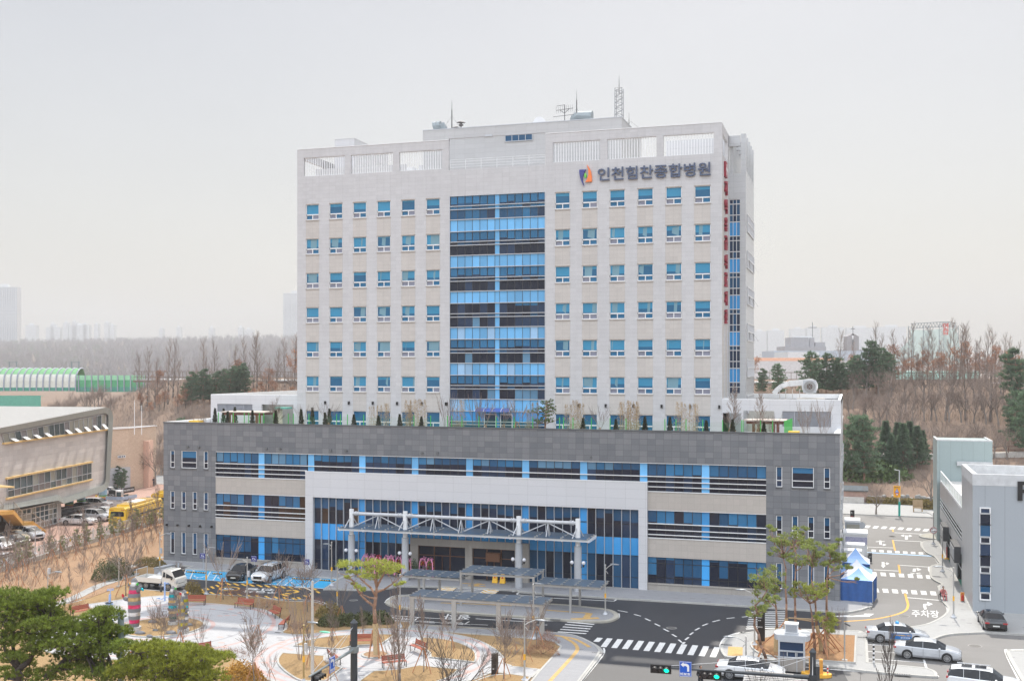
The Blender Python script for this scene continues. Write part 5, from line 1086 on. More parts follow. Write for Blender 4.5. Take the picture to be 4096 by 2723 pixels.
for i in range(n-1):
    o1,o2,i1,i2=E2(*out[i],.55),E2(*out[i+1],.55),E2(*inn[i],.35),E2(*inn[i+1],.35);b.face([o1,i1,i2,o2]);b.face([i1,E2(*inn[i]),E2(*inn[i+1]),i2]);b.face([o1,o2,o2-sn*1.2,o1-sn*1.2])
b.build('rounded_frame',SFR,sch,smooth=False)
tp=[E2(*out[0],.55),E2(*out[1],.55),E2(*out[2],.55)];b=MB();n_=46;L0=(tp[1]-tp[0])
for i in range(n_):
    a,c=tp[0]+L0*(i/n_),tp[0]+L0*((i+1)/n_);b.face([a,c,c-sn*45+Vector((0,0,.3)),a-sn*45+Vector((0,0,.3))]);b.bar(a+Vector((0,0,.04)),a-sn*45+Vector((0,0,.34)),.12,.1)
b.face([tp[1],tp[2],tp[2]-sn*45,tp[1]-sn*45]);b.build('roof',SRO,sch)
b=MB();e_=[E2(*p,-.3)for p in out[1:10]]
for i in range(len(e_)-1):b.face([e_[i],e_[i+1],e_[i+1]-sn*30,e_[i]-sn*30])
u1,u2=E2(925,1040),E2(-130,1240);b.face([u1,u2,u2-sn*30,u1-sn*30]);b.build('end_wall',SST,sch)
CUR=M('grey curtain',(.22,.20,.20),.9,var=.3,vs=9);SGL=glass('school glass',(.05,.08,.09),wave=.3);SGL2=glass('school pale glass',(.30,.30,.26),wave=.3);YLG=M('yellow ledge',(.68,.47,.20),.6)
def gridwin(TL,TR_,BR,BL,nc,rows,name,opens=()):
    P4=[E2(*p,.06)for p in(TL,TR_,BR,BL)]
    def q(u,v,o=0):return P4[0].lerp(P4[1],u).lerp(P4[3].lerp(P4[2],u),v)+sn*o
    for c in range(nc):
        g_=MB();f=MB();u0,u1_=c/nc,(c+1)/nc
        for r in range(len(rows)-1):g_.face([q(u0,rows[r+1]),q(u1_,rows[r+1]),q(u1_,rows[r]),q(u0,rows[r])],1 if rng.random()<.3 else(2 if rng.random()<.3 else 0))
        w_=g_.build(name,[SGL,SGL2,CUR],sch)
        for r in rows:f.bar(q(u0,r,.06),q(u1_,r,.06),.08,.08)
        f.bar(q(u0,0,.06),q(u0,1,.06),.07,.07);f.build('frame',ALU,w_)
        if c in opens:s=MB();s.face([q(u0,.62,.05),q(u1_-.3/nc,.62,.05),q(u1_-.3/nc,.95,.75),q(u0,.95,.75)]);s.build('open_sash',FRM,w_)
gridwin((15,528),(942,350),(942,483),(35,604),20,(0,1),'window',(1,3,5,7,11,13,15,17,19));gridwin((62,932),(820,785),(820,930),(66,1098),15,(0,.62,1),'window')
b=MB()
for p,q_ in(((30,612),(960,487)),((58,925),(825,776)),((60,1107),(822,935))):b.bar(E2(*p,.15),E2(*q_,.15),.35,.22)
b.build('ledge',YLG,sch)
G0=Vector((-105.3,127.5,0))
def E3(x,y,o=0.):return ray('E',x,y,G0+sn*o,sn)
q4=[E3(150,1215),E3(508,1140),E3(508,1322),E3(150,1420)];b=MB();f=MB()
for c in range(9):
    for r in range(4):
        P_=lambda u,v:q4[0].lerp(q4[1],u).lerp(q4[3].lerp(q4[2],u),v);b.face([P_(c/9,(r+1)/4),P_((c+1)/9,(r+1)/4),P_((c+1)/9,r/4),P_(c/9,r/4)],rng.choice([0,0,1]))
for c in range(10):f.bar(P_(c/9,0)+sn*.05,P_(c/9,1)+sn*.05,.09,.09)
for r in range(5):f.bar(P_(0,r/4)+sn*.05,P_(1,r/4)+sn*.05,.09,.09)
gg=b.build('shop_glazing',[SGL,SGL2],sch);f.build('frame',FRM,gg)
b=MB();w0,w1=E3(508,1400),E3(548,1400);b.face([(w0.x,w0.y,.1),(w1.x,w1.y,.1),(w1.x,w1.y,6),(w0.x,w0.y,6)]);b.face([(w1.x,w1.y,.1),(w1.x-12,w1.y-3,.1),(w1.x-12,w1.y-3,6),(w1.x,w1.y,6)]);w2=E3(-40,1400);b.face([(w2.x,w2.y,.1),(w0.x,w0.y,.1),(w0.x,w0.y,1.2),(w2.x,w2.y,1.2)])
b.build('ground_floor_wall',SST,sch)
BLC=M('pale blue column',(.33,.52,.66),.5);
for x,y in((620,1222),(727,1200),(922,1150)):
    p=gd('E',x,y,.2);b=MB();b.tube((*p,.15),(*p,5.5),.62,.62,16);c_=b.build('column',BLC,sch,smooth=False)
    for z,m_ in((.9,'red'),(1.15,'gold'),(1.4,'green')):s=MB();s.tube((*p,z),(*p,z+.2),.63,.63,16);s.build('painted_band',M('band '+m_,{'red':(.5,.08,.06),'gold':(.7,.4,.06),'green':(.15,.4,.12)}[m_],.6),c_)
# yellow outside stair
ST_Y=M('ochre stair',(.62,.33,.08),.7,var=.1);st_=thing('outdoor_staircase','ochre concrete staircase with thin railings climbing the school front','staircase',(*gd('E',415,1400),.17))
def g3(x,y,z,k='E'):return Vector((*gd(k,x,y,z),z))
S0,S1,S2,S3,S4=g3(418,1402,.2),g3(290,1310,2.2),g3(212,1318,2.2),g3(122,1212,4.4),g3(-30,1222,4.4)
wv=-sn*1.7;b=MB();rl=MB()
for a,c in((S0,S1),(S1,S2),(S2,S3),(S3,S4)):
    dn=Vector((0,0,-.45));b.face([a,c,c+wv,a+wv]);b.face([a+dn,c+dn,c,a]);b.face([a+dn,a+dn+wv,c+dn+wv,c+dn]);n=10
    for side_ in(0,1):
        o=wv*side_;rl.bar(a+o+Vector((0,0,1.1)),c+o+Vector((0,0,1.1)),.05,.05)
        for i in range(n+1):q_=a.lerp(c,i/n)+o;rl.bar(q_,q_+Vector((0,0,1.1)),.03,.03)
for a,c in((S0,S1),(S2,S3)):
    for i in range(9):q_=a.lerp(c,(i+.5)/9);b.box(q_.x-.35,q_.x+.35,q_.y-.25,q_.y+.25,q_.z-.1,q_.z+.06)if False else b.bar(q_+Vector((0,0,.05)),q_+wv+Vector((0,0,.05)),.22,.16)
pp_=[S0,S1,S2,S3];b.face([Vector((S0.x,S0.y,.17)),Vector((S0.x,S0.y,.17))+(S1-S0)*.35*1.0-Vector((0,0,(S1-S0).z*.35)),S1+Vector((0,0,-.45)),S0][::1])
b.build('flight',ST_Y,st_);rl.build('railing',M('stair rail',(.42,.38,.33),.5,.4),st_)
b=MB();p=g3(0,990,7.4);q_=g3(130,1002,7.4);b.prism([tuple(p.xy),tuple(q_.xy),tuple((q_-sn*2).xy),tuple((p-sn*2).xy)],7.3,7.5,bottom=True);b.build('entrance_canopy',YLG,sch)
# ---- brick building
BRK=cladding('tan brick',(.56,.42,.31),.42,.14,cellvar=.28,joint=.35,jw=.012,rough=.85,off=.5,col2=(.64,.51,.39));SAL=M('salmon render',(.62,.40,.31),.85,var=.05);GTL=cladding('grey tile wall',(.42,.43,.45),1.2,.6,cellvar=.04,joint=.4)
c0=gd('E',1147,1030,.2);cR=gd('E',1400,985,.2);bb=thing('brick_building','tan brick block with a salmon stair shaft behind the school','building',(*c0,.2))
zt_=zat('E',1150,475,*c0);lx=gd('E',1000,1045,.2);back=(cR[0]-c0[0],cR[1]-c0[1]);lf=Vector((lx[0]-c0[0],lx[1]-c0[1]));lf=lf.normalized()*14
b=MB();P=[c0,cR,(cR[0]+lf.x,cR[1]+lf.y),(c0[0]+lf.x,c0[1]+lf.y)];b.prism(P,0,zt_-.5,0);
for i in range(4):
    p,q=P[i],P[(i+1)%4];b.face([(*p,zt_-.5),(*q,zt_-.5),(*q,zt_),(*p,zt_)],0);b.bar((*p,zt_),(*q,zt_),.35,.12,1)
b.build('wall',[BRK,WHITE],bb)
gtz=zat('E',1100,820,*c0);b=MB();u_=Vector(c0)+Vector((.15,-.15));P=[tuple(u_),tuple(u_+Vector((.3,.2))),tuple(u_+lf+Vector((.3,.2))),tuple(u_+lf)];b.prism(P,0,gtz);b.build('lower_wall',GTL,bb)
s0=gd('E',1238,1003,.2);s1=gd('E',1332,1008,.2);s2=gd('E',1384,985,.2);zs_=zat('E',1335,590,*s1);b=MB();b.prism([s0,s1,s2,(s0[0]+(s2[0]-s1[0]),s0[1]+(s2[1]-s1[1])+1)],0,zs_);b.build('stair_shaft',SAL,bb)
for xa_,ya_,xb_,yb_ in((1057,718,1123,740),(1038,908,1105,930)):
    nrm=Vector((-lf.y,lf.x,0)).normalized();nrm=nrm if nrm.y<0 else -nrm;P0=Vector((*c0,0))+nrm*.25+Vector((.2,-.1,0));a,c=ray('E',xa_,yb_,P0,nrm),ray('E',xb_,ya_,P0,nrm);b=MB();b.face([(a.x,a.y,a.z),(c.x,c.y,a.z),(c.x,c.y,c.z),(a.x,a.y,c.z)]);w_=b.build('window',g_dark2,bb);f=MB()
    for z in(a.z,c.z):f.bar((a.x,a.y,z),(c.x,c.y,z),.1,.1)
    for t in(0,.5,.75,1):f.bar((a.x+(c.x-a.x)*t,a.y+(c.y-a.y)*t,a.z),(a.x+(c.x-a.x)*t,a.y+(c.y-a.y)*t,c.z),.1,.1)
    f.build('frame',FRM,w_)
for x,t0,b0 in((1205,225,445),(1270,270,440)):p=at(px('E',x,0)[0],190);b=MB();b.tube((*p,zt_-1),(*p,zat('E',x,t0,*p)),.06,.04,5);tag(b.build('flag_pole',WHITE),'thin white pole rising from the brick building roof, %s of two'%('taller' if x==1205 else 'shorter'),'pole')
# ---- car park building on the right
CPM=cladding('car park panel',(.36,.39,.42),1.62,30,cellvar=.02,joint=.5,jw=.02,rough=.4,metal=.1,grain=.02,shift=(.6,0,0));CPV=cladding('car park ribbed panel',(.40,.41,.43),.28,40,cellvar=.10,joint=.35,jw=.03,rough=.35,metal=.2,grain=.02);CPG=cladding('car park green grey panel',(.33,.40,.40),1.3,30,cellvar=.02,joint=.4,jw=.02,rough=.4)
cp=thing('parking_building','grey metal clad parking building with three decks and a large black P','car park',(10.3,105.6,0));Z1=12.3
b=MB();b.face([(10.3,105.6,0),(42,105.6,0),(42,105.6,Z1),(10.3,105.6,Z1)]);b.face([(10.3,105.6,0),(10.3,115.9,0),(10.3,115.9,Z1),(10.3,105.6,Z1)][::-1],1);b.face([(10.3,115.9,0),(42,115.9,0),(42,115.9,Z1),(10.3,115.9,Z1)][::-1],0)
b.face([(10.5,105.8,Z1-1.0),(42,105.8,Z1-1.0),(42,115.7,Z1-1.0),(10.5,115.7,Z1-1.0)],2)
for a in((10.3,42,105.6,106.0),(10.3,10.7,106.0,115.5),(10.3,42,115.5,115.9)):b.box(a[0]-.02,a[1],a[2]-.02,a[3],Z1-.95,Z1+.06,3)
b.build('front_block',[CPM,CPV,ROOF,M('coping',(.52,.53,.54),.4)],cp)
(xa_,z0),(xb_,z1)=pl('P',712,1448,105.6),pl('P',814,628,105.6);rows=[628,678,778,888,945,1058,1155,1210,1325,1388,1448];zz=[pl('P',760,r,105.6)[1]for r in rows]
for i in range(len(rows)-1):
    sm_=i in(0,3,6,9);b=MB();b.face([(xa_+.06,105.56,zz[i+1]+.03),(xb_-.06,105.56,zz[i+1]+.03),(xb_-.06,105.56,zz[i]-.03),(xa_+.06,105.56,zz[i]-.03)]);w_=b.build('window',[g_dark2,g_dark,g_blind2,g_dark,g_dark2,g_dark,g_dark,g_dark2,g_blind2,g_dark][i],cp)
    f=MB();k=.12 if sm_ else .05
    for z,hh_ in((zz[i],k),(zz[i+1],k)):f.box(xa_,xb_,105.48,105.58,z-hh_/2,z+hh_/2)
    f.box(xa_,xa_+k,105.5,105.57,zz[i+1]+k/2,zz[i]-k/2);f.box(xb_-k,xb_,105.5,105.57,zz[i+1]+k/2,zz[i]-k/2);f.build('frame',FRM,w_)
b=MB();(xa_,za),(_,zb_)=pl('F',2237,1122,105.5),pl('F',2237,950,105.5);text(b,'P',(xa_,105.55,za),(1,0,0),(0,0,1),1.35,zb_-za,.12,.02);b.build('sign_letter',BLACK,cp)
# decks, undersides and back wall coloured dark as painted interior shade
b=MB()
for z0,z1 in((-.1,.0),(3.4,4.75),(6.0,7.9)):
    if z0>=0:b.box(10.3,10.55,115.95,143.5,z0 if z0>5 else 3.45,z1,0)
b.box(10.6,42,115.95,147,7.4,7.5,2);b.box(10.6,42,115.95,147,7.5,7.6,1);b.box(10.6,42,115.95,147,3.6,3.8,2)
b.box(10.3,10.5,118.6,143.5,0,2.1,0)if False else None
b.box(10.35,10.5,122,130,0,2.2,0);b.box(10.35,10.5,135,143.5,0,2.2,0)
b.box(24,24.2,116,147,0,7.4,2)
b.build('deck',[CPV,ROOF,DGREY],cp)
for y in range(116,145,3):b=MB();b.box(10.62,10.8,y-.08,y+.08,0,7.4);b.build('column',DGREY,cp)  # dark colour stands in for shade inside the openings
b=MB();b2=MB()
for y in range(15):b.box(10.36,10.42,116+y*1.95-.04,116+y*1.95+.04,7.9,9.15)
for z in(8.0,9.1):b.box(10.34,10.44,116,143.5,z,z+.06)
for z in(5.0,5.4,5.8,1.9):b.box(10.3,10.36,116,143.5,z,z+.07)
r_=b.build('railing',WHITE,cp);b2.face([(10.39,116,8.05),(10.39,143.5,8.05),(10.39,143.5,9.05),(10.39,116,9.05)]);gm,_,bs=mnodes('rail glass');bs.inputs['Base Color'].default_value=(.55,.68,.62,1);bs.inputs['Alpha'].default_value=.5;b2.build('pane',gm,r_)
b=MB();b.box(10.2,16.6,147,154,0,12.6,0);
for a in((10.2,16.6,147,147.25),(10.2,10.45,147.25,154),(16.35,16.6,147.25,154)):b.box(a[0]-.02,a[1]+.02,a[2]-.02,a[3],12.6,12.75,1)
b.box(12.5,16.6,146.6,147,9.6,10.1,1);b.build('stair_tower',[CPG,M('coping',(1,1,1))],cp)
for y0_,y1_ in((117,121.4),(131,134.6)):
    b=MB();b.box(9.7,10.3,y0_-.3,y1_+.3,2.5,4.1,0);o=b.build('portal_sign',DGREY,cp);b=MB();b.box(9.66,9.7,y0_,y1_,2.75,3.85);b.build('panel',M('sign board grey',(.35,.36,.38),.5),o)
    b=MB();b.box(10.4,22,y0_,y1_,.02,.05);b.build('entrance_floor',M('green floor',(.08,.35,.24),.6),cp)
# ================================================================= PARTS THAT STAND ON THE HOSPITAL
RN=14.42
def roofx(k,x,Y):return pl(k,x,0,Y)[0]
LB=[('G',493,285),('G',607,315),('G',828,305),('G',570,290),('G',672,275),('G',1037,308),('G',1265,295),('G',1365,280),('G',1480,325),('G',1518,290),('G',1737,342),('G',1957,352),('G',2148,340),('H',192,362),('H',1640,375),('H',1935,382),('H',2195,368),('I',178,360),('I',402,365),('I',728,395),('I',965,385),('I',1245,415)]
for k,x,y in LB:
    Yp=108.2 if(k,x)not in(('G',570),('G',672),('G',1365),('G',1518))else 111.5;X_=roofx(k,x,Yp);h=zat(k,x,y,X_,Yp)-RN;place(PT['thuja'],0,(X_,Yp,RN),rv.uniform(0,6),(1.05,1.05,h/1.6),'small cone shaped evergreen behind the dark podium parapet','cone evergreens along the roof garden')
def bamboo(seed):
    g=random.Random(seed);TR,NB=MB(),MB()
    for k in range(4):
        a=k*1.6+g.random();x,y=.25*math.cos(a),.2*math.sin(a);TR.tube((x,y,0),(x*1.3,y,3.0+g.random()*.8),.022,.01,4)
        for _ in range(170):z=g.uniform(1.0,3.7);w_=.36*math.sin(min(1,(3.9-z)/2.4)*1.57);p=Vector((x*1.2+g.uniform(-w_,w_),y+g.uniform(-w_,w_),z));v=rvec(g)*.14;s=v.cross(rvec(g)).normalized()*.022;NB.face([p-s,p+s,p+v])
    return TR,NB
TR,NB=bamboo(1);PT['bamboo']=mktree('bamboo_clump','dry straw coloured bamboo on the roof garden','bamboo',TR,NB,BAM,BAM,trunk='culm',crown='foliage')
for k,x in(('G',1900),('G',1965),('G',2030),('G',2235),('H',75),('H',150),('H',205),('H',490),('H',550),('H',1150),('H',1210),('H',1510),('H',1570),('H',1620),('H',1985),('H',2050),('H',2115),('I',35),('I',100),('I',490),('I',560),('I',630)):
    place(PT['bamboo'],0,(roofx(k,x,111),111,RN),rv.uniform(0,6),rv.uniform(.8,1.1),'dry straw coloured bamboo clump against the tower foot','bamboo clumps on the roof garden')
for k,x,y,kd in(('G',1025,115,'young3'),('G',1285,180,'young1'),('G',1510,165,'young1'),('H',420,110,'multi0'),('H',700,120,'multi1'),('H',765,140,'young1'),('H',930,130,'young1'),('H',1045,150,'young2'),('H',1790,190,'young1'),('I',960,95,'young0'),('I',1200,150,'young0'),('I',1325,300,'multi0'),('I',1620,200,'multi1'),('I',1780,175,'multi0'),('E',1760,330,'young2'),('E',1830,240,'young0')):
    Yp=110;X_=roofx(k,x,Yp);h=zat(k,x,y,X_,Yp)-RN;place(PT[kd],0,(X_,Yp,RN),rv.uniform(0,6),max(.4,h/[4.6,5.4,4.2,6.2,3.6][{'young0':0,'young1':1,'young2':2,'young3':3}.get(kd,4)]*(.95)),'bare young tree staked on the podium roof garden','bare trees on the roof garden')
TR,NB=needle_pads(91,4.0,1.5,420,.2,12,.022,.35,.6,.12,tiers=7);t=mktree('pine_tree','rounded green pine in front of the blue tower glazing','tree',TR,NB,BARKP,PIN,crown='crown');t.location=(roofx('H',1300,110.5),110.5,RN)
GF=M('bright green post',(.05,.45,.07),.5);fm,_,bs=mnodes('green mesh');bs.inputs['Base Color'].default_value=(.10,.50,.15,1);bs.inputs['Alpha'].default_value=.08
for nm_,xs_ in(('left',[('G',x)for x in(523,657,755,795,890,930,1020,1150,1195,1335,1583,1617,1680,1825)]+[('H',125),('H',275),('H',425)]),('middle',[('H',x)for x in(463,555,707,862,1022,1190)]),('right',[('H',x)for x in(1430,1465,1550,1715,1883,2025)]+[('I',x)for x in(357,457,547,697,875,1045,1058,1215,1323)])):
    X0=[roofx(k,x,109.6)for k,x in xs_];t=thing('mesh_fence','green wire mesh fence on the roof garden, %s stretch'%nm_,'fence',(X0[0],109.6,RN))
    for X_ in X0:b=MB();b.tube((X_,109.6,RN),(X_,109.6,RN+2.25),.045,.045,6);b.build('post',GF,t)
    b=MB();b.face([(X0[0],109.6,RN+.1),(X0[-1],109.6,RN+.1),(X0[-1],109.6,RN+1.95),(X0[0],109.6,RN+1.95)]);b.build('mesh_panel',fm,t)
t=thing('mesh_fence','short solid looking green fence side by the yellow box','fence',(roofx('I',1430,110),110,RN));b=MB();
for i in range(9):b.box(roofx('I',1430,110)+i*.085-.035,roofx('I',1430,110)+i*.085+.035,110+.05*i,110.06+.05*i,RN,RN+2.2+.03*i)
b.build('post',GF,t)
PGW=M('red brown timber',(.17,.05,.03),.6);
for nm_,k,xa_,xb_,yt,Yp in(('left','G',553,948,322,110.5),('right','I',1060,1445,398,110.5)):
    X0,X1=roofx(k,xa_,Yp),roofx(k,xb_,Yp);zt_=zat(k,(xa_+xb_)/2,yt+14,(X0+X1)/2,Yp);t=thing('pergola','flat roofed red brown timber pergola at the %s end of the roof garden'%nm_,'pergola',((X0+X1)/2,Yp,RN))
    b=MB();b.box(X0,X1,Yp-.2,Yp+2.4,zt_,zt_+.12);b.build('roof',M('pergola roof',(.55,.48,.42),.7),t);b=MB();b.box(X0+.3,X1-.3,Yp,Yp+.12,zt_-.28,zt_-.01);b.box(X0+.3,X1-.3,Yp+2,Yp+2.12,zt_-.28,zt_-.01)
    for i in range(8):x=X0+.5+i*(X1-X0-1)/7;b.box(x,x+.1,Yp-.15,Yp+2.3,zt_-.14,zt_-.01)
    b.build('beam',PGW,t)
    for x in(X0+1.0,X0+1.5,X1-1.2,X1-.8):
        b=MB();b.box(x-.14,x+.14,Yp,Yp+.14,RN,zt_-.28);b.build('post',PGW,t)
for k,x0,x1,y in(('G',258,346,407),('I',1463,1562,502)):X0,X1=roofx(k,x0,109),roofx(k,x1,109);b=MB();b.box(X0,X1,109,110,RN,zat(k,x0,y,X0,109));tag(b.build('planter_box',M('yellow box',(.80,.50,.05),.5)),'yellow box at the %s end of the roof garden'%('left' if k=='G' else 'right'),'box')
b=MB();X0,z0=pl('G',1085,300,113);b.tube((X0-.2,113,RN),(X0-.2,113,z0),.35,.35,10);t=thing('vent_shaft','cream vent shaft with a small green canopy on the roof garden','vent',(X0,113,RN));b.build('shaft',M('cream',(.62,.58,.45),.7),t);b=MB();b.box(X0-.6,X0+1.2,112.4,113.4,z0,z0+.18);b.build('hood',M('green hood',(.12,.42,.33),.5),t)
# exhaust fan with its big duct
def I3(x,y,Y):a=pl('I',x,y,Y);return Vector((a[0],Y,a[1]))
t=thing('exhaust_fan','large round exhaust fan with a white duct snaking over the right roof wing','fan',(*I3(1650,180,121).xy,18.0));DU=M('duct white',(.66,.66,.66),.45,.1);Yd=121
c=I3(1655,102,Yd);r_=.66;b=MB();b.tube(c+Vector((0,.0,0)),c+Vector((0,1.1,0)),r_*1.25,r_*1.25,24);b.build('housing',DU,t)
b=MB();b.box(c.x-.68,c.x+.68,Yd-.06,Yd,c.z-.68,c.z+.68);b.build('face_plate',ALU,t);b=MB();b.tube(c+Vector((0,-.25,0)),c+Vector((0,-.07,0)),.60,.48,24);
for i in range(6):a=i*math.pi/3;b.bar(c+Vector((0,-.3,0)),c+Vector((.55*math.cos(a),-.3,.55*math.sin(a))),.06,.04)
b.build('grille',M('fan grey',(.30,.30,.30),.5,.4),t);b=MB();b.tube(c+Vector((0,-.27,0)),c+Vector((0,-.26,0)),.30,.30,16);b.build('hub',M('fan brown',(.10,.06,.05),.6),t)
b=MB();dp=[I3(1655,58,Yd+.5),I3(1600,65,Yd+.5),I3(1470,75,Yd+.5),I3(1400,100,Yd+.5),I3(1365,130,Yd+.5),I3(1335,165,Yd+.5)]
for i in range(5):b.bar(dp[i],dp[i+1],.7,.62 if i<2 else .5)
b.build('duct',DU,t);b=MB();b.box(c.x-1.3,c.x+1.5,Yd-.4,Yd+1.6,18.0,18.55);
for x in(1385,1440,1500,1565):q_=I3(x,140,Yd);b.tube((q_.x,Yd,17.9),(q_.x,Yd,q_.z+.2),.04,n=5)
b.build('support_frame',CONC,t)
# roof top masts and vents
def T3(k,x,y,Y):a=pl(k,x,y,Y);return Vector((a[0],Y,a[1]))
RT=49.75
for nm_,k,x,yt,Y,r in(('left','J',1473,225,124,.07),('middle','K',463,135,126,.07),('short right','K',932,335,128,.06)):
    p=T3(k,x,yt,Y);b=MB();b.tube((p.x,Y,RT-.3),(p.x,Y,p.z-1.2),r,r*.8,6);b.tube((p.x,Y,p.z-1.2),(p.x,Y,p.z),r*.5,.01,5)
    for s in(-1,1):b.tube((p.x,Y,RT+(p.z-RT)*.55),(p.x+s*1.6,Y,RT),.012,n=3)
    tag(b.build('lightning_rod',DGREY),'thin dark lightning rod on the tower roof, the %s one'%nm_,'lightning rod')
p=T3('K',843,10,124);t=thing('lattice_mast','white lattice antenna mast at the right edge of the penthouse roof','antenna mast',(p.x,124,RT));b=MB();zt_=T3('K',843,122,124).z
for s,u_ in((-1,-1),(1,-1),(1,1),(-1,1)):b.tube((p.x+s*.42,124+u_*.42,RT),(p.x+s*.40,124+u_*.40,zt_),.045,n=4)
for i in range(12):
    z0,z1=RT+(zt_-RT)*i/12,RT+(zt_-RT)*(i+1)/12;s=1 if i%2 else -1;b.tube((p.x-s*.42,123.6,z0),(p.x+s*.42,123.6,z1),.03,n=3);b.tube((p.x+s*.42,124.4,z0),(p.x-s*.42,124.4,z1),.03,n=3);b.tube((p.x-.42,123.6,z1),(p.x+.42,123.6,z1),.03,n=3)
b.build('lattice',M('mast grey',(.30,.31,.33),.5),t);b=MB();b.tube((p.x,124,zt_-.6),(p.x,124,p.z),.06,.015,5);b.build('rod',DGREY,t)
p=T3('K',355,268,123);t=thing('tv_antenna','rake shaped television antenna on a pole on the tower roof','antenna',(p.x,123,RT));b=MB();b.tube((p.x,123,RT),p,.05,.04,5)
for(xa_,ya_),(xb_,yb_)in(((285,280),(355,269)),((278,320),(432,298)),((253,377),(437,355)),((310,315),(355,345)),((400,300),(355,345))):b.tube(T3('K',xa_,ya_,123),T3('K',xb_,yb_,123),.03,.03,4)
for i in range(9):a=T3('K',280+18*i,320-2.5*i,123);b.tube(a-Vector((0,0,.35)),a+Vector((0,0,.45)),.015,n=3)
b.build('aerial',M('aerial grey',(.10,.10,.11),.5),t)
p=T3('K',127,425,122.5);b=MB();b.lathe([(.02,0),(.45,.12),(.72,.42)],18);
t=thing('satellite_dish','white satellite dish at the edge of the penthouse roof','satellite dish',(p.x,122.5,RT));b=MB();b.tube((p.x,122.6,RT+.3),(p.x,122.9,RT+.35),.78,.5,20);b.build('dish',WHITE,t);b=MB();b.tube((p.x,122.9,RT-.1),(p.x,122.9,RT+.4),.06,n=6);b.build('stand',ALU,t)
DG=M('galvanised duct',(.27,.31,.33),.5)
for nm_,pts in(('left',[('J',1400,483),('J',1375,458),('J',1345,462),('J',1318,470)]),('right',[('K',440,392),('K',475,372),('K',520,375),('K',600,380)])):
    b=MB();P=[T3(k,x,y,123.5)for k,x,y in pts];b.path(P,[.45,.6,.62,.75],10);b.ball(P[0],.5,n=8);tag(b.build('roof_duct',DG),'bent galvanised duct on the %s of the penthouse roof'%nm_,'duct')
b=MB();p=T3('J',1555,460,123)
for dx,z0 in((-.6,-.3),(0,.3)):b.lathe([(.08,-.9+z0),(.08,z0-.3),(.28,z0-.25),(.28,z0-.1),(.1,z0-.1),(.1,z0+.05),(.55,z0+.12),(.1,z0+.3)],12,(p.x+dx,123,p.z))
tag(b.build('roof_vent',M('vent dark',(.12,.11,.11),.5)),'pair of mushroom vents beside the left lightning rod','roof vent')
b=MB();p=T3('K',1120,720,128);b.lathe([(2.0,0),(2.0,2.2),(1.9,2.6)],24,(p.x+1.5,130,43.2));tag(b.build('water_tank',M('pale tank',(.45,.52,.55),.5),smooth=False),'pale round tank glimpsed through the right roof screen','tank')
b=MB();b.box(-55.5,-49.2,119.6,121.0,43.2,45.3,0)
for i in range(6):
    for j in range(3):b.box(-54.6+i*.8,-54.1+i*.8,119.55,119.6,43.9+j*.45,44.1+j*.45,1)
tag(b.build('cooling_unit',[WHITE,BLACK]),'white cooling unit with dark slots behind the left roof screen','cooling unit')
# ================================================================= STREET FURNITURE AND OTHER THINGS
def V3(k,x,y,X,Y):return Vector((X,Y,zat(k,x,y,X,Y)))
GLB=M('lamp globe',(.75,.75,.78),.3,var=.02)
# entrance canopy
YC=103.7;CX4=[-49.5,-43.5,-31.4,-25.4]
can=thing('entrance_canopy','white tubular truss canopy with a glass roof on four thick grey columns','canopy',(-37.4,YC,.13))
for X_ in CX4:
    b=MB();b.lathe([(.36,0),(.36,1.15),(.345,1.16),(.36,1.18),(.36,2.25),(.345,2.26),(.36,2.28),(.36,3.4),(.345,3.41),(.36,3.43),(.36,4.35),(.28,4.4)],20,(X_,YC,.13));c_=b.build('column',ALU,can)
    b=MB();b.tube((X_,YC,4.5),(X_,YC,7.15),.24,n=14);b.tube((X_,YC,4.4),(X_,YC,4.8),.12,n=8);b.build('post',WHITE,c_)
    for s in(-1,1):
        b=MB();b.ball((X_+s*.58,YC-.1,2.9),.19,n=14);b.build('globe_lamp',GLB,c_);b=MB();b.tube((X_+s*.34,YC-.1,2.45),(X_+s*.58,YC-.1,2.6),.03,n=5);b.tube((X_+s*.58,YC-.1,2.5),(X_+s*.58,YC-.1,2.72),.07,.1,8);b.build('lamp_bracket',BLACK,c_)
b=MB();zt=6.72;zr_=5.32
b.tube((CX4[0],YC,zt),(CX4[-1],YC,zt),.175,n=12)
for X_ in CX4:
    for s in(-1,1):
        if CX4[0]<=X_+s*.5<=CX4[-1]:b.tube((X_+s*.42,YC,zt),(X_+s*.60,YC,zt),.24,n=12);b.tube((X_+s*.75,YC,zt),(X_+s*.80,YC,zt),.25,n=12)
nodes=[]
for i in range(3):
    a,c=CX4[i],CX4[i+1];n=2 if i!=1 else 4;L_=(c-a)/n
    for j in range(n):
        up=a+L_*(j+.5 if False else j)
    m_=[a+(c-a)*q for q in((0,.5,1)if i!=1 else(0,.25,.5,.75,1))]
    tops_=m_[1::2]if i!=1 else[m_[1],m_[3]];bots=[m_[0],m_[-1]]if i!=1 else[m_[0],m_[2],m_[4]]
    for tx in tops_:
        for bx in bots:
            if abs(tx-bx)<3.3:b.tube((tx,YC,zt-.1),(bx+(.3 if bx<tx else -.3),YC,zr_+.1),.062,n=6)
    for tx in m_[1:-1]if i==1 else tops_+[]:
        for s in(-1,1):b.tube((tx,YC,zt-.1),(tx+.0,YC+s*.75,zr_+.05),.055,n=5)
        b.tube((tx,YC,zt-.1),(tx+.1,YC,zr_),.05,n=5)
for X_ in CX4:
    for s in(-1,1):b.tube((X_,YC,zt-.2),(X_+s*.35,YC+.9*s,zr_),.06,n=5)
b.build('truss',M('canopy white',(.48,.49,.51),.45),can)
b=MB()
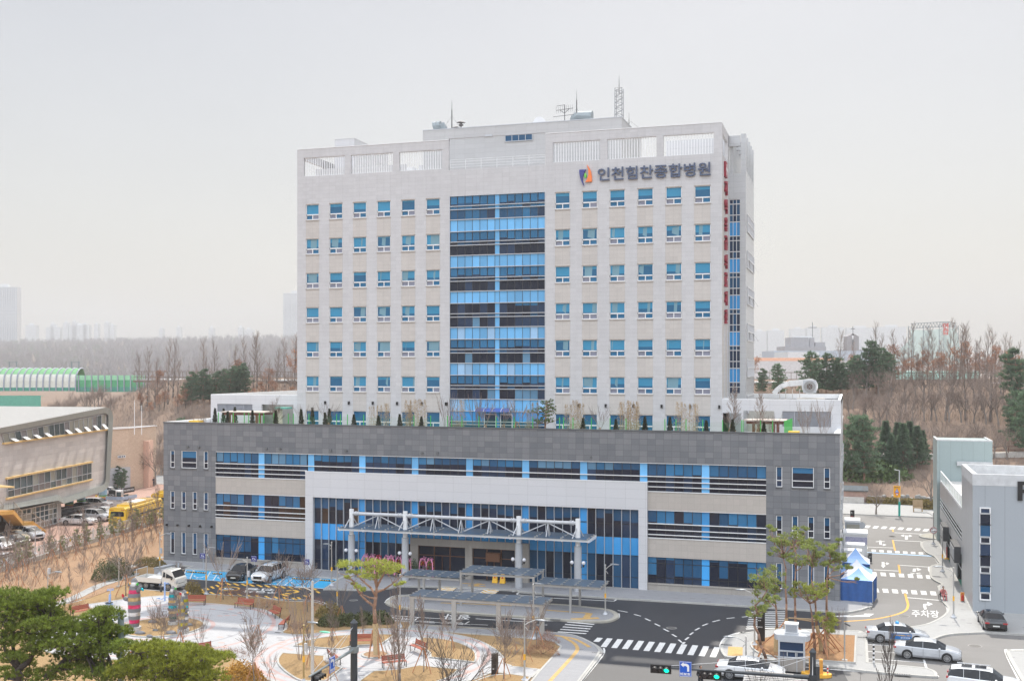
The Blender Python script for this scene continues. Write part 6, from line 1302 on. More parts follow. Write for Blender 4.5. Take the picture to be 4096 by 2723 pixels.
b.box(-50.6,-24.1,102.75,102.95,5.05,5.25);b.box(-50.6,-24.1,106.0,106.15,5.05,5.25)
for i in range(11):x=-50.5+i*2.63;b.box(x-.06,x+.06,102.95,106.0,4.95,5.2)
b.build('beam',WHITE,can)
gm=M('canopy glass',(.075,.11,.155),.35,var=.12,spec=.25,alpha=.84);b=MB()
for i in range(10):x=-50.5+i*2.63;b.face([(x+.03,102.55,5.30),(x+2.6,102.55,5.30),(x+2.6,106.2,5.36),(x+.03,106.2,5.36)])
r_=b.build('glass_roof',gm,can);b=MB()
for i in range(11):
    for y in(102.7,103.4,104.4,105.4):b.tube((-50.5+i*2.63,y,5.3),(-50.5+i*2.63,y,5.42),.09,n=6)
b.build('clamp',STEEL,r_)
# walkway shelters
def shelter(X0,X1,Y0,Y1,z,legs,label,big=False):
    t=thing('walkway_shelter',label,'shelter',((X0+X1)/2,(Y0+Y1)/2,.15),group=None);b=MB()
    b.box(X0,X1,Y0,Y0+.1,z-.18,z);b.box(X0,X1,Y1-.1,Y1,z-.18,z);n=max(3,round((X1-X0)/1.25))
    for i in range(n+1):x=X0+(X1-X0)*i/n;b.box(x-.05 if i else x,x+.05 if i<n else x,Y0+.1,Y1-.1,z-.14,z-.02)
    b.build('frame',STEEL,t);b=MB()
    for i in range(n):x=X0+(X1-X0)*i/n;b.face([(x+.02,Y0-.12,z+.09),(x+(X1-X0)/n-.02,Y0-.12,z+.09),(x+(X1-X0)/n-.02,Y1+.12,z+.09),(x+.02,Y1+.12,z+.09)])
    g_=b.build('glass_roof',gm,t);b=MB()
    for i in range(n+1):
        for j in range(4):x=X0+(X1-X0)*i/n;y=Y0+.2+(Y1-Y0-.4)*j/3;b.tube((x,y,z),(x,y,z+.14),.06,n=5);b.bar((x-.15,y,z+.11),(x+.15,y,z+.11),.03,.03)
    b.build('clamp',STEEL,g_)
    for lx,ly in legs:
        b=MB()
        if big:b.box(lx-.18,lx+.18,ly-.08,ly+.08,.15,z-.18);b.box(lx-.2,lx-.14,ly-.1,ly+.5,.15,z-.18)
        else:b.box(lx-.09,lx+.09,ly-.09,ly+.09,.13,z-.18)
        b.build('leg',STEEL,t)
shelter(-40.1,-34.3,94.5,97.4,2.5,[(-37.8,94.55),(-37.3,97.3),(-39.4,97.3)],'low walkway shelter on the left of the island, joining the tall one')
shelter(-34.2,-27.1,94.3,97.6,3.15,[(-34.1,94.4),(-27.2,94.4),(-34.1,97.5),(-27.2,97.5)],'tall middle walkway shelter opposite the main entrance')
shelter(-27.0,-21.0,94.3,97.2,2.5,[(-23.8,94.4),(-23.6,97.1)],'low walkway shelter at the right end of the island')
shelter(-35.6,-23.8,85.7,88.3,2.6,[(-35.35,85.8),(-31.6,85.8),(-27.7,85.8),(-24.0,85.8)],'long low walkway shelter at the park edge nearest the camera',True)
# lamps
STI=M('warning sticker',(.80,.42,.03),.6,var=.1)
LGR=M('lamp head grey',(.25,.27,.29),.45,.3)
def lamp(label,k,base,top,arm=None,r=.055,mat=STEEL,head=LGR,sticker=True,name='street_lamp',cat='street lamp',z0=.15,box=False):
    X_,Y_=gd(k if len(base)<3 else base[2],base[0],base[1],z0);z1=zat(k,top[0],top[1],X_,Y_);t=thing(name,label,cat,(X_,Y_,z0));b=MB();b.tube((X_,Y_,z0),(X_,Y_,z0+(z1-z0)*.35),r*1.25,r*1.2,10);b.tube((X_,Y_,z0+(z1-z0)*.35),(X_,Y_,z1),r,r*.85,10);b.ball((X_,Y_,z1+.06),.08,n=8);b.build('pole',mat,t)
    b=MB();b.lathe([(.26,0),(.24,.08),(.12,.18),(.09,.3)],10,(X_,Y_,z0));b.build('base',ALU,t)
    if sticker:b=MB();b.tube((X_,Y_,z0+1.45),(X_,Y_,z0+1.85),r*1.5,r*1.5,10);b.build('sticker',STI,t)
    if box:b=MB();b.box(X_+.06,X_+.26,Y_-.1,Y_+.08,z0+2.2,z0+2.75);b.build('control_box',ALU,t)
    if arm:
        ax,az=pl(k,arm[0],arm[1],Y_);e=Vector((ax,Y_,az));s=Vector((X_,Y_,min(z1-.35,az-.25)));m_=s.lerp(e,.5)+Vector((0,0,.28*(e-s).length*.6));b=MB();pts=[((1-q)**2)*s+2*q*(1-q)*m_+q*q*e for q in(0,.2,.4,.6,.8,1)];b.path(pts,.035,6);d=(e-s);d.z=0;d.normalize();b.path([s-Vector((0,0,.05)),s+d*.25-Vector((0,0,.35)),s+d*.12-Vector((0,0,.15))],.02,4);b.build('arm',mat,t)
        b=MB();h0=e-d*.25;rings=[]
        for q,rr in((0,.06),(.2,.13),(.5,.17),(.8,.12),(.95,.03)):
            rings.append([h0+d*q*.85+Vector((0,rr*math.cos(a),rr*.45*math.sin(a)-.03*q))for a in[i*math.pi/4 for i in range(8)]])
        for i in range(4):b.idx(rings[i]+rings[i+1],[(j,(j+1)%8,8+(j+1)%8,8+j)for j in range(8)])
        b.build('lamp_head',head,t,smooth=True)
    return t
lamp('steel lamp post at the right end of the drop-off island','C',(860,820),(858,372),(932,357))
lamp('steel lamp post in front of the right shelter leg','C',(198,1045),(200,552),(228,535),sticker=True)
lamp('lamp post with a long arm at the bottom by the tactile strip','C',(115,1430),(110,872),(245,870))
lamp('slim lamp post at the left tip of the island by the shelters','B',(1327,935),(1326,463))
lamp('lamp post beside the drive just left of the flat topped pine','B',(750,802),(752,377),(838,358))
lamp('lamp post at the corner of the blue bays by the portal','B',(697,555),(695,162),(662,170))
lamp('lamp post between the white truck and the parked cars','A',(1900,634),(1900,224),(1943,203))
lamp('lamp post behind the red bench near the parked white car','A',(2278,690),(2278,302),(2212,312),box=True)
lamp('lamp post by the grey utility box','A',(1472,450),(1472,74),(1545,76),box=True)
lamp('lamp post with a white box on the orange soil behind the big pine','A',(440,660),(432,427),(525,426),sticker=False,box=True)
lamp('brass coloured lamp post at the bottom of the park','B',(440,1450),(438,930),(505,890),mat=M('brass',(.42,.33,.16),.35,.6),box=True)
lamp('tall lamp post on the pavement beside the parking building','D',(1710,848),(1700,400),(1585,378))
lamp('middle lamp post along the parking building','D',(1608,425),(1606,50),(1545,45))
lamp('far lamp post with a red ringed sign by the parking stair tower','F',(1482,1512),(1482,1237),(1410,1229))
lamp('lamp post in the pine bed behind the black sign','C',(2235,1105),(2237,605),(2125,592))
lamp('lamp post beside the white car near the barrier','T',(330,900),(325,390),(95,372),sticker=False)
lamp('double armed white lamp post in the school car park','Q',(475,992),(472,625),(400,640),sticker=False,z0=.17);lamp('thin school lamp post beside the yellow bus','Q',(2065,480),(2065,212),(2010,222),sticker=False,z0=.17)
lamp('tall grey lamp with a drooping arm behind the traffic mast','B',(520,1450),(523,525),(415,570),r=.10,mat=CONC,sticker=False)
GNH=M('green lamp head',(.15,.50,.35),.4);lamp('short post carrying a green headed lamp in the park','B',(522,1452),(530,1050),(618,978),r=.05,sticker=False,head=GNH)
t=thing('no_entry_sign','round red ringed sign on the far lamp post','road sign',(*gd('F',1482,1512,.15),4));X_,Y_=gd('F',1482,1512,.15);zc=zat('F',1482,1387,X_,Y_);b=MB();b.tube((X_,Y_-.15,zc),(X_,Y_-.12,zc),.42,n=24);b.build('face',WHITE,t);b=MB();RD=M('sign ring red',(.55,.03,.03),.5)
for i in range(24):a,c=i*math.pi/12,(i+1)*math.pi/12;b.bar((X_+.38*math.cos(a),Y_-.17,zc+.38*math.sin(a)),(X_+.38*math.cos(c),Y_-.17,zc+.38*math.sin(c)),.08,.03)
b.bar((X_-.27,Y_-.17,zc+.27),(X_+.27,Y_-.17,zc-.27),.08,.03);b.build('ring',RD,t);b=MB();b.bar((X_-.2,Y_-.165,zc),(X_+.2,Y_-.165,zc),.10,.02);b.build('symbol',BLACK,t)
for k,bs_,tp_,lb,c_ in(('T',(1880,742),(1876,150),'thin CCTV pole standing on the bright soil bed','camera'),('A',(1095,560),(1090,297),'thin camera pole beside the garden path','camera'),('U',(968,470),(958,15),'thin pole with a round mirror by the side road','mirror')):
    X_,Y_=gd(k,*bs_,.2);z1=zat(k,*tp_,X_,Y_);t=thing('camera_pole' if c_=='camera' else 'mirror_pole',lb,'pole',(X_,Y_,.2));b=MB();b.tube((X_,Y_,.1),(X_,Y_,z1),.055,n=8);b.box(X_-.2,X_+.2,Y_-.2,Y_+.2,.15,.25);b.build('pole',STEEL,t);b=MB()
    if c_=='camera':b.tube((X_,Y_,z1-.05),(X_+.4,Y_-.2,z1-.18),.06,n=8);b.build('camera',DGREY,t)
    else:b.tube((X_,Y_-.1,z1-.5),(X_,Y_-.05,z1-.5),.42,n=20);b.build('mirror',ALU,t)
# benches
BR=M('red brown slats',(.33,.085,.05),.55,var=.12,vs=8)
def bench(p0,p1,label,k='B'):
    a=Vector((*gd(k,*p0,.2),.17));c=Vector((*gd(k,*p1,.2),.17));u=(c-a).normalized();L_=1.75;mid=(a+c)/2;n=Vector((-u.y,u.x,0));t=thing('park_bench',label,'bench',tuple(mid));o=mid-u*L_/2
    b=MB()
    for i in range(4):b.bar(o+n*(.05+.11*i)+Vector((0,0,.44)),o+u*L_+n*(.05+.11*i)+Vector((0,0,.44)),.095,.04)
    b.build('seat',BR,t);b=MB()
    for i in range(3):b.bar(o+n*(.50+.03*i)+Vector((0,0,.55+.12*i)),o+u*L_+n*(.50+.03*i)+Vector((0,0,.55+.12*i)),.03,.11)
    b.build('backrest',BR,t)
    for q in(.04,L_-.04):
        b=MB();e=o+u*q;b.bar(e+n*.03,e+n*.03+Vector((0,0,.42)),.05,.04);b.bar(e+n*.42,e+n*.60+Vector((0,0,.9)),.05,.04);b.bar(e+n*.03+Vector((0,0,.41)),e+n*.46+Vector((0,0,.41)),.05,.04);b.build('leg',BLACK,t)
bench((678,845),(840,815),'red slatted bench nearest the orange garden soil','A');bench((1722,735),(1868,735),'red bench right of the striped sculptures, backing onto the drive','A');bench((2160,758),(2308,773),'red bench at the top right rim of the sculpture plaza','A')
bench((108,825),(172,857),'red bench on the plaza rim left of the low round bush');bench((258,905),(200,963),'red bench seen end-on at the neck between the two plazas');bench((875,1112),(1055,1110),'red bench behind the traffic mast, left of the staked pine');bench((1425,1153),(1512,1190),'red bench angled to the right of the staked pine');bench((785,1285),(722,1225),'red bench turned away beside the blue turn sign');bench((1182,1322),(1383,1300),'red bench in front of the staked pine');bench((1810,1205),(1920,1188),'red bench partly hidden behind the low foreground pine','A');bench((1245,1222),(1345,1225),'red bench just left of the low foreground pine','A')
# striped sculptures
SG=M('speckled grey',(.16,.16,.17),.55,var=.15,vs=8);def_c=dict(pink=(.65,.05,.16),red=(.45,.02,.03),gold=(.55,.42,.22),silver=(.62,.60,.58),teal=(.0,.35,.42),yellow=(.45,.38,.01),green=(.05,.40,.06),orange=(.75,.35,.02),dteal=(.0,.16,.17))
CM={k:M('mirror '+k,v,.12,.55,var=.25,vs=3)for k,v in def_c.items()}
def cactus(k,base,top,bands,arms,label,sc=1.):
    X_,Y_=gd(k,*base,.45);H_=zat(k,*top,X_,Y_)-.5;t=thing('striped_sculpture',label,'sculpture',(X_,Y_,.2));b=MB();b.lathe([(.55*sc,0),(.55*sc,.28)],20,(X_,Y_,.2));b.build('plinth',M('plinth stone',(.45,.45,.45),.8),t)
    R0=.40*sc;f=lambda q:R0*(.78+.5*math.sin(min(1,q*1.1+.12)*math.pi*.8))*(1 if q<.66 else math.sqrt(max(.03,1-((q-.66)/.35)**2)))
    ms=['grey'];n=len(bands);
    for i,c_ in enumerate(bands):
        q0,q1=i/n,(i+1)/n;b=MB();pr=[(f(q0+(q1-q0)*j/4)*(1.02 if c_=='grey' else .99),(q0+(q1-q0)*j/4)*H_)for j in range(5)];b.lathe(pr,20,(X_,Y_,.48));b.build('band',SG if c_=='grey' else CM[c_],t,smooth=False)
    for s,q,L_,up,tip,tc_ in arms:
        z=.48+H_*q;b=MB();a0=Vector((X_+s*R0*.8,Y_-.1,z));a1=a0+Vector((s*L_,-.1,up));b.path([a0,a0.lerp(a1,.3),a0.lerp(a1,.75),a1,a1+(a1-a0).normalized()*.1],[.08,.18,.19,.12,.03],10);b.build('arm',SG,t,smooth=True)
        b=MB();e=a1+Vector((s*tip[0],0,tip[1]));b.path([a1,a1.lerp(e,.4),a1.lerp(e,.8),e],[.03,.10,.09,.02],8);b.build('petal',CM[tc_],t,smooth=True)
G_='grey'
cactus('V',(718,1335),(720,312),[G_,'pink',G_,'silver',G_,'pink',G_,'gold',G_,'pink',G_,'silver',G_],[(-1,.55,.55,.12,(.15,.35),'red'),(1,.72,.45,.45,(.25,-.3),'teal'),(-1,.86,.05,.1,(-.25,.05),'orange'),(1,.83,.05,.1,(.15,.25),'green')],'tallest striped sculpture with pink mirror bands and stubby arms')
cactus('V',(1525,1222),(1525,478),[G_,'dteal',G_,'gold',G_,'teal',G_,'gold',G_,'teal',G_,'silver',G_],[(1,.75,.5,.3,(.2,-.25),'red'),(-1,.35,.05,.05,(-.1,-.15),'red'),(1,.85,.1,.15,(.08,.22),'green')],'striped sculpture with teal mirror bands',.75)
cactus('V',(1762,1370),(1758,557),[G_,'yellow',G_,'silver',G_,'yellow',G_,'gold',G_,'yellow',G_,'silver',G_],[(1,.45,.25,.12,(.08,-.3),'silver'),(1,.5,.1,.1,(.12,.25),'teal'),(1,.9,.1,.1,(.2,.08),'orange')],'rear striped sculpture with yellow mirror bands',.70)
cactus('V',(1700,1395),(1712,728),[G_,'yellow',G_,'gold',G_,'yellow',G_,'gold',G_],[(-1,.85,.1,.2,(-.15,-.1),'green'),(-1,.45,.05,.05,(-.1,.1),'red')],'short yellow banded sculpture in front of its taller twin',.58)
for i,(x,y,s)in enumerate(((835,1480,.5),(1105,1245,.45),(1160,1420,.28),(1480,1475,.5),(1850,1310,.42),(1035,1540,.3))):
    X_,Y_=gd('V',x,y,.2);g=random.Random(i);b=MB();b.ball((X_,Y_,.25),s,s*.6,s*.42,10);b.v=[(p[0]+g.uniform(-.03,.03),p[1],p[2]+g.uniform(-.02,.02))for p in b.v]
    o=b.build('sculpture_stone',SG,smooth=True);tag(o,['grey pebble with a red stripe in front of the tallest sculpture','grey pebble with a gold tip behind the sculpture bed centre','small upright grey stone in the middle of the bed','long grey pebble at the front right of the bed','grey pebble beside the yellow sculptures','small flat dark stone at the front of the bed'][i],'stone')
    if i==0:c=MB();c.lathe([(.44,-.05),(.44,.07)],14,(0,0,0));
# outdoor exercise machines
LBL=M('pale blue enamel',(.30,.42,.68),.45)
X_,Y_=gd('V',200,870,.16);t=thing('exercise_machine','pale blue leg stepper on the plaza near the garden soil','exercise machine',(X_,Y_,.16));b=MB();b.box(X_-.3,X_+.3,Y_-.15,Y_+.15,.16,.28);b.bar((X_,Y_,.2),(X_+.05,Y_,1.1),.16,.14);b.path([(X_+.05,Y_,1.0),(X_+.1,Y_,1.45)],.035,6);b.path([(X_-.25,Y_,1.42),(X_+.4,Y_,1.50),(X_+.4,Y_,1.62),(X_-.2,Y_,1.56),(X_-.25,Y_,1.42)],.03,6);b.build('frame',LBL,t);b=MB();b.box(X_-.32,X_+.2,Y_-.25,Y_+.25,.30,.36);b.build('pedal',BLACK,t)
X_,Y_=gd('V',1355,790,.16);t=thing('exercise_machine','pale blue arm wheel station behind the teal sculpture','exercise machine',(X_,Y_,.16));b=MB();b.tube((X_,Y_,.16),(X_,Y_,1.9),.08,n=8);b.path([(X_-.75,Y_,.35),(X_-.3,Y_,.28),(X_,Y_,.5),(X_+.4,Y_,.45)],.04,6)
for i in range(5):a=i*.63;b.bar((X_,Y_,1.75),(X_+.6*math.cos(a)-.1,Y_,1.75+.12*math.sin(a*2)),.05,.04)
b.box(X_-.8,X_-.6,Y_-.1,Y_+.1,.33,.4);b.bar((X_,Y_,1.75),(X_-.5,Y_,1.65),.05,.04);b.build('frame',LBL,t);b=MB();b.ball((X_-.42,Y_,1.15),.14,.08,.25,8);b.tube((X_-.42,Y_,1.3),(X_-.42,Y_,1.7),.02,n=4);b.build('weight',BLACK,t)
# utility box, signs
a0,a1=gd('A',1420,448,.15),gd('A',1505,440,.15);a2=gd('A',1612,412,.15);t=thing('utility_cabinet','pale grey service cabinet with a green sign at the podium corner','cabinet',(*a1,.15));P=[a0,a1,a2,(a0[0]+a2[0]-a1[0],a0[1]+a2[1]-a1[1])];hz_=zat('A',1505,388,*a1);b=MB();b.prism(P,.1,hz_);b.build('body',cladding('cabinet',(.42,.42,.43),1.2,.6,cellvar=.03,joint=.3),t);b=MB();b.prism(offset(P,-.06),hz_,hz_+.06);b.build('roof',ALU,t)
d_=Vector((a2[0]-a1[0],a2[1]-a1[1],0));nn=Vector((d_.y,-d_.x,0)).normalized();s0=Vector((*a1,0))+d_*.3+nn*.03;b=MB();b.bar(s0+Vector((0,0,hz_-.35)),s0+d_*.45+Vector((0,0,hz_-.35)),.04,.35);b.build('sign',M('green sign',(.03,.16,.07),.5),t)
b=MB();b.tube((a1[0]+1,a1[1]+1.2,.1),(a1[0]+1,a1[1]+1.2,hz_+.35),.09,n=8);b.build('vent_pipe',ALU,t)
NV=M('navy sign',(.03,.03,.20),.5)
def sgn(mb,s,x,y,z,w_,h,m=1,bold=.02):text(mb,s,(x,y,z),(1,0,0),(0,0,1),w_,h,.012,bold,m)
for(x0,x1,y0,y1,bx,by),lb in(((475,541,35,100,512,255),'left'),((1118,1189,70,138,1155,300),'middle'),((1785,1851,110,178,1820,322),'right')):
    X_,Y_=gd('R',bx,by,.1);Xa,za=pl('R',x0,y1,Y_);Xb,zb=pl('R',x1,y0,Y_);t=thing('accessible_parking_sign','navy accessible parking sign on a thin post, the %s of three'%lb,'parking sign',(X_,Y_,.13));b=MB();b.tube((X_,Y_,.1),(X_,Y_,zb),.03,n=6);b.build('post',ALU,t);b=MB();b.box(Xa,Xb,Y_-.06,Y_-.04,za,zb);p_=b.build('panel',NV,t);b=MB();w_,h=Xb-Xa,zb-za
    sgn(b,'P',Xa+w_*.25,Y_-.062,za+h*.36,w_*.2,h*.3,0,.04);c=Vector((Xa+w_*.62,Y_-.07,za+h*.48));b.path([c+Vector((0,0,h*.18)),c,c+Vector((w_*.12,0,0)),c+Vector((w_*.16,0,-h*.12))],.018,4);b.path([c+Vector((w_*.1*math.cos(a),0,-h*.03+h*.09*math.sin(a)))for a in[2.2+i*.6 for i in range(8)]],.016,4)
    sgn(b,'장애인 전용주차구역',Xa+w_*.08,Y_-.062,za+h*.84,w_*.8,h*.1,0,.0);sgn(b,'주차 위반시 과태료',Xa+w_*.1,Y_-.062,za+h*.18,w_*.78,h*.08,0,.0);sgn(b,'신고전화',Xa+w_*.3,Y_-.062,za+h*.06,w_*.4,h*.07,0,.0);b.build('lettering',WHITE,p_)
for i,(x,y)in enumerate(((365,268),(490,276),(690,290),(1693,352),(1820,360),(2040,373),(2165,382))):
    X_,Y_=gd('R',x,y,.1);b=MB();b.box(X_-.55,X_+.55,Y_-.07,Y_+.07,.012,.12,0);
    for q in(-.4,-.15,.15,.4):b.box(X_+q-.05,X_+q+.05,Y_-.075,Y_+.075,.05,.125,1)
    tag(b.build('wheel_stop',[BLACK,YEL]),'black and yellow wheel stop in the blue bays','wheel stop','wheel stops in the blue bays')
# flower wreath stands
FP=[M('pink ribbon',(.80,.30,.50),.6,var=.15,vs=9),M('red flowers',(.55,.03,.05),.7,var=.3,vs=9),M('yellow flowers',(.75,.50,.03),.7),M('purple flowers',(.35,.10,.35),.7),M('leaf green',(.05,.12,.04),.7)]
for i,(x,y)in enumerate(((243,462),(300,466),(355,474),(422,480),(466,476),(533,480),(612,500),(738,488),(797,497))):
    Yw_=105.1+.25*(i%2);X_=pl('S',x,y,Yw_)[0];h=zat('S',x,y,X_,Yw_)-.15;t=thing('flower_stand','congratulatory flower stand with pink ribbons, %s from the left under the canopy'%['first','second','third','fourth','fifth','sixth','seventh','eighth','ninth'][i],'flower stand',(X_,Yw_,.13));g=random.Random(i)
    b=MB();
    for s in(-1,1):b.tube((X_+s*.35,Yw_-.15,.13),(X_,Yw_,h*.7),.02,n=4)
    b.tube((X_,Yw_+.3,.13),(X_,Yw_,h*.8),.02,n=4);b.build('easel',WOOD,t)
    for z,r,m_,n in((h*.93,.34,FP[0]if i not in(2,)else FP[1],60),(h*.72,.42,FP[1],60),(h*.72,.44,FP[2],30),(h*.48,.44,FP[3 if i%2 else 1],60),(h*.48,.5,FP[4],40),(h*.25,.4,FP[2],30)):b=MB();leaves(b,(X_,Yw_,z+.15),n,r,.17,g,.8,0,.9);b.build('blossom',m_,t)
    b=MB()
    for s in(-1,1):p=Vector((X_+s*.15,Yw_-.2,h+.05));pts=[p,p+Vector((s*.16,-.05,-.3)),p+Vector((s*.2,-.1,-h*.5)),p+Vector((s*.26,-.1,-h*.85))];[b.bar(pts[q],pts[q+1],.10,.015,up=(0,1,0))for q in range(3)]
    b.build('ribbon',FP[0],t)
for i,x in enumerate((662,780)):Yw_=105.0;X_=pl('S',x,600,Yw_)[0];t=bush(30+i,.45,.35,1.7,350,.17,M('pot plant',(.05,.10,.03),.6),'potted_plant',['tall potted plant with red tips between the flower stands','leafy potted plant by the entrance doors'][i],'plant');t.location=(X_,Yw_,.5);b=MB();b.lathe([(.2,-.4),(.28,.0)],12);b.build('pot',WHITE if i else DGREY,t)
# wet floor signs
for i,x in enumerate((1352,1417)):Yw_=105.2;X_=pl('S',x,690,Yw_)[0];t=thing('wet_floor_sign','yellow wet floor sign by the entrance, %s of the pair'%('left' if i==0 else 'right'),'floor sign',(X_,Yw_,.13));b=MB();b.idx([(X_-.28,Yw_-.2,.15),(X_+.28,Yw_-.2,.15),(X_+.18,Yw_,1.15),(X_-.18,Yw_,1.15),(X_-.28,Yw_+.2,.15),(X_+.28,Yw_+.2,.15)],[(0,1,2,3),(5,4,3,2)]);b.build('panel',YEL,t);b=MB();b.face([(X_-.12,Yw_-.13,.62),(X_+.12,Yw_-.13,.62),(X_,Yw_-.07,.9)]);b.build('symbol',M('red mark',(.5,.05,.03)),t)
tag((lambda b:(b.box(-47.3,-47.3+1.2,106.6-.5,106.6-.45,1.6,2.4)or b.build('tilted_vent_window',g_blind2)))(MB()),'small open vent window in the left portal glazing','window')if False else None
# tents
BLF=M('blue tent cloth',(.02,.085,.27),.75,var=.15,vs=2,bump=.3,bs=2.5);BLR=M('pale blue roof cloth',(.26,.44,.78),.7,var=.06);WHC=M('white tent cloth',(.72,.73,.78),.7,var=.04);GNC=M('green tent cloth',(.02,.28,.09),.7)
def tent(k,f0,f1,depth,eave,peak,label,roofs,wallm,panel=True):
    a=Vector((*gd(k,*f0,.1),.1));c=Vector((*gd(k,*f1,.1),.1));u=(c-a);n=Vector((-u.y,u.x,0)).normalized()*depth;z1=zat(k,*eave,a.x,a.y);pk=(a+c)/2+n*.5;z2=zat(k,*peak,pk.x,pk.y);t=thing('canopy_tent',label,'tent',tuple((a+c)/2+n*.5));P=[a,c,c+n,a+n]
    for q in P:b=MB();b.tube(q,(q.x,q.y,z1),.03,n=6);b.build('leg',ALU,t)
    pk.z=z2;b=MB()
    for i in range(4):
        p,q=P[i].copy(),P[(i+1)%4].copy();p.z=q.z=z1;m_=roofs[i%2];k_=5
        for j in range(k_):
            t0,t1=j/k_,(j+1)/k_;sag=lambda e,tt:e.lerp(pk,tt)-Vector((0,0,.35*math.sin(math.pi*tt)*.5));b.face([sag(p,t0),sag(q,t0),sag(q,t1),sag(p,t1)],m_)
        b.face([p-Vector((0,0,.28)),q-Vector((0,0,.28)),q,p],2)
    b.build('roof',[BLR,WHC,BLF],t)
    g=random.Random(1);b=MB()
    for i in(0,1,3)if panel else(0,):
        p,q=P[i],P[(i+1)%4];ns=14;out_=Vector(((q-p).y,-(q-p).x,0)).normalized()
        for j in range(ns):
            e0,e1=[p.lerp(q,jj/ns)+out_*(.03+.05*math.sin(jj*1.7+i))for jj in(j,j+1)];zb_=z1-.05;b.face([(e0.x,e0.y,.12),(e1.x,e1.y,.12),(e1.x,e1.y,zb_),(e0.x,e0.y,zb_)])
    b.build('wall',wallm,t);return t
tent('D',(668,690),(965,716),3.0,(668,492),(828,392),'blue walled canopy tent beside the podium corner, the nearest of three',(0,1),BLF)
q1=gd('D',668,690,.1);
def tentw(a,c,depth,z1,z2,label,roofs,wallm):
    CRw=CR;t=thing('canopy_tent',label,'tent',((a[0]+c[0])/2,a[1]+depth/2,.1));P=[Vector((*a,.1)),Vector((*c,.1)),Vector((c[0],c[1]+depth,.1)),Vector((a[0],a[1]+depth,.1))];pk=Vector(((a[0]+c[0])/2,(a[1]+c[1])/2+depth/2,z2))
    for q in P:b=MB();b.tube(q,(q.x,q.y,z1),.03,n=6);b.build('leg',ALU,t)
    b=MB()
    for i in range(4):
        p,q=P[i].copy(),P[(i+1)%4].copy();p.z=q.z=z1
        for j in range(5):
            t0,t1=j/5,(j+1)/5;sag=lambda e,tt:e.lerp(pk,tt)-Vector((0,0,.35*math.sin(math.pi*tt)*.5));b.face([sag(p,t0),sag(q,t0),sag(q,t1),sag(p,t1)],roofs[i%2])
        b.face([p-Vector((0,0,.3)),q-Vector((0,0,.3)),q,p],2)
    b.build('roof',[BLR,WHC,BLF],t);b=MB()
    for i in(0,1):p,q=P[i],P[(i+1)%4];b.face([(p.x,p.y,.12),(q.x,q.y,.12),(q.x,q.y,z1-.3),(p.x,p.y,z1-.3)])
    b.build('wall',wallm,t)
e1=gd('D',965,716,.1);ez=zat('D',668,492,*q1)
tentw((q1[0]+.02,q1[1]+3.15),(e1[0]+.05,e1[1]+3.15),3.0,ez,ez+1.15,'pale blue roofed tent directly behind the nearest one',(1,0),BLF)
tentw((q1[0]+.0,q1[1]+9.0),(e1[0]-.1,e1[1]+9.0),3.2,ez,ez+1.3,'blue roofed tent with green walls, the farthest of three',(0,1),GNC)
for i,(x0,y0,dx,dy,h,lb,m_)in enumerate(((-.75,122.5,1.7,1.6,2.3,'white tall storage box behind the tents, the nearer one',WHITE),(-.6,126,1.9,1.8,2.4,'white tall storage box behind the tents, the farther one',WHITE),(-.9,133,2.6,3.0,2.7,'white booth with a blue patterned banner by the podium side',WHITE),(-.8,138.5,1.7,2.5,3.4,'grey and white glazed porch on the podium side',M('porch grey',(.35,.38,.42),.5)))):
    t=thing(['storage_box','storage_box','white_booth','side_porch'][i],lb,['box','box','booth','porch'][i],(x0+dx/2,y0+dy/2,.13));b=MB();b.box(x0,x0+dx,y0,y0+dy,.13,h-.25);b.build('body',m_,t);b=MB();b.box(x0-.08,x0+dx+.08,y0-.08,y0+dy+.08,h-.25,h);b.build('lid' if i<2 else 'roof',WHITE,t)
    if i>=2:b=MB();b.box(x0+.2,x0+dx+.0,y0-.06,y0-.02,1.4,h-.5);b.build('banner' if i==2 else 'window',M('patterned banner',(.10,.10,.35),.6,var=.6,vs=14,col2=(.7,.7,.75))if i==2 else SGL2,t)
# black sign totems
def totem(k,x0,x1,yb,yt,label,mat,lines,dep=.35,rot=0):
    a=gd(k,x0,yb,.2);c=gd(k,x1,yb,.2);z1=zat(k,x0,yt,*a);t=thing('sign_totem',label,'sign',(*a,.15));b=MB();b.prism([a,c,(c[0],c[1]+dep),(a[0],a[1]+dep)],.1,z1);b.build('body',mat,t);b=MB();w_=c[0]-a[0];H_=z1
    for s,fx,fz,fw,fh,m_ in lines:text(b,s,(a[0]+w_*fx,min(a[1],c[1])-.02,z1*fz),(1,0,0),(0,0,1),w_*fw,z1*fh,.02,.01,m_)
    if b.f:b.build('lettering',[WHITE,M('sign red text',(.5,.04,.04))],t)
totem('T',510,625,448,-95,'tall black direction totem with white lettering beside the pines',BLACK,[('인천힘찬',.12,.93,.55,.03,1),('응급실',.1,.84,.5,.025,0),('외래',.1,.78,.3,.025,0),('본관입구',.1,.70,.55,.03,0),('정문',.1,.63,.4,.025,0),('장례식장',.1,.45,.6,.03,0)])
totem('F',737,775,1380,1210,'black direction totem with a white arrow at the far corner of the podium',BLACK,[('←',.12,.86,.55,.06,0),('응급',.1,.70,.6,.04,1),('본관',.1,.62,.6,.035,0)])
totem('B',2168,2215,1372,1185,'square dark bronze totem standing at the park edge',M('bronze black',(.025,.018,.015),.45),[('힘찬',.3,.35,.35,.04,0)],.45)
totem('U',1095,1168,800,642,'dark roadside board standing behind the farthest tent',DGREY,[('안내',.15,.6,.6,.1,0)])
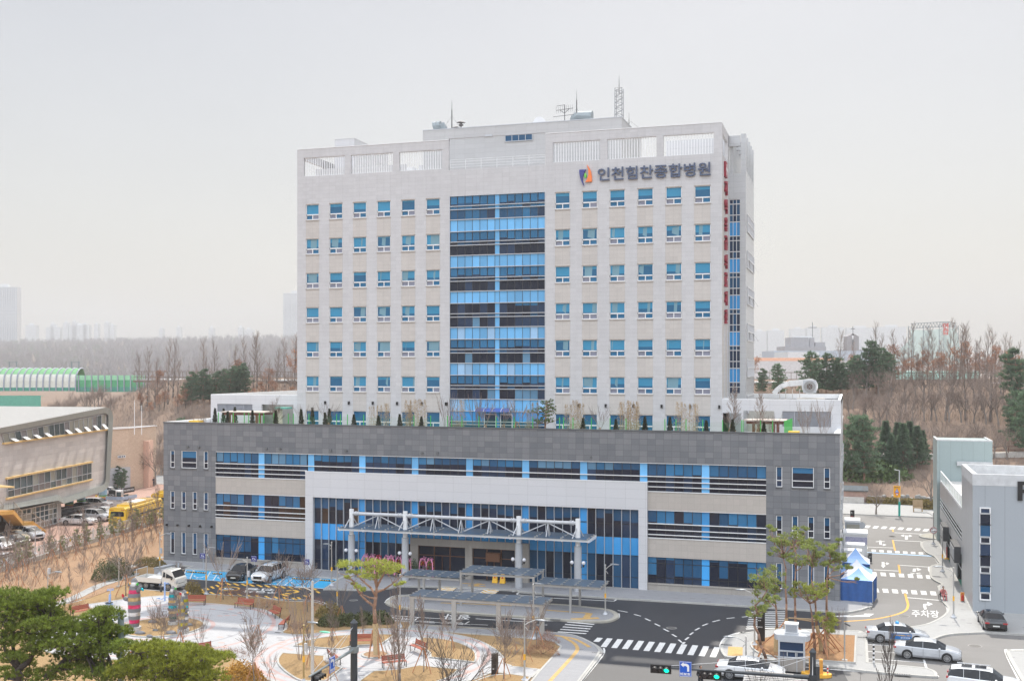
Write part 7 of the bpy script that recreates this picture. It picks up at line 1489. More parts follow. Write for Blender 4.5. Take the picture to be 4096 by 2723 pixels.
# yellow school zone sign pole
X_,Y_=gd('F',1177,1258,.15);t=thing('school_zone_sign','orange school zone sign on a lamp pole with a teal foot','road sign',(X_,Y_,.15));zt_=zat('F',1165,850,X_,Y_);b=MB();b.tube((X_,Y_,.1),(X_,Y_,zt_),.11,.08,8);b.tube((X_,Y_,zt_-.05),(X_-.7,Y_,zt_+.05),.05,n=5);b.build('pole',ALU,t)
b=MB();b.tube((X_,Y_,.12),(X_,Y_,zat('F',1175,1132,X_,Y_)),.16,.15,10);b.build('foot',M('teal foot',(.0,.30,.24),.5),t);xa_,za=pl('F',1125,1092,Y_-.2);xb_,zb_=pl('F',1187,992,Y_-.2);b=MB();b.box(xa_,xb_,Y_-.22,Y_-.16,za,zb_);s_=b.build('panel',M('orange sign',(.80,.36,.01),.5,var=.02),t)
b=MB();cx_=(xa_+xb_)/2;h=zb_-za;w_=xb_-xa_;yy=Y_-.24;b.idx([(cx_-w_*.28,yy,za+h*.40),(cx_+w_*.28,yy,za+h*.40),(cx_,yy,za+h*.78)],[(0,1,2)],0);b.idx([(cx_-w_*.28,yy,za+h*.35),(cx_+w_*.28,yy,za+h*.35),(cx_,yy,za+h*.08)],[(0,2,1)],1);b.idx([(cx_-w_*.17,yy-.01,za+h*.31),(cx_+w_*.17,yy-.01,za+h*.31),(cx_,yy-.01,za+h*.15)],[(0,2,1)],2)
text(b,'어린이보호구역',(xa_+w_*.1,yy,za+h*.84),(1,0,0),(0,0,1),w_*.8,h*.08,.02,.01,3);
for q in(-.07,.07):b.ball((cx_+w_*q,yy-.02,za+h*.60),w_*.035,n=6,m=2);b.bar((cx_+w_*q,yy-.02,za+h*.57),(cx_+w_*q,yy-.02,za+h*.45),w_*.06,.02,2)
b.build('symbol',[M('sign blue',(.02,.12,.55)),RD,WHITE,DGREY],s_)
X_,Y_=gd('F',1142,985,1.2);t=thing('street_lamp','slim lamp with a blue shade behind the orange sign','street lamp',(X_,Y_,.5));b=MB();zt_=zat('F',1140,780,X_,Y_);b.tube((X_,Y_,.2),(X_,Y_,zt_),.09,.06,6);b.build('pole',ALU,t);b=MB();b.lathe([(.05,.3),(.35,0),(.05,-.1)],10,(X_-.45,Y_,zt_-1.2));b.tube((X_,Y_,zt_-1),(X_-.45,Y_,zt_-.95),.03,n=4);b.build('lamp_head',M('blue shade',(.05,.12,.5)),t)
# rock edge, hedges, tiled wall at the back
RK=M('grey boulder',(.30,.30,.29),.9,var=.35,vs=.9,bump=.5,bs=2)
g=random.Random(4);xk=885
while xk<1530:
    w_=g.uniform(30,52);d=180;x,y=atY(px('F',xk+w_/2,0)[0],185.6+g.uniform(0,.5));ww=w_/2.24/F_*d/2;b=MB();hh_=g.uniform(.9,1.6);vs=[Vector((sx_*ww*g.uniform(.8,1.08),sy_*g.uniform(.5,.9),sz_*hh_*g.uniform(.8,1)))for sx_ in(-1,1)for sy_ in(-1,1)for sz_ in(0,1)]
    b.idx([v+Vector((x,y,.1))for v in vs],[(0,1,3,2),(4,6,7,5),(0,4,5,1),(2,3,7,6),(1,5,7,3),(0,2,6,4)]);o=b.build('boulder',RK,loc=(x,y,.1));tag(o,'grey boulder in the stone edging along the back pavement','boulder','boulders edging the back pavement');xk+=w_+2
    md=o.modifiers.new('b','BEVEL');md.width=.18;md.segments=2
def hedge(k,pts,d0,d1,z0,z1,label,mat=OLIVE):
    b=MB();g=random.Random(len(label));(xa_,xb_)=pts;n=int((xb_-xa_)*7);A,B_=atY(px(k,xa_,0)[0],d0),atY(px(k,xb_,0)[0],d1)
    for _ in range(n):
        q=g.random();p=Vector((A[0]+(B_[0]-A[0])*q,A[1]+(B_[1]-A[1])*q+g.uniform(-.9,.9),z0+(z1-z0)*g.random()**.6));v=rvec(g)*.28;s=v.cross(rvec(g)).normalized()*.2;b.face([p-s,p+s,p+v])
    b2=MB();b2.prism([(A[0],A[1]-.7),(B_[0],B_[1]-.7),(B_[0],B_[1]+.7),(A[0],A[1]+.7)],z0,z1-.1);t=thing('hedge',label,'hedge',(*A,z0));b2.build('core',mat,t);b.build('foliage',mat,t)
hedge('F',(885,1530),184.2,183.6,.14,.95,'long low clipped hedge below the boulders');hedge('F',(1375,1530),179,179,.14,1.2,'short square hedge beside the wooden chair on the back pavement');
for x,d,rx,h in((880,190,9,4),(980,191,6,3)):t=bush(x,rx,5,h,2600,.9,GRN,'low_evergreen','spreading green shrubs on the bank, %s patch'%('larger' if rx==9 else 'smaller'));t.location=(*at(px('F',x,0)[0],d),1.6)
A,B_=atY(px('F',670,0)[0],184.6),atY(px('F',890,0)[0],184.4);t=thing('tiled_wall','pinkish wall with a grey tiled coping beside the back pavement','wall',(*A,.1));zA=zat('F',780,1090,*A);zB=zat('F',780,1030,*A);b=MB();b.prism([A,B_,(B_[0],B_[1]+.5),(A[0],A[1]+.5)],.1,zB);b.build('wall',M('pink wall',(.48,.32,.27),.85),t);b=MB()
for i in range(18):q=i/17;x=A[0]+(B_[0]-A[0])*q;y=A[1]+(B_[1]-A[1])*q;b.tube((x,y-.5,zB),(x,y+.3,zB+.7),.16,n=6)
b.prism([(A[0],A[1]-.4),(B_[0],B_[1]-.4),(B_[0],B_[1]+.9),(A[0],A[1]+.9)],zB-.02,zB+.25);b.build('coping',M('tile grey',(.13,.15,.16),.7),t);b=MB();b.prism([(A[0],A[1]-1.2),(B_[0]-.5,B_[1]-1.2),(B_[0]-.5,B_[1]-.4),(A[0],A[1]-.4)],.1,1.0);b.build('plinth',CONC,t)
X_,Y_=gd('F',1343,1225,.15);t=thing('wooden_chair','wide wooden garden chair on the back pavement','chair',(X_,Y_,.15));b=MB();b.box(X_-.7,X_+.7,Y_-.4,Y_+.4,.75,.85);b.build('seat',M('pale timber',(.35,.25,.15),.7),t);b=MB();b.box(X_-.7,X_+.7,Y_+.4,Y_+.5,.85,1.9);b.build('backrest',M('pale timber',(0,0,0)),t)
for s in(-.6,.6):b=MB();b.box(X_+s-.07,X_+s+.07,Y_-.35,Y_+.35,.15,.75);b.build('leg',M('pale timber',(0,0,0)),t)
for k,x,y,s,lb in(('F',968,1245,.8,'small bare street tree left of the orange sign'),('F',1455,1190,1.15,'bare street tree behind the square hedge')):X_,Y_=gd(k,x,y,.15);place(PT['round1'],0,(X_,Y_,.1),1.0,s,lb,'bare street trees on the back pavement')
# guard booth and gate things
X0,Y0_=gd('T',835,900,.13);X1=gd('T',1255,955,.13)[0];Y1_=Y0_+2.0;zt_=2.45;t=thing('guard_booth','silver guard booth with rounded roof ends and an air conditioner on top','booth',((X0+X1)/2,Y0_+1,.13));b=MB();b.box(X0+.05,X1-.05,Y0_+.05,Y1_,.1,1.1);b.build('wall',M('booth panel',(.33,.30,.27),.5),t);b=MB()
for x in(X0,X1-.12):b.box(x,x+.12,Y0_,Y0_+.12,.1,2.3)
for z in(1.1,1.55,2.25):b.box(X0+.12,X1-.12,Y0_,Y0_+.1,z-.05,z+.05)
for q in(.34,.65,.7):b.box(X0+(X1-X0)*q-.03,X0+(X1-X0)*q+.03,Y0_,Y0_+.1,.1 if q==.7 else 1.1,1.55)
b.build('frame',ALU,t);b=MB();b.box(X0+.1,X1-.1,Y0_+.08,Y0_+.1,1.1,2.25);b.box(X1-.1,X1-.08,Y0_+.1,Y1_,1.1,2.25);b.build('window',g_dark2,t)
b=MB();yc=(Y0_+Y1_)/2;P=[(X0+math.cos(a)*.34,yc+math.sin(a)*1.0)for a in[math.pi/2+i*math.pi/8 for i in range(9)]]+[(X1+math.cos(a)*.34,yc+math.sin(a)*1.0)for a in[-math.pi/2+i*math.pi/8 for i in range(9)]];b.prism(P,2.3,2.68,bottom=True);b.prism(offset(P,.12),2.6,2.70);b.build('roof',ALU,t)
b=MB();xm=(X0+X1)/2;b.box(xm-.5,xm+.42,yc-.45,yc+.25,2.72,3.35,0)
for i in range(9):b.box(xm-.44,xm+.36,yc-.48,yc-.45,2.8+i*.058,2.83+i*.058,1)
b.box(xm-.53,xm+.45,yc-.5,yc+.3,3.35,3.4,0);b.build('air_conditioner',[WHITE,M('ac slat',(.30,.32,.36))],t)
X_,Y_=gd('T',1400,1000,.02);t=thing('gate_barrier','orange parking barrier cabinet on a yellow kerb','barrier',(X_,Y_,.02));b=MB();P=[(X_+math.cos(a)*.9*(1.35 if math.cos(a)>0 else 1),Y_+.3+math.sin(a)*.6)for a in[i*math.pi/8 for i in range(16)]];b.prism(P,.0,.22);b.build('base',M('orange yellow kerb',(.75,.40,.04),.6),t);b=MB();b.box(X_-.35,X_-.05,Y_+.1,Y_+.5,.22,1.5);b.box(X_+.35,X_+.6,Y_+.1,Y_+.5,.22,1.2);b.build('cabinet',M('barrier orange',(.65,.30,.05),.5),t)
X_,Y_=gd('T',1615,1000,.02);t=thing('lane_post','red and white flexible post beside the barrier','post',(X_,Y_,.02));b=MB();h=zat('T',1615,832,X_,Y_)
for i in range(6):b.tube((X_,Y_,h*i/6+.02),(X_,Y_,h*(i+1)/6),.06,.055,8,m=i%2)
b.tube((X_,Y_,.02),(X_,Y_,.06),.15,n=10);b.build('post',[M('post red',(.6,.04,.03)),WHITE],t)
X_,Y_=gd('D',973,1280,.02);t=thing('striped_post','black and white striped post between the parking bays','post',(X_,Y_,.02));b=MB();h=zat('D',973,1070,X_,Y_)
for i in range(11):b.tube((X_,Y_,h*i/11+.02),(X_,Y_,h*(i+1)/11),.07,.07,8,m=i%2)
b.build('post',[BLACK,WHITE],t)
X_,Y_=gd('D',1648,313,.1);t=thing('safety_post','red post on a yellow foot by the parking entrance','post',(X_,Y_,.1));b=MB();b.tube((X_,Y_,.1),(X_,Y_,1.5),.06,n=8);b.build('post',M('post red',(.6,.04,.03)),t);b=MB();b.tube((X_,Y_,.1),(X_,Y_,.25),.3,.25,8);b.build('foot',YEL,t)
X_,Y_=gd('D',1792,698,.13);t=thing('fire_extinguisher_stand','orange stand holding a red fire extinguisher at the parking building wall','extinguisher stand',(X_,Y_,.13));b=MB();b.box(X_-.17,X_+.17,Y_,Y_+.08,.13,.95);b.build('stand',M('stand orange',(.65,.25,.04),.5),t);b=MB();b.lathe([(.1,0),(.1,.45),(.04,.52),(.04,.6)],10,(X_,Y_-.1,.2));b.build('extinguisher',RD,t)
# slatted pergola roof beside the road, seen from above
q=[Vector((*gd('T',*p,3.0),3.0))for p in((322,903),(1280,985),(1330,1180),(262,1130))];t=thing('slatted_pergola','white slatted pergola roof at the very bottom beside the traffic mast','pergola',(q[0].x,q[0].y,.1));b=MB()
for i in range(12):tt=i/11*1.4;b.bar(q[0].lerp(q[3],tt),q[1].lerp(q[2],tt),.13,.05)
b.build('slat',M('weathered white',(.42,.40,.38),.7),t);b=MB()
for s in(.02,.5,.98):a=q[0].lerp(q[1],s);c=q[3].lerp(q[2],s);b.bar(a-Vector((0,0,.08)),a.lerp(c,1.4)-Vector((0,0,.08)),.1,.1);b.tube((a.x,a.y,0),(a.x,a.y,2.9),.06,n=6)
b.build('frame',ALU,t)
# school yard things
X0,Y0_=gd('Q',1450,345,.2);X1=gd('Q',1605,362,.2)[0];t=thing('information_booth','small white information kiosk with a brown roof in the school yard','kiosk',(X0+1,Y0_+1,.2));zt_=zat('Q',1500,215,X0,Y0_);b=MB();b.box(X0,X1,Y0_,Y0_+3.2,.15,zt_-.5);b.build('wall',WHITE,t);b=MB();b.box(X0-.2,X1+.2,Y0_-.2,Y0_+3.4,zt_-.5,zt_);b.build('fascia',M('fascia pale blue',(.40,.50,.65)),t);b=MB();b.box(X0-.1,X1+.1,Y0_-.1,Y0_+3.3,zt_+.003,zt_+.05);b.build('roof',M('brown roof',(.30,.20,.15),.8),t)
b=MB();b.box(X0+.2,X0+(X1-X0)*.55,Y0_-.04,Y0_-.01,1.6,2.7,0);b.box(X1+.01,X1+.04,Y0_+.3,Y0_+3,2.2,3.0,0);p_=b.build('sign',BLACK,t);b=MB();text(b,'CCTV',(X0+.3,Y0_-.05,1.75),(1,0,0),(0,0,1),1.0,.3,.02,.01,0);text(b,'INFORMATION',(X1+.05,Y0_+.4,2.45),(0,1,0),(0,0,1),2.4,.3,.02,.0,0);b.build('lettering',WHITE,p_);b=MB();b.box(X0+(X1-X0)*.62,X1-.2,Y0_-.04,Y0_-.01,1.0,2.4);b.box(X1+.01,X1+.03,Y0_+.3,Y0_+1.5,1.0,2.0);b.build('window',SGL,t);b=MB();b.box(X0+.6,X0+1.6,Y0_+1,Y0_+2,zt_+.05,zt_+.75);b.build('roof_unit',WHITE,t)
X_,Y_=gd('Q',1297,310,.2);t=thing('folded_parasol','folded yellow parasol by the school columns','parasol',(X_,Y_,.2));b=MB();h=zat('Q',1297,205,X_,Y_);b.lathe([(.5,.35),(.42,.9),(.28,h*.6),(.12,h-.1),(.03,h)],10,(X_,Y_,.1));b.build('canopy',M('parasol yellow',(.80,.55,.05),.7),t);b=MB();b.tube((X_,Y_,.1),(X_,Y_,.6),.04,n=6);b.build('pole',ALU,t)
t=thing('school_railing','long white railing running diagonally past the parked school cars','railing',(*gd('Q',830,500,.2),.2));a=Vector((*gd('Q',830,505,.2),.2));c=Vector((*gd('Q',1640,370,.2),.2));b=MB();n=60
for i in range(n+1):p=a.lerp(c,i/n);b.tube(p,p+Vector((0,0,1.25)),.03,n=4)
for z in(.25,.75,1.25):b.bar(a+Vector((0,0,z)),c+Vector((0,0,z)),.05,.05)
b.build('bar',ALU,t)
# boundary fence between school yard and garden
FPT=[(-86.0,80),(-86.15,94.6),(-87.9,105.5),(-89.9,116.4),(-91.2,124),(-91.7,131),(-90,150)]
t=thing('boundary_fence','white picket fence with small leaf emblems between school yard and garden','fence',(-89,110,.1));b=MB();rl=MB();wl=MB();em=MB();g=random.Random(2)
for i in range(len(FPT)-1):
    a,c=Vector((*FPT[i],.55)),Vector((*FPT[i+1],.55));L_=(c-a).length;n=int(L_/.16);wl.bar(a-Vector((0,0,.25)),c-Vector((0,0,.25)),.3,.75)
    for z in(.1,1.15):rl.bar(a+Vector((0,0,z)),c+Vector((0,0,z)),.05,.05)
    for j in range(n):p=a.lerp(c,j/n);b.bar(p,p+Vector((0,0,1.2)),.03,.03)
    for j in range(int(L_/2.2)):
        p=a.lerp(c,j*2.2/L_);rl.bar(p-Vector((0,0,.1)),p+Vector((0,0,1.5)),.09,.09);q_=p+(c-a).normalized()*1.1+Vector((.06,-.02,.8));em.ball(q_,.05,.16,.2,8,m=g.choice([0,1]))
b.build('picket',M('fence white',(.60,.60,.58),.6),t);rl.build('rail',M('fence white',(0,0,0)),t);wl.build('footing',CONC,t);em.build('emblem',[M('emblem leaf green',(.03,.25,.15)),M('emblem ochre',(.6,.4,.05))],t)
# posts and banner near the camera
X_,Y_=rd((px('A',1114,0)[0]-CX_)/F_*45,45);t=thing('banner_pole','thick grey steel pole with a blue banner, partly hidden by the near pine','pole',(X_,Y_,0));zt_=zat('A',1114,778,X_,Y_);b=MB();b.tube((X_,Y_,0),(X_,Y_,zt_),.125,n=20);b.build('pole',M('pole grey',(.27,.33,.36),.4,.2,var=.08),t);b=MB();zc=zat('A',1100,838,X_,Y_);b.tube((X_-.5,Y_-.05,zc-.02),(X_+.1,Y_-.05,zc),.085,n=14);b.tube((X_+.12,Y_,zc+.02),(X_+.2,Y_,zc+.02),.05,n=10);b.build('bracket',ALU,t)
b=MB();
for i in range(12):a=i*math.pi/6;b.bar((X_-.08-.12,Y_-.05+.14*math.cos(a),zc+.14*math.sin(a)),(X_-.08-.12,Y_-.05+.14*math.cos(a+.52),zc+.14*math.sin(a+.52)),.03,.04)
b.build('clamp_ring',DGREY,t);xa_,za=pl('A',925,1160,Y_+.4);xb_,zb_=pl('A',1042,870,Y_+.4);b=MB();
for j in range(8):z0,z1=za+(zb_-za)*j/8,za+(zb_-za)*(j+1)/8;b.face([(xa_-.2,Y_+.4+.03*math.sin(j),z0),(xb_,Y_+.4+.03*math.sin(j),z0),(xb_,Y_+.4+.03*math.sin(j+1),z1),(xa_-.2,Y_+.4+.03*math.sin(j+1),z1)])
p_=b.build('banner',M('banner blue',(.01,.10,.60),.6),t);b=MB();text(b,'한마음',(xa_+.05,Y_+.34,za+.25),(1,0,0),(0,0,1),(xb_-xa_)*.85,.35,.01,.01);text(b,'병원',(xa_+.05,Y_+.34,za+.05),(1,0,0),(0,0,1),.4,.16,.01,.01);b.build('lettering',WHITE,p_)
# traffic signal masts
def signal(t,c,u,label_on=True):
    """three lamp head: c centre, u direction along the housing; faces -fwd"""
    f=Vector((u.y,-u.x,0));b=MB();up=Vector((0,0,1));L_=.86
    b.bar(c-u*L_/2+f*.0,c+u*L_/2,.12,.34,up=(0,0,1));b.bar(c-u*(L_/2+.06)+f*.02-up*.0,c+u*(L_/2+.06)+f*.02,.03,.40)
    h=b.build('signal_housing',BLACK,t)
    for i in(-1,0,1):
        p=c+u*i*.275+f*.07;b=MB();n=14
        vs0=[p+u*.13*math.cos(a)+up*.13*math.sin(a)for a in[j*2*math.pi/n for j in range(n)]];b.idx([v+f*.02 for v in vs0],[tuple(range(n))]);on=i==1 and label_on
        b.build('lens',M('green signal light',(.0,.85,.45),.3,emit=2.2)if on else M('dark lens',(.05,.05,.06),.25),h)
        b=MB()
        for j in range(n):
            a0,a1=j*2*math.pi/n,(j+1)*2*math.pi/n
            if math.sin((a0+a1)/2)<-.55:continue
            v0,v1=p+u*.145*math.cos(a0)+up*.145*math.sin(a0),p+u*.145*math.cos(a1)+up*.145*math.sin(a1);b.face([v0,v1,v1+f*.24-up*.03,v0+f*.24-up*.03])
        b.build('visor',BLACK,h)
    return h
DM=M('mast dark grey',(.045,.052,.06),.45,.2)
def turn_sign(t,c,u,w_=.52,h_=.66):
    f=Vector((u.y,-u.x,0));up=Vector((0,0,1));b=MB();b.bar(c-u*w_/2,c+u*w_/2,.025,h_);p_=b.build('turn_sign',M('road sign blue',(.01,.10,.52),.45,var=.02),t);b=MB();o=c+f*.02;Q_=lambda x,y:o+u*x*w_/2+up*y*h_/2
    for e in(((-.94,-.94),(.94,-.94)),((.94,-.94),(.94,.94)),((.94,.94),(-.94,.94)),((-.94,.94),(-.94,-.94))):b.bar(Q_(*e[0]),Q_(*e[1]),.008,.014)
    P=[(.28,-.30),(.62,-.30),(.62,.42),(.5,.62),(.2,.74),(-.3,.74),(-.3,.92),(-.8,.58),(-.3,.24),(-.3,.42),(.1,.42),(.28,.28)];b.idx([Q_(*q)+f*.004 for q in P],[tuple(range(len(P)))[::-1]]);text(b,'비보호',Q_(-.86,-.84)+f*.002,u,up,w_*.84,h_*.19,.006,.03);b.build('lettering',WHITE,p_)
def mast(label,bx,d,topk,pr,armend,armz,things,gx=None):
    X_,Y_=rd((bx-CX_)/F_*d,d);t=thing('traffic_signal_mast',label,'traffic signal',(X_,Y_,0));zt_=zat(*topk,X_,Y_);b=MB();b.tube((X_,Y_,0),(X_,Y_,zt_),pr*1.1,pr,16);b.lathe([(pr*1.15,0),(pr*1.15,.06),(pr*.3,.22)],14,(X_,Y_,zt_));b.build('pole',DM,t);return t,X_,Y_,zt_
t,X_,Y_,zt_=mast('dark signal mast in the park with its arm reaching towards the camera',px('B',903,0)[0],55,('B',903,905),.17,None,None,None)
za=zat('B',900,1140,X_,Y_);e2=rd((px('B',490,0)[0]-CX_)/F_*((HC-za)*F_/(px('B',0,1392)[1]-HY_)),(HC-za)*F_/(px('B',0,1392)[1]-HY_));A=Vector((X_,Y_,za));E_=Vector((*e2,za));b=MB();b.tube(A,A.lerp(E_,.35),.08,.075,10);b.tube(A.lerp(E_,.35),E_,.06,.05,10);b.tube(A+Vector((0,0,-.15)),A+Vector((0,0,.15)),.24,n=12);b.build('arm',M('arm steel',(.28,.32,.33),.35,.5),t)
b=MB();
for q in(.55,.95):b.tube((X_,Y_,zt_-.1),A.lerp(E_,q)+Vector((0,0,.1)),.012,n=4)
b.build('stay_cable',ALU,t);u=(A-E_).normalized();signal(t,E_+u*.75-Vector((0,0,.22)),u,False);turn_sign(t,A.lerp(E_,.56)+Vector((0,0,-.02))+Vector((u.y,-u.x,0))*.12,u,.55,.72)
t,X_,Y_,zt_=mast('thick dark signal mast at the bottom right with two green lights',px('D',413,0)[0],50,('D',413,1175),.135,None,None,None)
za=zat('D',400,1400,X_,Y_);dE=(HC-za)*F_/(px('C',0,1303)[1]-HY_);e2=rd((px('C',1330,0)[0]-CX_)/F_*dE,dE);A=Vector((X_,Y_,za));E_=Vector((*e2,za));b=MB();b.tube(A,A.lerp(E_,.12),.11,.10,10);b.tube(A.lerp(E_,.1),A.lerp(E_,.5),.075,.07,10);b.tube(A.lerp(E_,.5),E_,.045,.035,10);b.tube(A+Vector((0,0,-.14)),A+Vector((0,0,.14)),.19,n=12);b.build('arm',DM,t)
b=MB();
for q in(.3,.62,.95):b.tube((X_,Y_,zt_-.15),A.lerp(E_,q)+Vector((0,0,.06)),.008,n=4)
for q in(0,.05):b.tube((X_,Y_-.12,zt_-.2+q),(X_-.02,Y_-.15,za-1.2),.02,n=4)
b.build('stay_cable',WHITE,t);u=(A-E_).normalized();L_=(A-E_).length
def onarm(k,x,y):v_=ray(k,x,y,A,Vector((u.y,-u.x,0)));return v_
signal(t,onarm('C',1372,1322),u,True);signal(t,onarm('C',1832,1378),u,True);turn_sign(t,onarm('C',1600,1318)+Vector((u.y,-u.x,0))*.08,u,.56,.70)
b=MB();c=A+Vector((0,0,-.5))
b.box(X_+.12,X_+.3,Y_-.15,Y_+.1,za-.1,za+.55);b.build('control_box',DM,t)
# ================================================================= TREES AND SHRUBS OF THE SITE
def gp(kind,k,x,y,top=None,h0=None,s=1.,lab=None,grp=None,z=.15,rot=None):
    X_,Y_=gd(k,x,y,z)
    if top is not None:s=(zat(k,x,top,X_,Y_)-z)/h0
    return place(PT[kind],0,(X_,Y_,z-.03),rv.uniform(0,6.28)if rot is None else rot,s,lab,grp)
H0={'young0':4.6,'young1':5.0,'young2':3.9,'young3':6.0,'multi0':3.4,'multi1':3.4,'tall0':9.8,'tall1':9.8,'tall2':9.8,'round0':8,'round1':8,'round2':8}
# garden rows
for i,(x,y,tp,kd)in enumerate(((295,665,420,'young1'),(470,640,330,'young2'),(765,545,240,'young3'),(995,375,90,'young2'),(1160,640,60,'young1'),(1225,215,-60,'young0'),(1400,195,40,'young0'),(1350,265,60,'young2'),(1240,300,90,'young1'),(890,380,180,'young1'),(1090,455,250,'young1'),(700,320,80,'young0'),(780,370,100,'young0'),(845,430,210,'young2'),(610,390,120,'young0'),(520,400,150,'young1'),(430,330,60,'young3'),(360,420,130,'young1'),(250,470,150,'young0'),(170,560,200,'young1'),(150,430,90,'young0'),(80,500,130,'young2'),(20,600,260,'young1'),(330,560,280,'young0'),(400,500,260,'young2'),(560,520,300,'young1'),(640,600,380,'young0'),(720,690,480,'young2'),(870,640,480,'young0'),(960,560,400,'young2'),(545,750,560,'young1'),(600,795,640,'young0'),(660,780,600,'young2'),(1270,450,300,'young2'),(1330,130,-80,'young1'),(1440,110,-100,'young0'),(1460,160,-40,'young2'),(1100,310,120,'young0'),(940,270,60,'young1'),(1040,250,70,'young2'),(1180,150,-40,'young3'),(90,610,350,'young0'),(210,620,380,'young2'),(1290,380,180,'young0'),(480,560,330,'young3'),(1010,500,310,'young0'),(1185,560,330,'young1'))):
    gp(kd,'A',x,y,tp,H0[kd],lab='young bare tree tied to wooden stakes on the orange garden soil',grp='staked young trees on the garden soil')
for i in range(17):
    t_=i/16;x,y=-85.0-5.2*t_+rv.uniform(0,.9),86+44*t_+rv.uniform(-.8,.8);place(PT['sap%d'%(i%2)],0,(x,y,.12),rv.uniform(0,6),rv.uniform(.7,1.15),'thin pine sapling growing beside the school boundary fence','pine saplings along the boundary fence')
for i in range(16):x,y=-84.5-5.2*i/16+rv.uniform(0,2.5),84+45*i/16;place(PT['young%d'%(i%3)],0,(x,y,.1),rv.uniform(0,6),rv.uniform(.8,1.25),'young bare tree close to the school boundary fence','bare trees by the boundary fence')
# trees of the park
park_t=(('B',208,708,150,'young3','bare staked tree in front of the parked white car'),('B',475,790,190,'young3','bare staked tree by the right blue bays'),('B',285,762,470,'young2','short bushy bare tree left of the low round bush'),('B',790,860,470,'young1','leaning bare tree behind the green hedge'),('A',1160,640,60,'young1','bare staked tree left of the white truck'),('A',2055,675,60,'young1','wide forked bare tree beside the parked black car'),('A',1790,640,470,'multi0','small bare tree beside the low brown bush'),('B',405,1238,640,'multi1','tall thin bare tree in the left round bed'),('B',495,1300,900,'young0','leafless stake-tied tree behind the green lamp'),('B',690,1440,1010,'young0','slim bare tree left of the traffic mast'),('B',705,1065,700,'young0','thin tree in the upper left bed of the ring'),('B',980,1030,760,'young0','thin bare tree behind the upper bench'),('B',1250,1380,990,'young0','thin bare tree in front of the pine, behind the bench'),('B',1545,1350,700,'young0','tall thin tree right of the front bench'),('B',1800,1150,740,'young1','bare tree in the right bed of the ring'),('B',1710,1060,800,'young0','slender tree behind the right angled bench'),('B',2280,1415,680,'young3','bare tree at the right edge of the park'),('B',2085,1430,1080,'young1','low wide bare tree near the bronze totem'),('B',1295,1436,640,'multi0','pair of whip thin stems at the bottom centre'),('B',1325,1440,560,'tall0','tall whip like bare tree at the bottom centre'),('C',228,1118,650,'young2','young bare tree by the shelter end'),('C',122,1250,700,'young3','bare tree beside the bottom lamp post'),('C',30,1180,870,'young1','bare tree in the bed behind the bottom lamp post'),('B',130,1436,1150,'young2','small forked bare tree at the bottom left of the ring'),('A',2345,1450,720,'young3','bare tree at the lower rim between the plazas'),('A',1500,1160,600,'young3','bare tree standing in front of the teal sculpture'),('A',1665,1160,640,'young0','bare tree standing in front of the yellow sculptures'),('A',1850,1150,770,'multi0','wispy bare stems right of the sculptures'),('A',1418,970,700,'multi1','wispy bare stems in the sculpture bed'),('B',20,1080,560,'young1','scraggly bare tree at the left edge of the park neck'))
for k,x,y,tp,kd,lb in park_t:gp(kd,k,x,y,tp,H0.get(kd,9.8),lab=lb,z=.2)
# two black trunked spreading trees at the bottom
for k,x,y,tp,d,lb in(('B',1760,1435,900,66,'dark spreading bare tree at the bottom centre, left of the pair'),('B',1855,1436,870,67,'dark spreading bare tree at the bottom centre, right of the pair'),('T',760,1073,450,52,'dark spreading bare tree in front of the guard booth'),('T',1560,1073,760,52,'dark spreading bare tree right of the thick mast'),('D',1053,1435,980,56,'thin dark bare tree in front of the silver cars')):
    TR,TW,_=bare(hash(lb)%97 if False else len(lb)*7+x,5.4,.10,'spread' if 'thin' not in lb else 'tall');X_,Y_=rd((px(k,x,0)[0]-CX_)/F_*d,d);t=mktree('bare_tree',lb,'tree',TR,TW,BARKD,BARKD);zt_=zat(k,x,tp,X_,Y_);t.location=(X_,Y_,max(0,zt_-6.0)*0);t.scale=(1,1,1)if 'thin' in lb else(1.0,1.0,1.0)
    s=zt_/(5.9 if 'thin' not in lb else 5.4);t.scale=(min(1.1,s)*.75,min(1.1,s)*.75,s)
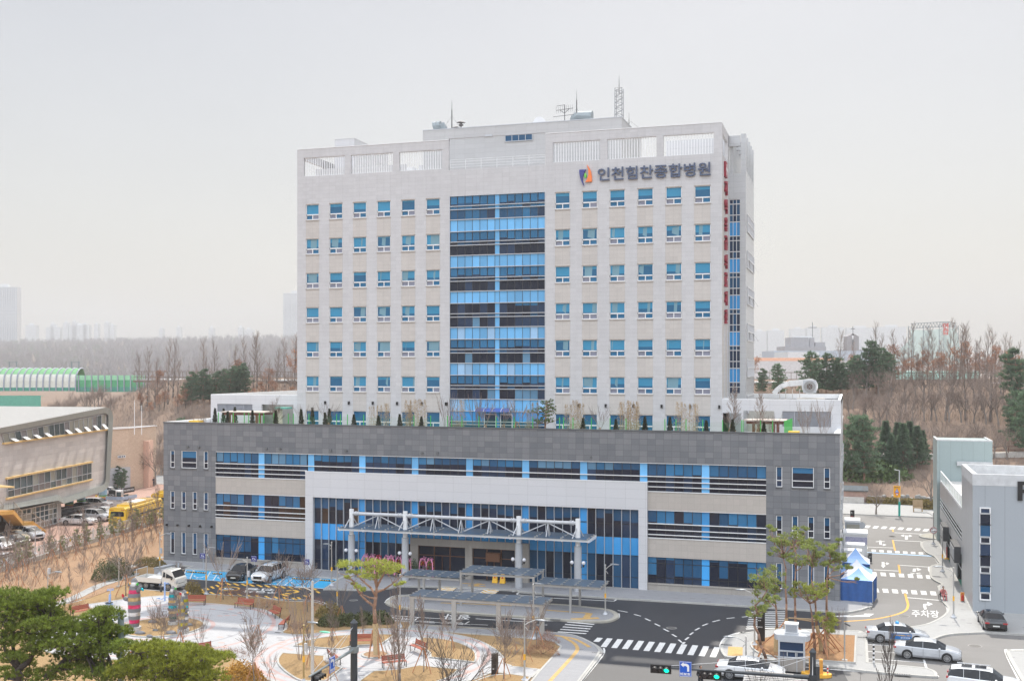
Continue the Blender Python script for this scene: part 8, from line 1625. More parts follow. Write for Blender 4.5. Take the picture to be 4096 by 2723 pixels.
# shrubs
for i,(k,x,y,rx,ry,h,m_,n,lb)in enumerate((('A',1380,365,2.0,1.2,.9,OLIVE,1500,'long olive bush on the grass behind the utility box'),('A',980,500,1.6,1.3,2.2,HEDG,1800,'tall dark hedge clump beside the garden path, left half'),('A',1090,460,1.7,1.3,2.0,HEDG,1800,'tall dark hedge clump beside the garden path, right half'),('A',1775,650,1.1,.8,1.5,OLIVE,1100,'rounded brown bush beside the bench by the drive'),('B',680,845,1.4,1.0,1.3,OLIVE,1400,'rounded brown bush at the bend of the drive'),('A',2240,1420,1.7,.9,1.3,M('golden bush',(.42,.22,.03),.8,var=.3,vs=6),1800,'golden yellow bush at the bottom of the neck'),('B',100,760,1.5,.7,.9,TWIGR,700,'bare reddish shrubs behind the left plaza bench'),('B',540,740,1.2,.7,.9,TWIGR,500,'bare reddish shrubs at the tip of the lawn by the drive'),('A',2230,655,2.2,.5,.8,TWIGR,900,'row of bare reddish shrubs beside the drive'),('C',285,1185,1.3,.9,1.1,TWIGR,1100,'reddish bare shrub in the roadside bed'),('C',330,1075,.9,.7,.9,TWIGR,600,'small reddish shrub at the tip of the roadside bed'),('A',720,780,1.4,.6,.9,TWIGR,600,'bare reddish shrubs behind the garden bench'),('B',380,980,1.0,.5,1.0,TWIGR,500,'bare shrubs at the park neck'),('A',1640,400,.7,.5,.9,TWIG,300,'twiggy shrub right of the utility box'),('A',2120,1205,1.8,.6,.8,TWIGR,500,'bare reddish shrubs on the lower plaza rim'),('A',1200,1290,1.2,.6,.9,TWIGR,400,'bare reddish shrubs behind the banner pole'))):
    X_,Y_=gd(k,x,y,.15);t=bush(100+i,rx,ry,h,n,.17 if m_ not in(TWIGR,TWIG)else .3,m_,'shrub',lb,thin=.6 if m_ not in(TWIGR,TWIG)else .06);t.location=(X_,Y_,.15)
for i,(x0,y0,x1,y1)in enumerate(((600,905,760,925),(760,900,940,915),(930,880,1080,905),(1080,875,1230,900))):
    a,c=gd('B',x0,y0,.2),gd('B',x1,y1,.2);t=bush(200+i,abs(c[0]-a[0])/2+.3,.7,1.0,1700,.16,HEDG,'hedge','dark green hedge behind the flat topped pine, %s piece of four'%['first','second','third','fourth'][i]);t.location=((a[0]+c[0])/2,(a[1]+c[1])/2,.15)
# flat topped pine in the ring
X_,Y_=gd('B',1118,1215,.22);hp=zat('B',1080,340,X_,Y_);g=random.Random(8);TR,NB=MB(),MB()
def bp(x,y,dy=0.):q=pl('B',x,y,Y_+dy);return Vector((q[0]-X_,dy,q[1]))
tr=[bp(1112,1215),bp(1105,1060),bp(1098,930),bp(1090,790),bp(1105,680),bp(1112,590)];TR.path(tr,[.2,.18,.15,.13,.12,.09],9)
WR=MB();WR.path([tr[0]+Vector((0,0,.02)),tr[1],tr[2]],[.25,.225,.2],10)
ends=[]
for s,pts in((3,[(1090,770),(1020,720),(960,660),(925,600),(900,540),(860,500)]),(4,[(1105,680),(1060,600),(1000,550),(930,480),(880,430)]),(5,[(1112,590),(1090,510),(1060,450),(1000,420)]),(5,[(1112,590),(1150,520),(1190,450),(1240,410)]),(4,[(1105,640),(1180,615),(1260,560),(1310,520)]),(5,[(1112,590),(1110,500),(1120,430),(1110,390)]),(4,[(1105,700),(1050,690),(980,660)])):
    dy=g.uniform(-1.2,1.4);P=[bp(x,y,dy*j/len(pts))for j,(x,y)in enumerate(pts)];TR.path(P,[.10-.075*j/(len(P)-1)for j in range(len(P))],6);ends.append(P)
    for q in P[2:]:
        for _ in range(3):e=q+Vector((g.uniform(-.7,.7),g.uniform(-.9,.9),g.uniform(.1,.7)));TR.path([q,q.lerp(e,.5)+rvec(g)*.08,e],[.03,.022,.012],4)
cl=[(760,400,.35),(800,380,.45),(850,395,.5),(900,375,.6),(955,380,.6),(1010,395,.6),(1065,365,.65),(1120,370,.65),(1175,380,.65),(1230,385,.6),(1280,400,.55),(1325,415,.5),(860,450,.3),(930,470,.45),(985,495,.4),(1040,490,.5),(1090,505,.45),(1160,470,.4),(1215,465,.4),(1270,450,.4),(945,590,.3),(975,620,.22),(910,570,.25),(1350,560,.2),(1310,575,.18),(830,500,.25),(1050,430,.5),(1140,430,.5),(1200,420,.5)]
for x,y,r in cl:
    for j in range(2):
        c=bp(x+g.uniform(-20,20),y+g.uniform(-12,12),g.uniform(-1.5,1.5))
        r*=.95
        for _ in range(20):v=rvec(g)*r*1.15*(g.random()**.5);v.z*=.42;tuft(NB,c+v,(v.x*.5,v.y*.5,.8),.22,9,g,.018,.9)
t=local(thing('pine_tree','flat topped orange trunked pine propped by stakes at the ring centre','tree',(X_,Y_,.2)));TR.build('trunk',BARKO,t,smooth=True);WR.build('rope_wrap',ROPE,t);NB.build('crown',PINY,t)
for x,y in((1040,1215),(1187,1195),(1135,1232)):b=MB();e=bp(x,y,g.uniform(-.3,.3));e.z=0;b.tube(e,tr[2]+Vector((0,0,-.4))+(e-tr[0]).normalized()*.2,.055,n=6);b.build('stake',STK,t)
OLN=leafy(M('olive needles',(.22,.26,.07),.7,var=.35,vs=1.5,rnd=.1))
# tall open pines in the right bed
for i,(bx,by,path_,cl,lb,rw)in enumerate((
  ('T',(640,800),[('T',640,700),('T',560,500),('T',530,330),('T',460,200),('T',470,60),('C',2265,820),('C',2240,740),('C',2300,680),('C',2350,600)],[('C',2260,760,.6),('C',2200,800,.5),('C',2310,800,.5),('C',2330,720,.5),('C',2230,580,.6),('C',2290,520,.7),('C',2320,470,.7),('C',2260,440,.6),('C',2340,580,.6),('D',60,700,.4)],'crooked leaning pine in front of the black totem',False),
  ('T',(800,600),[('T',805,400),('T',815,230),('T',812,100),('D',75,760),('D',60,640),('D',90,560)],[('D',40,520,.6),('D',90,480,.6),('D',20,440,.6),('D',110,560,.5),('D',60,600,.5),('D',10,680,.4)],'slim pine left of the guard booth roof',True),
  ('T',(950,320),[('T',955,200),('T',965,80),('D',170,720),('D',160,560),('D',165,400),('D',140,300)],[('D',120,130,.7),('D',60,90,.6),('D',180,110,.6),('D',250,80,.6),('D',60,250,.5),('D',150,240,.6),('D',310,150,.5),('D',110,180,.6),('D',30,40,.4),('D',330,60,.4)],'tallest pine of the clump, topping out before the slot windows',True),
  ('T',(1150,430),[('T',1140,330),('T',1110,180),('T',1105,40),('D',250,740),('D',245,600),('D',255,420),('D',265,280),('D',240,200)],[('D',250,330,.5),('D',300,170,.5),('D',200,190,.5),('D',320,330,.5),('D',270,110,.5),('D',210,300,.5)],'pine with a tilted lower trunk in the middle of the clump',True),
  ('T',(1410,600),[('T',1405,400),('T',1380,200),('T',1370,60),('D',400,800),('D',385,720)],[('D',280,560,.55),('D',340,590,.6),('D',400,560,.6),('D',460,590,.6),('D',520,570,.55),('D',370,640,.55),('D',440,650,.5),('D',260,620,.5),('D',500,640,.4),('D',560,560,.4)],'dark trunked pine with a bright flat crown',False),
  ('T',(1520,590),[('T',1500,420),('T',1440,200),('T',1430,60),('D',440,760),('D',430,640),('D',400,500),('D',405,380)],[('D',400,300,.6),('D',380,240,.6),('D',440,330,.5),('D',370,180,.5),('D',430,200,.5),('D',350,320,.4),('D',470,270,.4)],'slender leaning pine behind the dark trunk',True),
  ('T',(1600,560),[('T',1600,400),('T',1605,200),('D',540,780),('D',540,640),('D',545,480),('D',560,340),('D',590,260)],[('D',560,260,.6),('D',600,230,.5),('D',640,300,.5),('D',540,190,.5),('D',700,310,.4),('D',620,380,.5),('D',500,330,.5),('D',740,400,.35),('D',820,515,.2),('D',660,160,.3),('D',580,310,.6)],'pine with long bare arms reaching towards the tents',True),
  ('T',(1560,640),[('T',1580,400),('D',520,880),('D',560,830)],[('D',560,850,.5),('D',500,880,.5),('D',590,900,.45),('D',540,930,.5),('D',480,840,.4),('D',570,970,.35),('D',600,840,.4)],'short pine with low bright needle clumps',False))):
    X_,Y_=gd('T',*by,.22);g=random.Random(70+i);TR,NB,WR=MB(),MB(),MB()
    def tp(k,x,y,dy=0.):q=pl(k,x,y,Y_+dy);return Vector((q[0]-X_,dy,q[1]-.2))
    P=[Vector((0,0,-.1))]+[tp(*p)for p in path_];n=len(P);rr=[.125-.09*j/(n-1)for j in range(n)];TR.path(P,rr,8)
    if rw:WR.path(P[:3],[rr[0]*1.5,rr[1]*1.5,rr[2]*1.45],9)
    for k,x,y,r in cl:
        c=tp(k,x,y,g.uniform(-1.3,1.3));low=min(P[max(1,n-4):],key=lambda q:(q-c).length if q.z<c.z+.2 else 99);m_=low.lerp(c,.5)+rvec(g)*.18-Vector((0,0,.12));TR.path([low,m_,c],[.05,.035,.015],5)
        for _ in range(3):e=c+rvec(g)*r*.8;TR.path([m_,(m_+e)/2+rvec(g)*.1,e],[.022,.016,.01],4)
        for j in range(4):
            cc=c+rvec(g)*r*.75
            for _ in range(15):v=rvec(g)*r*.42;v.z*=.6;tuft(NB,cc+v,(v.x*.6,v.y*.6,.7),.22,9,g,.018,.9)
    t=local(thing('pine_tree',lb,'tree',(X_,Y_,.2)));TR.build('trunk',BARKO if i not in(0,4)else BARKP,t,smooth=True);NB.build('crown',PINY if i in(4,7)else OLN,t)
    if rw:WR.build('rope_wrap',ROPE,t)
    for q in range(3):a=q*2.1+i;b=MB();b.tube((math.cos(a)*1.5,math.sin(a)*1.5,0),tuple(P[0].lerp(P[2],.6)+Vector((0,0,.4))if n>2 else(0,0,2)),.05,n=5);b.build('stake',STK,t)
t=thing('tree_brace','horizontal timber rails lashed between the tall pines','brace',(*gd('T',1200,400,.2),.2));b=MB()
for a,c in(((1000,75),(1830,125)),((1140,95),(1450,140)),((1500,130),(1825,120))):p,q=[ray('T',*e,(0,gd('T',1200,450,.2)[1],0),(0,1,0))for e in(a,c)];b.tube(p,q,.05,n=5)
b.build('rail',M('bare timber',(.48,.36,.22),.8),t)
gp('multi0','T',1770,400,-100,3.4,lab='bare many stemmed tree held by stakes behind the CCTV pole')
# foreground pines
def bigpine(name_lab,sx,d,ztop,crowns,seed,trunk_pts,dens=1.0,mat=PIN):
    X_,Y_=at(sx,d);g=random.Random(seed);TR,NB=MB(),MB()
    def tp(k,x,y,dd=0.):D_=d+dd;r=(px(k,x,y)[0]-CX_)/F_*D_;q=rd(r,D_);return Vector((q[0]-X_,q[1]-Y_,HC-(px(k,x,y)[1]-HY_)/F_*D_))
    for pts in trunk_pts:P=[Vector((0,0,-.1))if p is None else tp(*p)for p in pts];TR.path(P,[.14-.11*j/(len(P)-1)for j in range(len(P))],8)
    anchor=[tp(*p)for pts in trunk_pts for p in pts if p]
    for k,x,y,r in crowns:
        for lay in range(2):
            c=tp(k,x+g.uniform(-12,12),y+g.uniform(-12,12),g.uniform(-1.9,1.4));
            nr=min(anchor,key=lambda q:(q-c).length);m_=nr.lerp(c,.55)+rvec(g)*.15;TR.path([nr,m_,c],[.06,.04,.015],5)
            for j in range(int(6*dens)):
                v=rvec(g)*r;v.z*=.38;cc=c+v;TR.path([m_.lerp(c,.6),cc],[.02,.01],3)
                for _ in range(int(10*dens)):w_=rvec(g)*.42;w_.z=abs(w_.z)*.5;tuft(NB,cc+w_,(w_.x*.8+v.x*.3,w_.y*.8+v.y*.3,.6),.17,14,g,.015,.8)
    t=local(thing('pine_tree',name_lab,'tree',(X_,Y_,0)));TR.build('trunk',BARKD,t,smooth=True);NB.build('crown',mat,t)
NEARG=leafy(M('near pine needles',(.165,.215,.03),.65,var=.35,vs=2.0,var2=.4,vs2=.8),.14)
bigpine('large dense green pine filling the bottom left corner',90,45,12,[('A',20,660,.45),('A',100,680,.5),('A',30,740,.6),('A',130,760,.6),('A',230,720,.55),('A',330,700,.5),('A',420,670,.4),('A',480,650,.3),('A',300,760,.6),('A',400,750,.5),('A',200,810,.7),('A',80,830,.7),('A',350,850,.6),('A',460,830,.5),('A',530,860,.45),('A',150,920,.7),('A',300,920,.7),('A',440,930,.6),('A',560,930,.5),('A',640,930,.4),('A',20,920,.6),('A',80,1010,.7),('A',220,1000,.7),('A',370,1010,.7),('A',520,1010,.6),('A',650,1000,.5),('A',760,970,.45),('A',840,920,.4),('A',900,860,.4),('A',970,830,.35),('A',1020,850,.25),('A',900,960,.45),('A',980,1000,.35),('A',1060,980,.3),('A',1110,1010,.2),('A',760,1060,.5),('A',880,1080,.5),('A',980,1100,.4),('A',1080,1130,.35),('A',1130,1130,.2),('A',640,1090,.5),('A',520,1120,.5),('A',400,1110,.6),('A',260,1090,.5),('A',40,1100,.5),('A',700,1180,.5),('A',840,1190,.5),('A',960,1190,.4),('A',620,1240,.4),('A',760,1270,.5),('A',900,1290,.4),('A',560,1330,.4),('A',700,1370,.5),('A',860,1380,.5),('A',960,1340,.3),('A',300,1180,.3),('A',1000,1420,.5),('A',400,1400,.4),('A',100,1250,.2),('A',250,1400,.4),('A',30,1400,.4),('A',180,1300,.3),('A',1080,1400,.4)],3,[[None,('A',170,1435),('A',165,1280),('A',130,1180),('A',100,1000),('A',120,800)],[('A',165,1330),('A',260,1260),('A',350,1100),('A',480,950)],[('A',420,1400),('A',540,1310),('A',620,1210),('A',760,1120),('A',900,1000)],[('A',165,1300),('A',60,1200),('A',20,1000)]],1.0,NEARG)
bigpine('low spreading pine at the bottom beside the sculptures',690,44,10,[('A',1290,1160,.35),('A',1350,1140,.35),('A',1430,1150,.4),('A',1520,1160,.4),('A',1600,1170,.4),('A',1700,1165,.4),('A',1800,1180,.35),('A',1330,1230,.45),('A',1450,1240,.5),('A',1580,1250,.5),('A',1700,1260,.4),('A',1860,1240,.4),('A',1960,1230,.35),('A',2030,1225,.25),('A',1180,1310,.4),('A',1280,1320,.5),('A',1400,1340,.5),('A',1540,1340,.5),('A',1660,1340,.5),('A',1780,1320,.45),('A',1880,1320,.35),('A',1120,1380,.3),('A',1240,1400,.5),('A',1380,1420,.5),('A',1520,1430,.5),('A',1660,1430,.5),('A',1800,1410,.5),('A',1900,1400,.4),('A',1970,1430,.3),('A',1600,1500,.6),('A',1350,1500,.6),('A',1850,1500,.5)],9,[[None,('A',1600,1435),('A',1620,1380),('A',1590,1300),('A',1560,1220)],[('A',1620,1400),('A',1750,1330),('A',1830,1260),('A',1900,1240)],[('A',1600,1400),('A',1450,1340),('A',1350,1250)]],1.0,leafy(M('near pine needles warm',(.23,.255,.03),.65,var=.35,vs=2.0,var2=.4,vs2=.8),.14))
# ================================================================= VEHICLES AND PEOPLE
CG=glass('car glass',(.012,.014,.018),wave=0,coat=1);TYR=M('tyre',(.018,.018,.02),.8);RIM=M('alloy rim',(.45,.46,.48),.3,.8);HL=M('headlamp',(.62,.66,.70),.1,.3,coat=1);TL=M('tail lamp',(.38,.01,.015),.2,coat=1);PLT=M('number plate',(.62,.63,.60),.5);CHR=M('chrome',(.6,.6,.62),.15,.9)
def paint(name,col):return M(name,col,.25,.15,var=.02,coat=1)
PW_,PS,PB,PBG,PGR=paint('white car paint',(.72,.73,.74)),paint('silver car paint',(.50,.52,.55)),paint('black car paint',(.012,.012,.014)),paint('beige car paint',(.50,.44,.35)),paint('dark grey car paint',(.05,.052,.06))
def wheel(t,x,y,r,w_,s):
    b=MB();b.tube((x,y-w_/2,r),(x,y+w_/2,r),r,n=20);wl=b.build('wheel',TYR,t);b=MB();yo=y+s*(w_/2+.004);b.tube((x,yo,r),(x,yo+s*.012,r),r*.30,n=10)
    for i in range(10):a=i*math.pi/5;b.bar((x+r*.12*math.cos(a),yo+s*.008,r+r*.12*math.sin(a)),(x+r*.66*math.cos(a),yo+s*.008,r+r*.66*math.sin(a)),.045,.02,up=(0,1,0))
    for i in range(16):a,c=i*math.pi/8,(i+1)*math.pi/8;b.bar((x+r*.68*math.cos(a),yo+s*.006,r+r*.68*math.sin(a)),(x+r*.68*math.cos(c),yo+s*.006,r+r*.68*math.sin(c)),.035,.03,up=(0,1,0))
    b.build('rim',RIM,wl)
KIND=dict(
 sedan=dict(L=4.75,W=1.84,r=.335,wb=1.40,st=[(-2.36,.70,.42,.80,.82,.55),(-2.28,.84,.30,.92,.96,.66),(-1.95,.90,.22,.97,1.02,.70),(-1.55,.915,.20,.98,1.06,.70),(-.95,.92,.20,.96,1.38,.60),(-.35,.92,.20,.94,1.445,.62),(.35,.92,.20,.93,1.43,.61),(.62,.92,.20,.93,1.37,.60),(1.28,.915,.20,.93,.98,.70),(1.75,.90,.20,.86,.91,.66),(2.20,.84,.24,.74,.79,.58),(2.36,.68,.34,.62,.66,.48)],cab=(3,8)),
 suv=dict(L=4.65,W=1.84,r=.36,wb=1.36,st=[(-2.30,.78,.42,.95,.98,.62),(-2.24,.88,.32,1.05,1.12,.68),(-2.05,.91,.26,1.10,1.55,.62),(-1.5,.92,.24,1.08,1.64,.64),(-.5,.92,.24,1.05,1.67,.65),(.3,.92,.24,1.03,1.64,.64),(.55,.92,.24,1.03,1.58,.63),(1.18,.915,.24,1.04,1.10,.72),(1.75,.90,.24,1.00,1.05,.70),(2.18,.85,.28,.88,.93,.62),(2.32,.72,.38,.70,.76,.52)],cab=(1,7)))
def car(kind,col,label,k,rear,front,side,extras=(),z=.004,name='parked_car',cat='car',plate=''):
    """rear / front: where the visible wheels of one side (side=+1 left, -1 right of the car) touch the ground"""
    K=KIND[kind];a,c=Vector(gd(k,*rear)),Vector(gd(k,*front));u=(c-a).normalized();n=Vector((-u.y,u.x));mid=(a+c)/2-n*side*(K['W']/2-.1);ang=math.atan2(u.y,u.x)
    t=local(thing(name,label,cat,(*mid,z),ang));st_=K['st'];ca,cb=K['cab'];body,gl=MB(),MB();rows=[]
    for x,hw,zl,bt,tp,rw in st_:rows.append([(x,s*y,zz)for s in(1,)for y,zz in((hw*.86,zl),(hw*.985,zl+.16),(hw,(zl+bt)/2+.05),(hw*.97,bt-.05),(hw*.93,bt),(rw+.02,tp-.05),(rw*.72,tp-.008),(0,tp))])
    for s in(1,-1):
        for i in range(len(rows)-1):
            for j in range(7):
                q=[rows[i][j],rows[i+1][j],rows[i+1][j+1],rows[i][j+1]];q=[(x,y*s,zz)for x,y,zz in q]
                if s>0:q=q[::-1]
                cabin=ca<=i<cb;slope=i in(ca,cb-1)or(kind=='suv' and i==ca)
                g_=cabin and(j==4 or(slope and j>=5))
                if kind=='suv' and i==ca+1 and j>=5:g_=False
                (gl if g_ else body).face(q)
    for e,rw_ in((0,rows[0]),(1,rows[-1])):
        full=rw_+[(x,-y,zz)for x,y,zz in rw_[::-1][1:]];body.face(full if e==0 else full[::-1])
    bo=body.build('body',col,t);md=bo.modifiers.new('s','SUBSURF')if False else None
    bo.data.polygons.foreach_set('use_smooth',[True]*len(bo.data.polygons));bo.data.set_sharp_from_angle(angle=R(38))if hasattr(bo.data,'set_sharp_from_angle')else None
    gl.build('windows',CG,t)
    b=MB()   # pillars and door lines
    xs=[st_[cb][0]-.0];pil=(-.30,)if kind=='sedan' else(-.25,-1.25)
    for s in(1,-1):
        for xp in pil+((.80,)if 0 else()):
            i=max(j for j in range(len(st_))if st_[j][0]<=xp);f=(xp-st_[i][0])/(st_[i+1][0]-st_[i][0]);ip=lambda m_:st_[i][m_]+(st_[i+1][m_]-st_[i][m_])*f;b.bar((xp,s*(ip(1)*.93+.008),ip(3)),(xp,s*(ip(5)+.03),ip(4)-.05),.07,.02,up=(1,0,0))
    b.build('pillar',BLACK if col is PB else col,t)
    b=MB();
    for s in(1,-1):
        for xp in((-1.05,-.28,.85)if kind=='sedan' else(-1.1,-.25,.8)):b.box(xp-.008,xp+.008,s*st_[4][1]-.004 if s>0 else s*st_[4][1]-.006,s*st_[4][1]+.006 if s>0 else s*st_[4][1]+.004,.38,.88)
    b.build('door_seam',BLACK,t)
    for x in(-K['wb'],K['wb']-.02):
        for s in(1,-1):
            b=MB();yy=s*(K['W']/2-.0);b.tube((x,s*(K['W']/2-.12),K['r']+.02),(x,s*(K['W']/2+.004),K['r']+.02),K['r']+.055,n=22);b.build('wheel_arch',BLACK,t);wheel(t,x,s*(K['W']/2-.09),K['r'],.21,s)
    fx,rx_=st_[-2][0],st_[1][0];hz_=.62 if kind=='sedan' else .78
    for s in(1,-1):
        b=MB();b.idx([(fx+.13,s*.42,hz_-.06),(fx-.02,s*.80,hz_-.04),(fx-.32,s*.875,hz_+.04),(fx-.30,s*.86,hz_+.11),(fx-.02,s*.77,hz_+.09),(fx+.09,s*.45,hz_+.05)],[(0,1,4,5),(1,2,3,4)]if s>0 else[(5,4,1,0),(4,3,2,1)]);
        b.v=[(x+.02,y*1.02,zz)for x,y,zz in b.v];b.build('headlight',HL,t)
        b=MB();hz2=hz_+.17;b.box(rx_-.10,rx_+.10,min(s*.52,s*.86),max(s*.52,s*.86),hz2-.02,hz2+.10);b.build('taillight',TL,t)
        b=MB();i=cb;b.ball((st_[cb][0]-.42,s*(K['W']/2+.09),st_[cb][3]+.07),.09,.11,.075,8);b.build('mirror',col,t)
    b=MB();b.box(rx_-.10,rx_-.06,-.26,.26,hz_+.0,hz_+.11)if kind=='suv' else b.box(st_[0][0]-.03,st_[0][0]+.02,-.26,.26,.55,.66);b.box(st_[-1][0]-.02,st_[-1][0]+.03,-.26,.26,.38,.49);b.build('licence_plate',PLT,t)
    b=MB();b.box(st_[-1][0]-.04,st_[-1][0]+.018,-.45,.45,.52,hz_+.02);b.box(st_[-1][0]-.04,st_[-1][0]+.018,-.6,.6,.26,.34);b.build('grille',BLACK,t)
    for e in extras:e(t)
    return t
def taxi_sign(t):b=MB();b.lathe([(.17,0),(.19,.06),(.12,.16),(.05,.19)],12,(0,0,1.44),sx=.8,sy=1.3);b.build('roof_sign',M('taxi sign blue',(.03,.30,.65),.4),t)
def taxi_banner(t):
    b=MB();b.box(-.62,.98,-.945,-.925,.40,.82);p=b.build('side_advert',M('advert blue',(.02,.16,.45),.4),t);b=MB();text(b,'하지정맥류는 어디?',(-.30,-.947,.63),(1,0,0),(0,0,1),1.22,.13,.004,.02,0);text(b,'송도외과의원',(.15,-.947,.46),(1,0,0),(0,0,1),.7,.12,.004,.02,1);b.build('lettering',[YEL,WHITE],p)
def sunroofs(t):b=MB();b.box(-.55,.15,-.4,.4,1.655,1.685);b.box(-1.4,-.75,-.4,.4,1.64,1.675);b.build('sunroof',CG,t);b=MB();[b.bar((-1.7,s*.58,1.68),(.4,s*.58,1.70),.04,.05)for s in(1,-1)];b.build('roof_rail',ALU,t)
car('sedan',PS,'silver taxi with a blue roof sign and blue side advert','D',(1010,1080),(1395,1100),-1,(taxi_sign,taxi_banner),name='taxi',cat='taxi')
car('sedan',PS,'silver sedan in front of the taxi in the parking bays','D',(1288,1230),(1648,1265),-1)
car('sedan',PW_,'white sedan waiting behind the person at the junction','C',(1983,1415),(2400,1450),-1)
car('suv',PW_,'white sport utility car with dark sunroofs cut off at the bottom right','D',(1790,1545),(2190,1590),-1,(sunroofs,))
car('sedan',PB,'black sedan seen from behind beside the parking building','D',(1986,962),(1948,902),1)
car('sedan',PB,'black sedan with chrome grille in the blue accessible bays','R',(1185,300),(998,396),1,z=.012);car('suv',PW_,'white family car with black roof rails next to the black sedan','R',(1510,352),(1350,411),1,(lambda t:[(lambda b:(b.bar((-1.8,s*.66,1.70),(.5,s*.66,1.70),.04,.05),b.build('roof_rail',BLACK,t)))(MB())for s in(1,-1)],),z=.012)
for kd,cl_,lb,r_,f_ in(('sedan',PW_,'white sedan parked alone in front of the school columns',(890,622),(1158,625)),('suv',PS,'silver white people carrier behind the lone white sedan',(1140,560),(1350,575)),('sedan',PW_,'white car half hidden beyond the people carrier',(1260,500),(1420,520)),('sedan',PGR,'dark car behind the school railing, left one',(850,520),(980,500)),('sedan',PB,'black car under the school by the blue column',(980,440),(1160,450)),('suv',PW_,'white estate car parked beyond the blue columns',(1150,400),(1400,405)),('suv',PS,'white car at the far end of the row of four, nearest the stairs',(215,800),(425,840)),('sedan',PBG,'beige sedan second in the row of four by the stairs',(10,830),(215,870)),('sedan',PGR,'dark grey sedan third in the row of four by the stairs',(-20,890),(200,915)),('sedan',PW_,'white sedan nearest in the row of four by the stairs',(-190,935),(15,970)),('sedan',PW_,'white hatchback at the left edge below the row of four',(10,1200),(260,1150)),('sedan',PW_,'white car parked beyond the kiosk under the school',(1365,215),(1500,225))):car(kd,cl_,lb,'Q',r_,f_,-1,z=.174)
# truck
a,c=Vector(gd('V',975,543)),Vector(gd('V',1433,578));u=(c-a).normalized();n=Vector((-u.y,u.x));wb=(c-a).length;mid=a+u*0+n*.78;t=local(thing('flatbed_truck','white flatbed truck standing on the drive left of the blue bays','truck',(*mid,.006),math.atan2(u.y,u.x)));WT=paint('truck white',(.72,.71,.67));s_=wb/2.6
b=MB();b.box(-1.25,1.72,-.86,.86,.72,.80);b.build('load_bed',M('bed steel',(.22,.24,.26),.6),t);b=MB();b.box(-1.25,1.72,-.90,-.86,.66,1.14);b.box(-1.25,1.72,.86,.90,.66,1.14);b.box(-1.29,-1.25,-.90,.90,.66,1.14);b.build('side_board',WT,t)
b=MB();b.box(-.15,1.60,-.5,.5,.80,1.08);b.build('cargo_box',WHITE,t);b=MB();b.box(-1.3,3.1,-.35,.35,.42,.62);b.box(-.6,-.1,-.8,-.4,.35,.6);b.build('chassis',BLACK,t)
b=MB();b.path([(-1.15,-.85,1.1),(-1.15,-.85,1.85)],.03,5);b.path([(-1.15,.85,1.1),(-1.15,.85,1.85)],.03,5);b.tube((-1.15,-.9,1.87),(-1.15,.9,1.87),.035,n=5);b.tube((1.78,-.85,1.98),(1.78,.85,1.98),.04,n=5);b.path([(1.76,-.8,.8),(1.76,-.8,1.98)],.03,5);b.path([(1.76,.8,.8),(1.76,.8,1.98)],.03,5);b.build('rack',ALU,t)
prof=[(1.82,.40),(1.82,1.88),(1.95,1.96),(2.75,1.96),(2.92,1.88),(3.32,1.28),(3.42,1.12),(3.48,.70),(3.48,.36)];b=MB();g_=MB();hw=.87
for i in range(len(prof)-1):
    (x0,z0),(x1,z1)=prof[i],prof[i+1];w0=hw*(.90 if z0>1.5 else 1);w1=hw*(.90 if z1>1.5 else 1);f=[(x0,-w0,z0),(x1,-w1,z1),(x1,w1,z1),(x0,w0,z0)];(g_ if i==4 else b).face(f[::-1])
for s in(1,-1):pts=[(x,s*hw*(.90 if z>1.5 else 1),z)for x,z in prof];b.face(pts if s<0 else pts[::-1])
b.build('cab',WT,t)
for s in(1,-1):yy=.004;f=[(2.30,s*(hw+yy),1.22),(3.10,s*(hw+yy),1.22),(3.0,s*(hw*.955),1.55),(2.78,s*(hw*.91),1.80),(2.30,s*(hw*.91),1.80)];g_.face(f if s<0 else f[::-1]);f=[(1.92,s*(hw+yy),1.28),(2.20,s*(hw+yy),1.28),(2.20,s*(hw*.91),1.80),(1.96,s*(hw*.91),1.80)];g_.face(f if s<0 else f[::-1])
g_.build('windows',CG,t)
for x in(0,wb):
    for s in(1,-1):b=MB();b.tube((x,s*.74,.36),(x,s*.875,.36),.40,n=20);b.build('wheel_arch',BLACK,t);wheel(t,x,s*.80,.33,.2,s)
b=MB();b.box(3.40,3.56,-.86,.86,.34,.58);b.build('bumper',WT,t)
for s in(1,-1):b=MB();b.box(3.28,3.50,min(s*.60,s*.885),max(s*.60,s*.885),.72,.98);b.build('headlight',HL,t);b=MB();b.box(3.0,3.1,min(s*.95,s*1.08),max(s*.95,s*1.08),1.1,1.35);b.build('mirror',BLACK,t)
b=MB();b.box(3.49,3.57,-.26,.26,.42,.52);b.build('licence_plate',PLT,t);b=MB();b.box(3.43,3.5,-.5,.5,.66,.70);b.build('grille',DGREY,t)
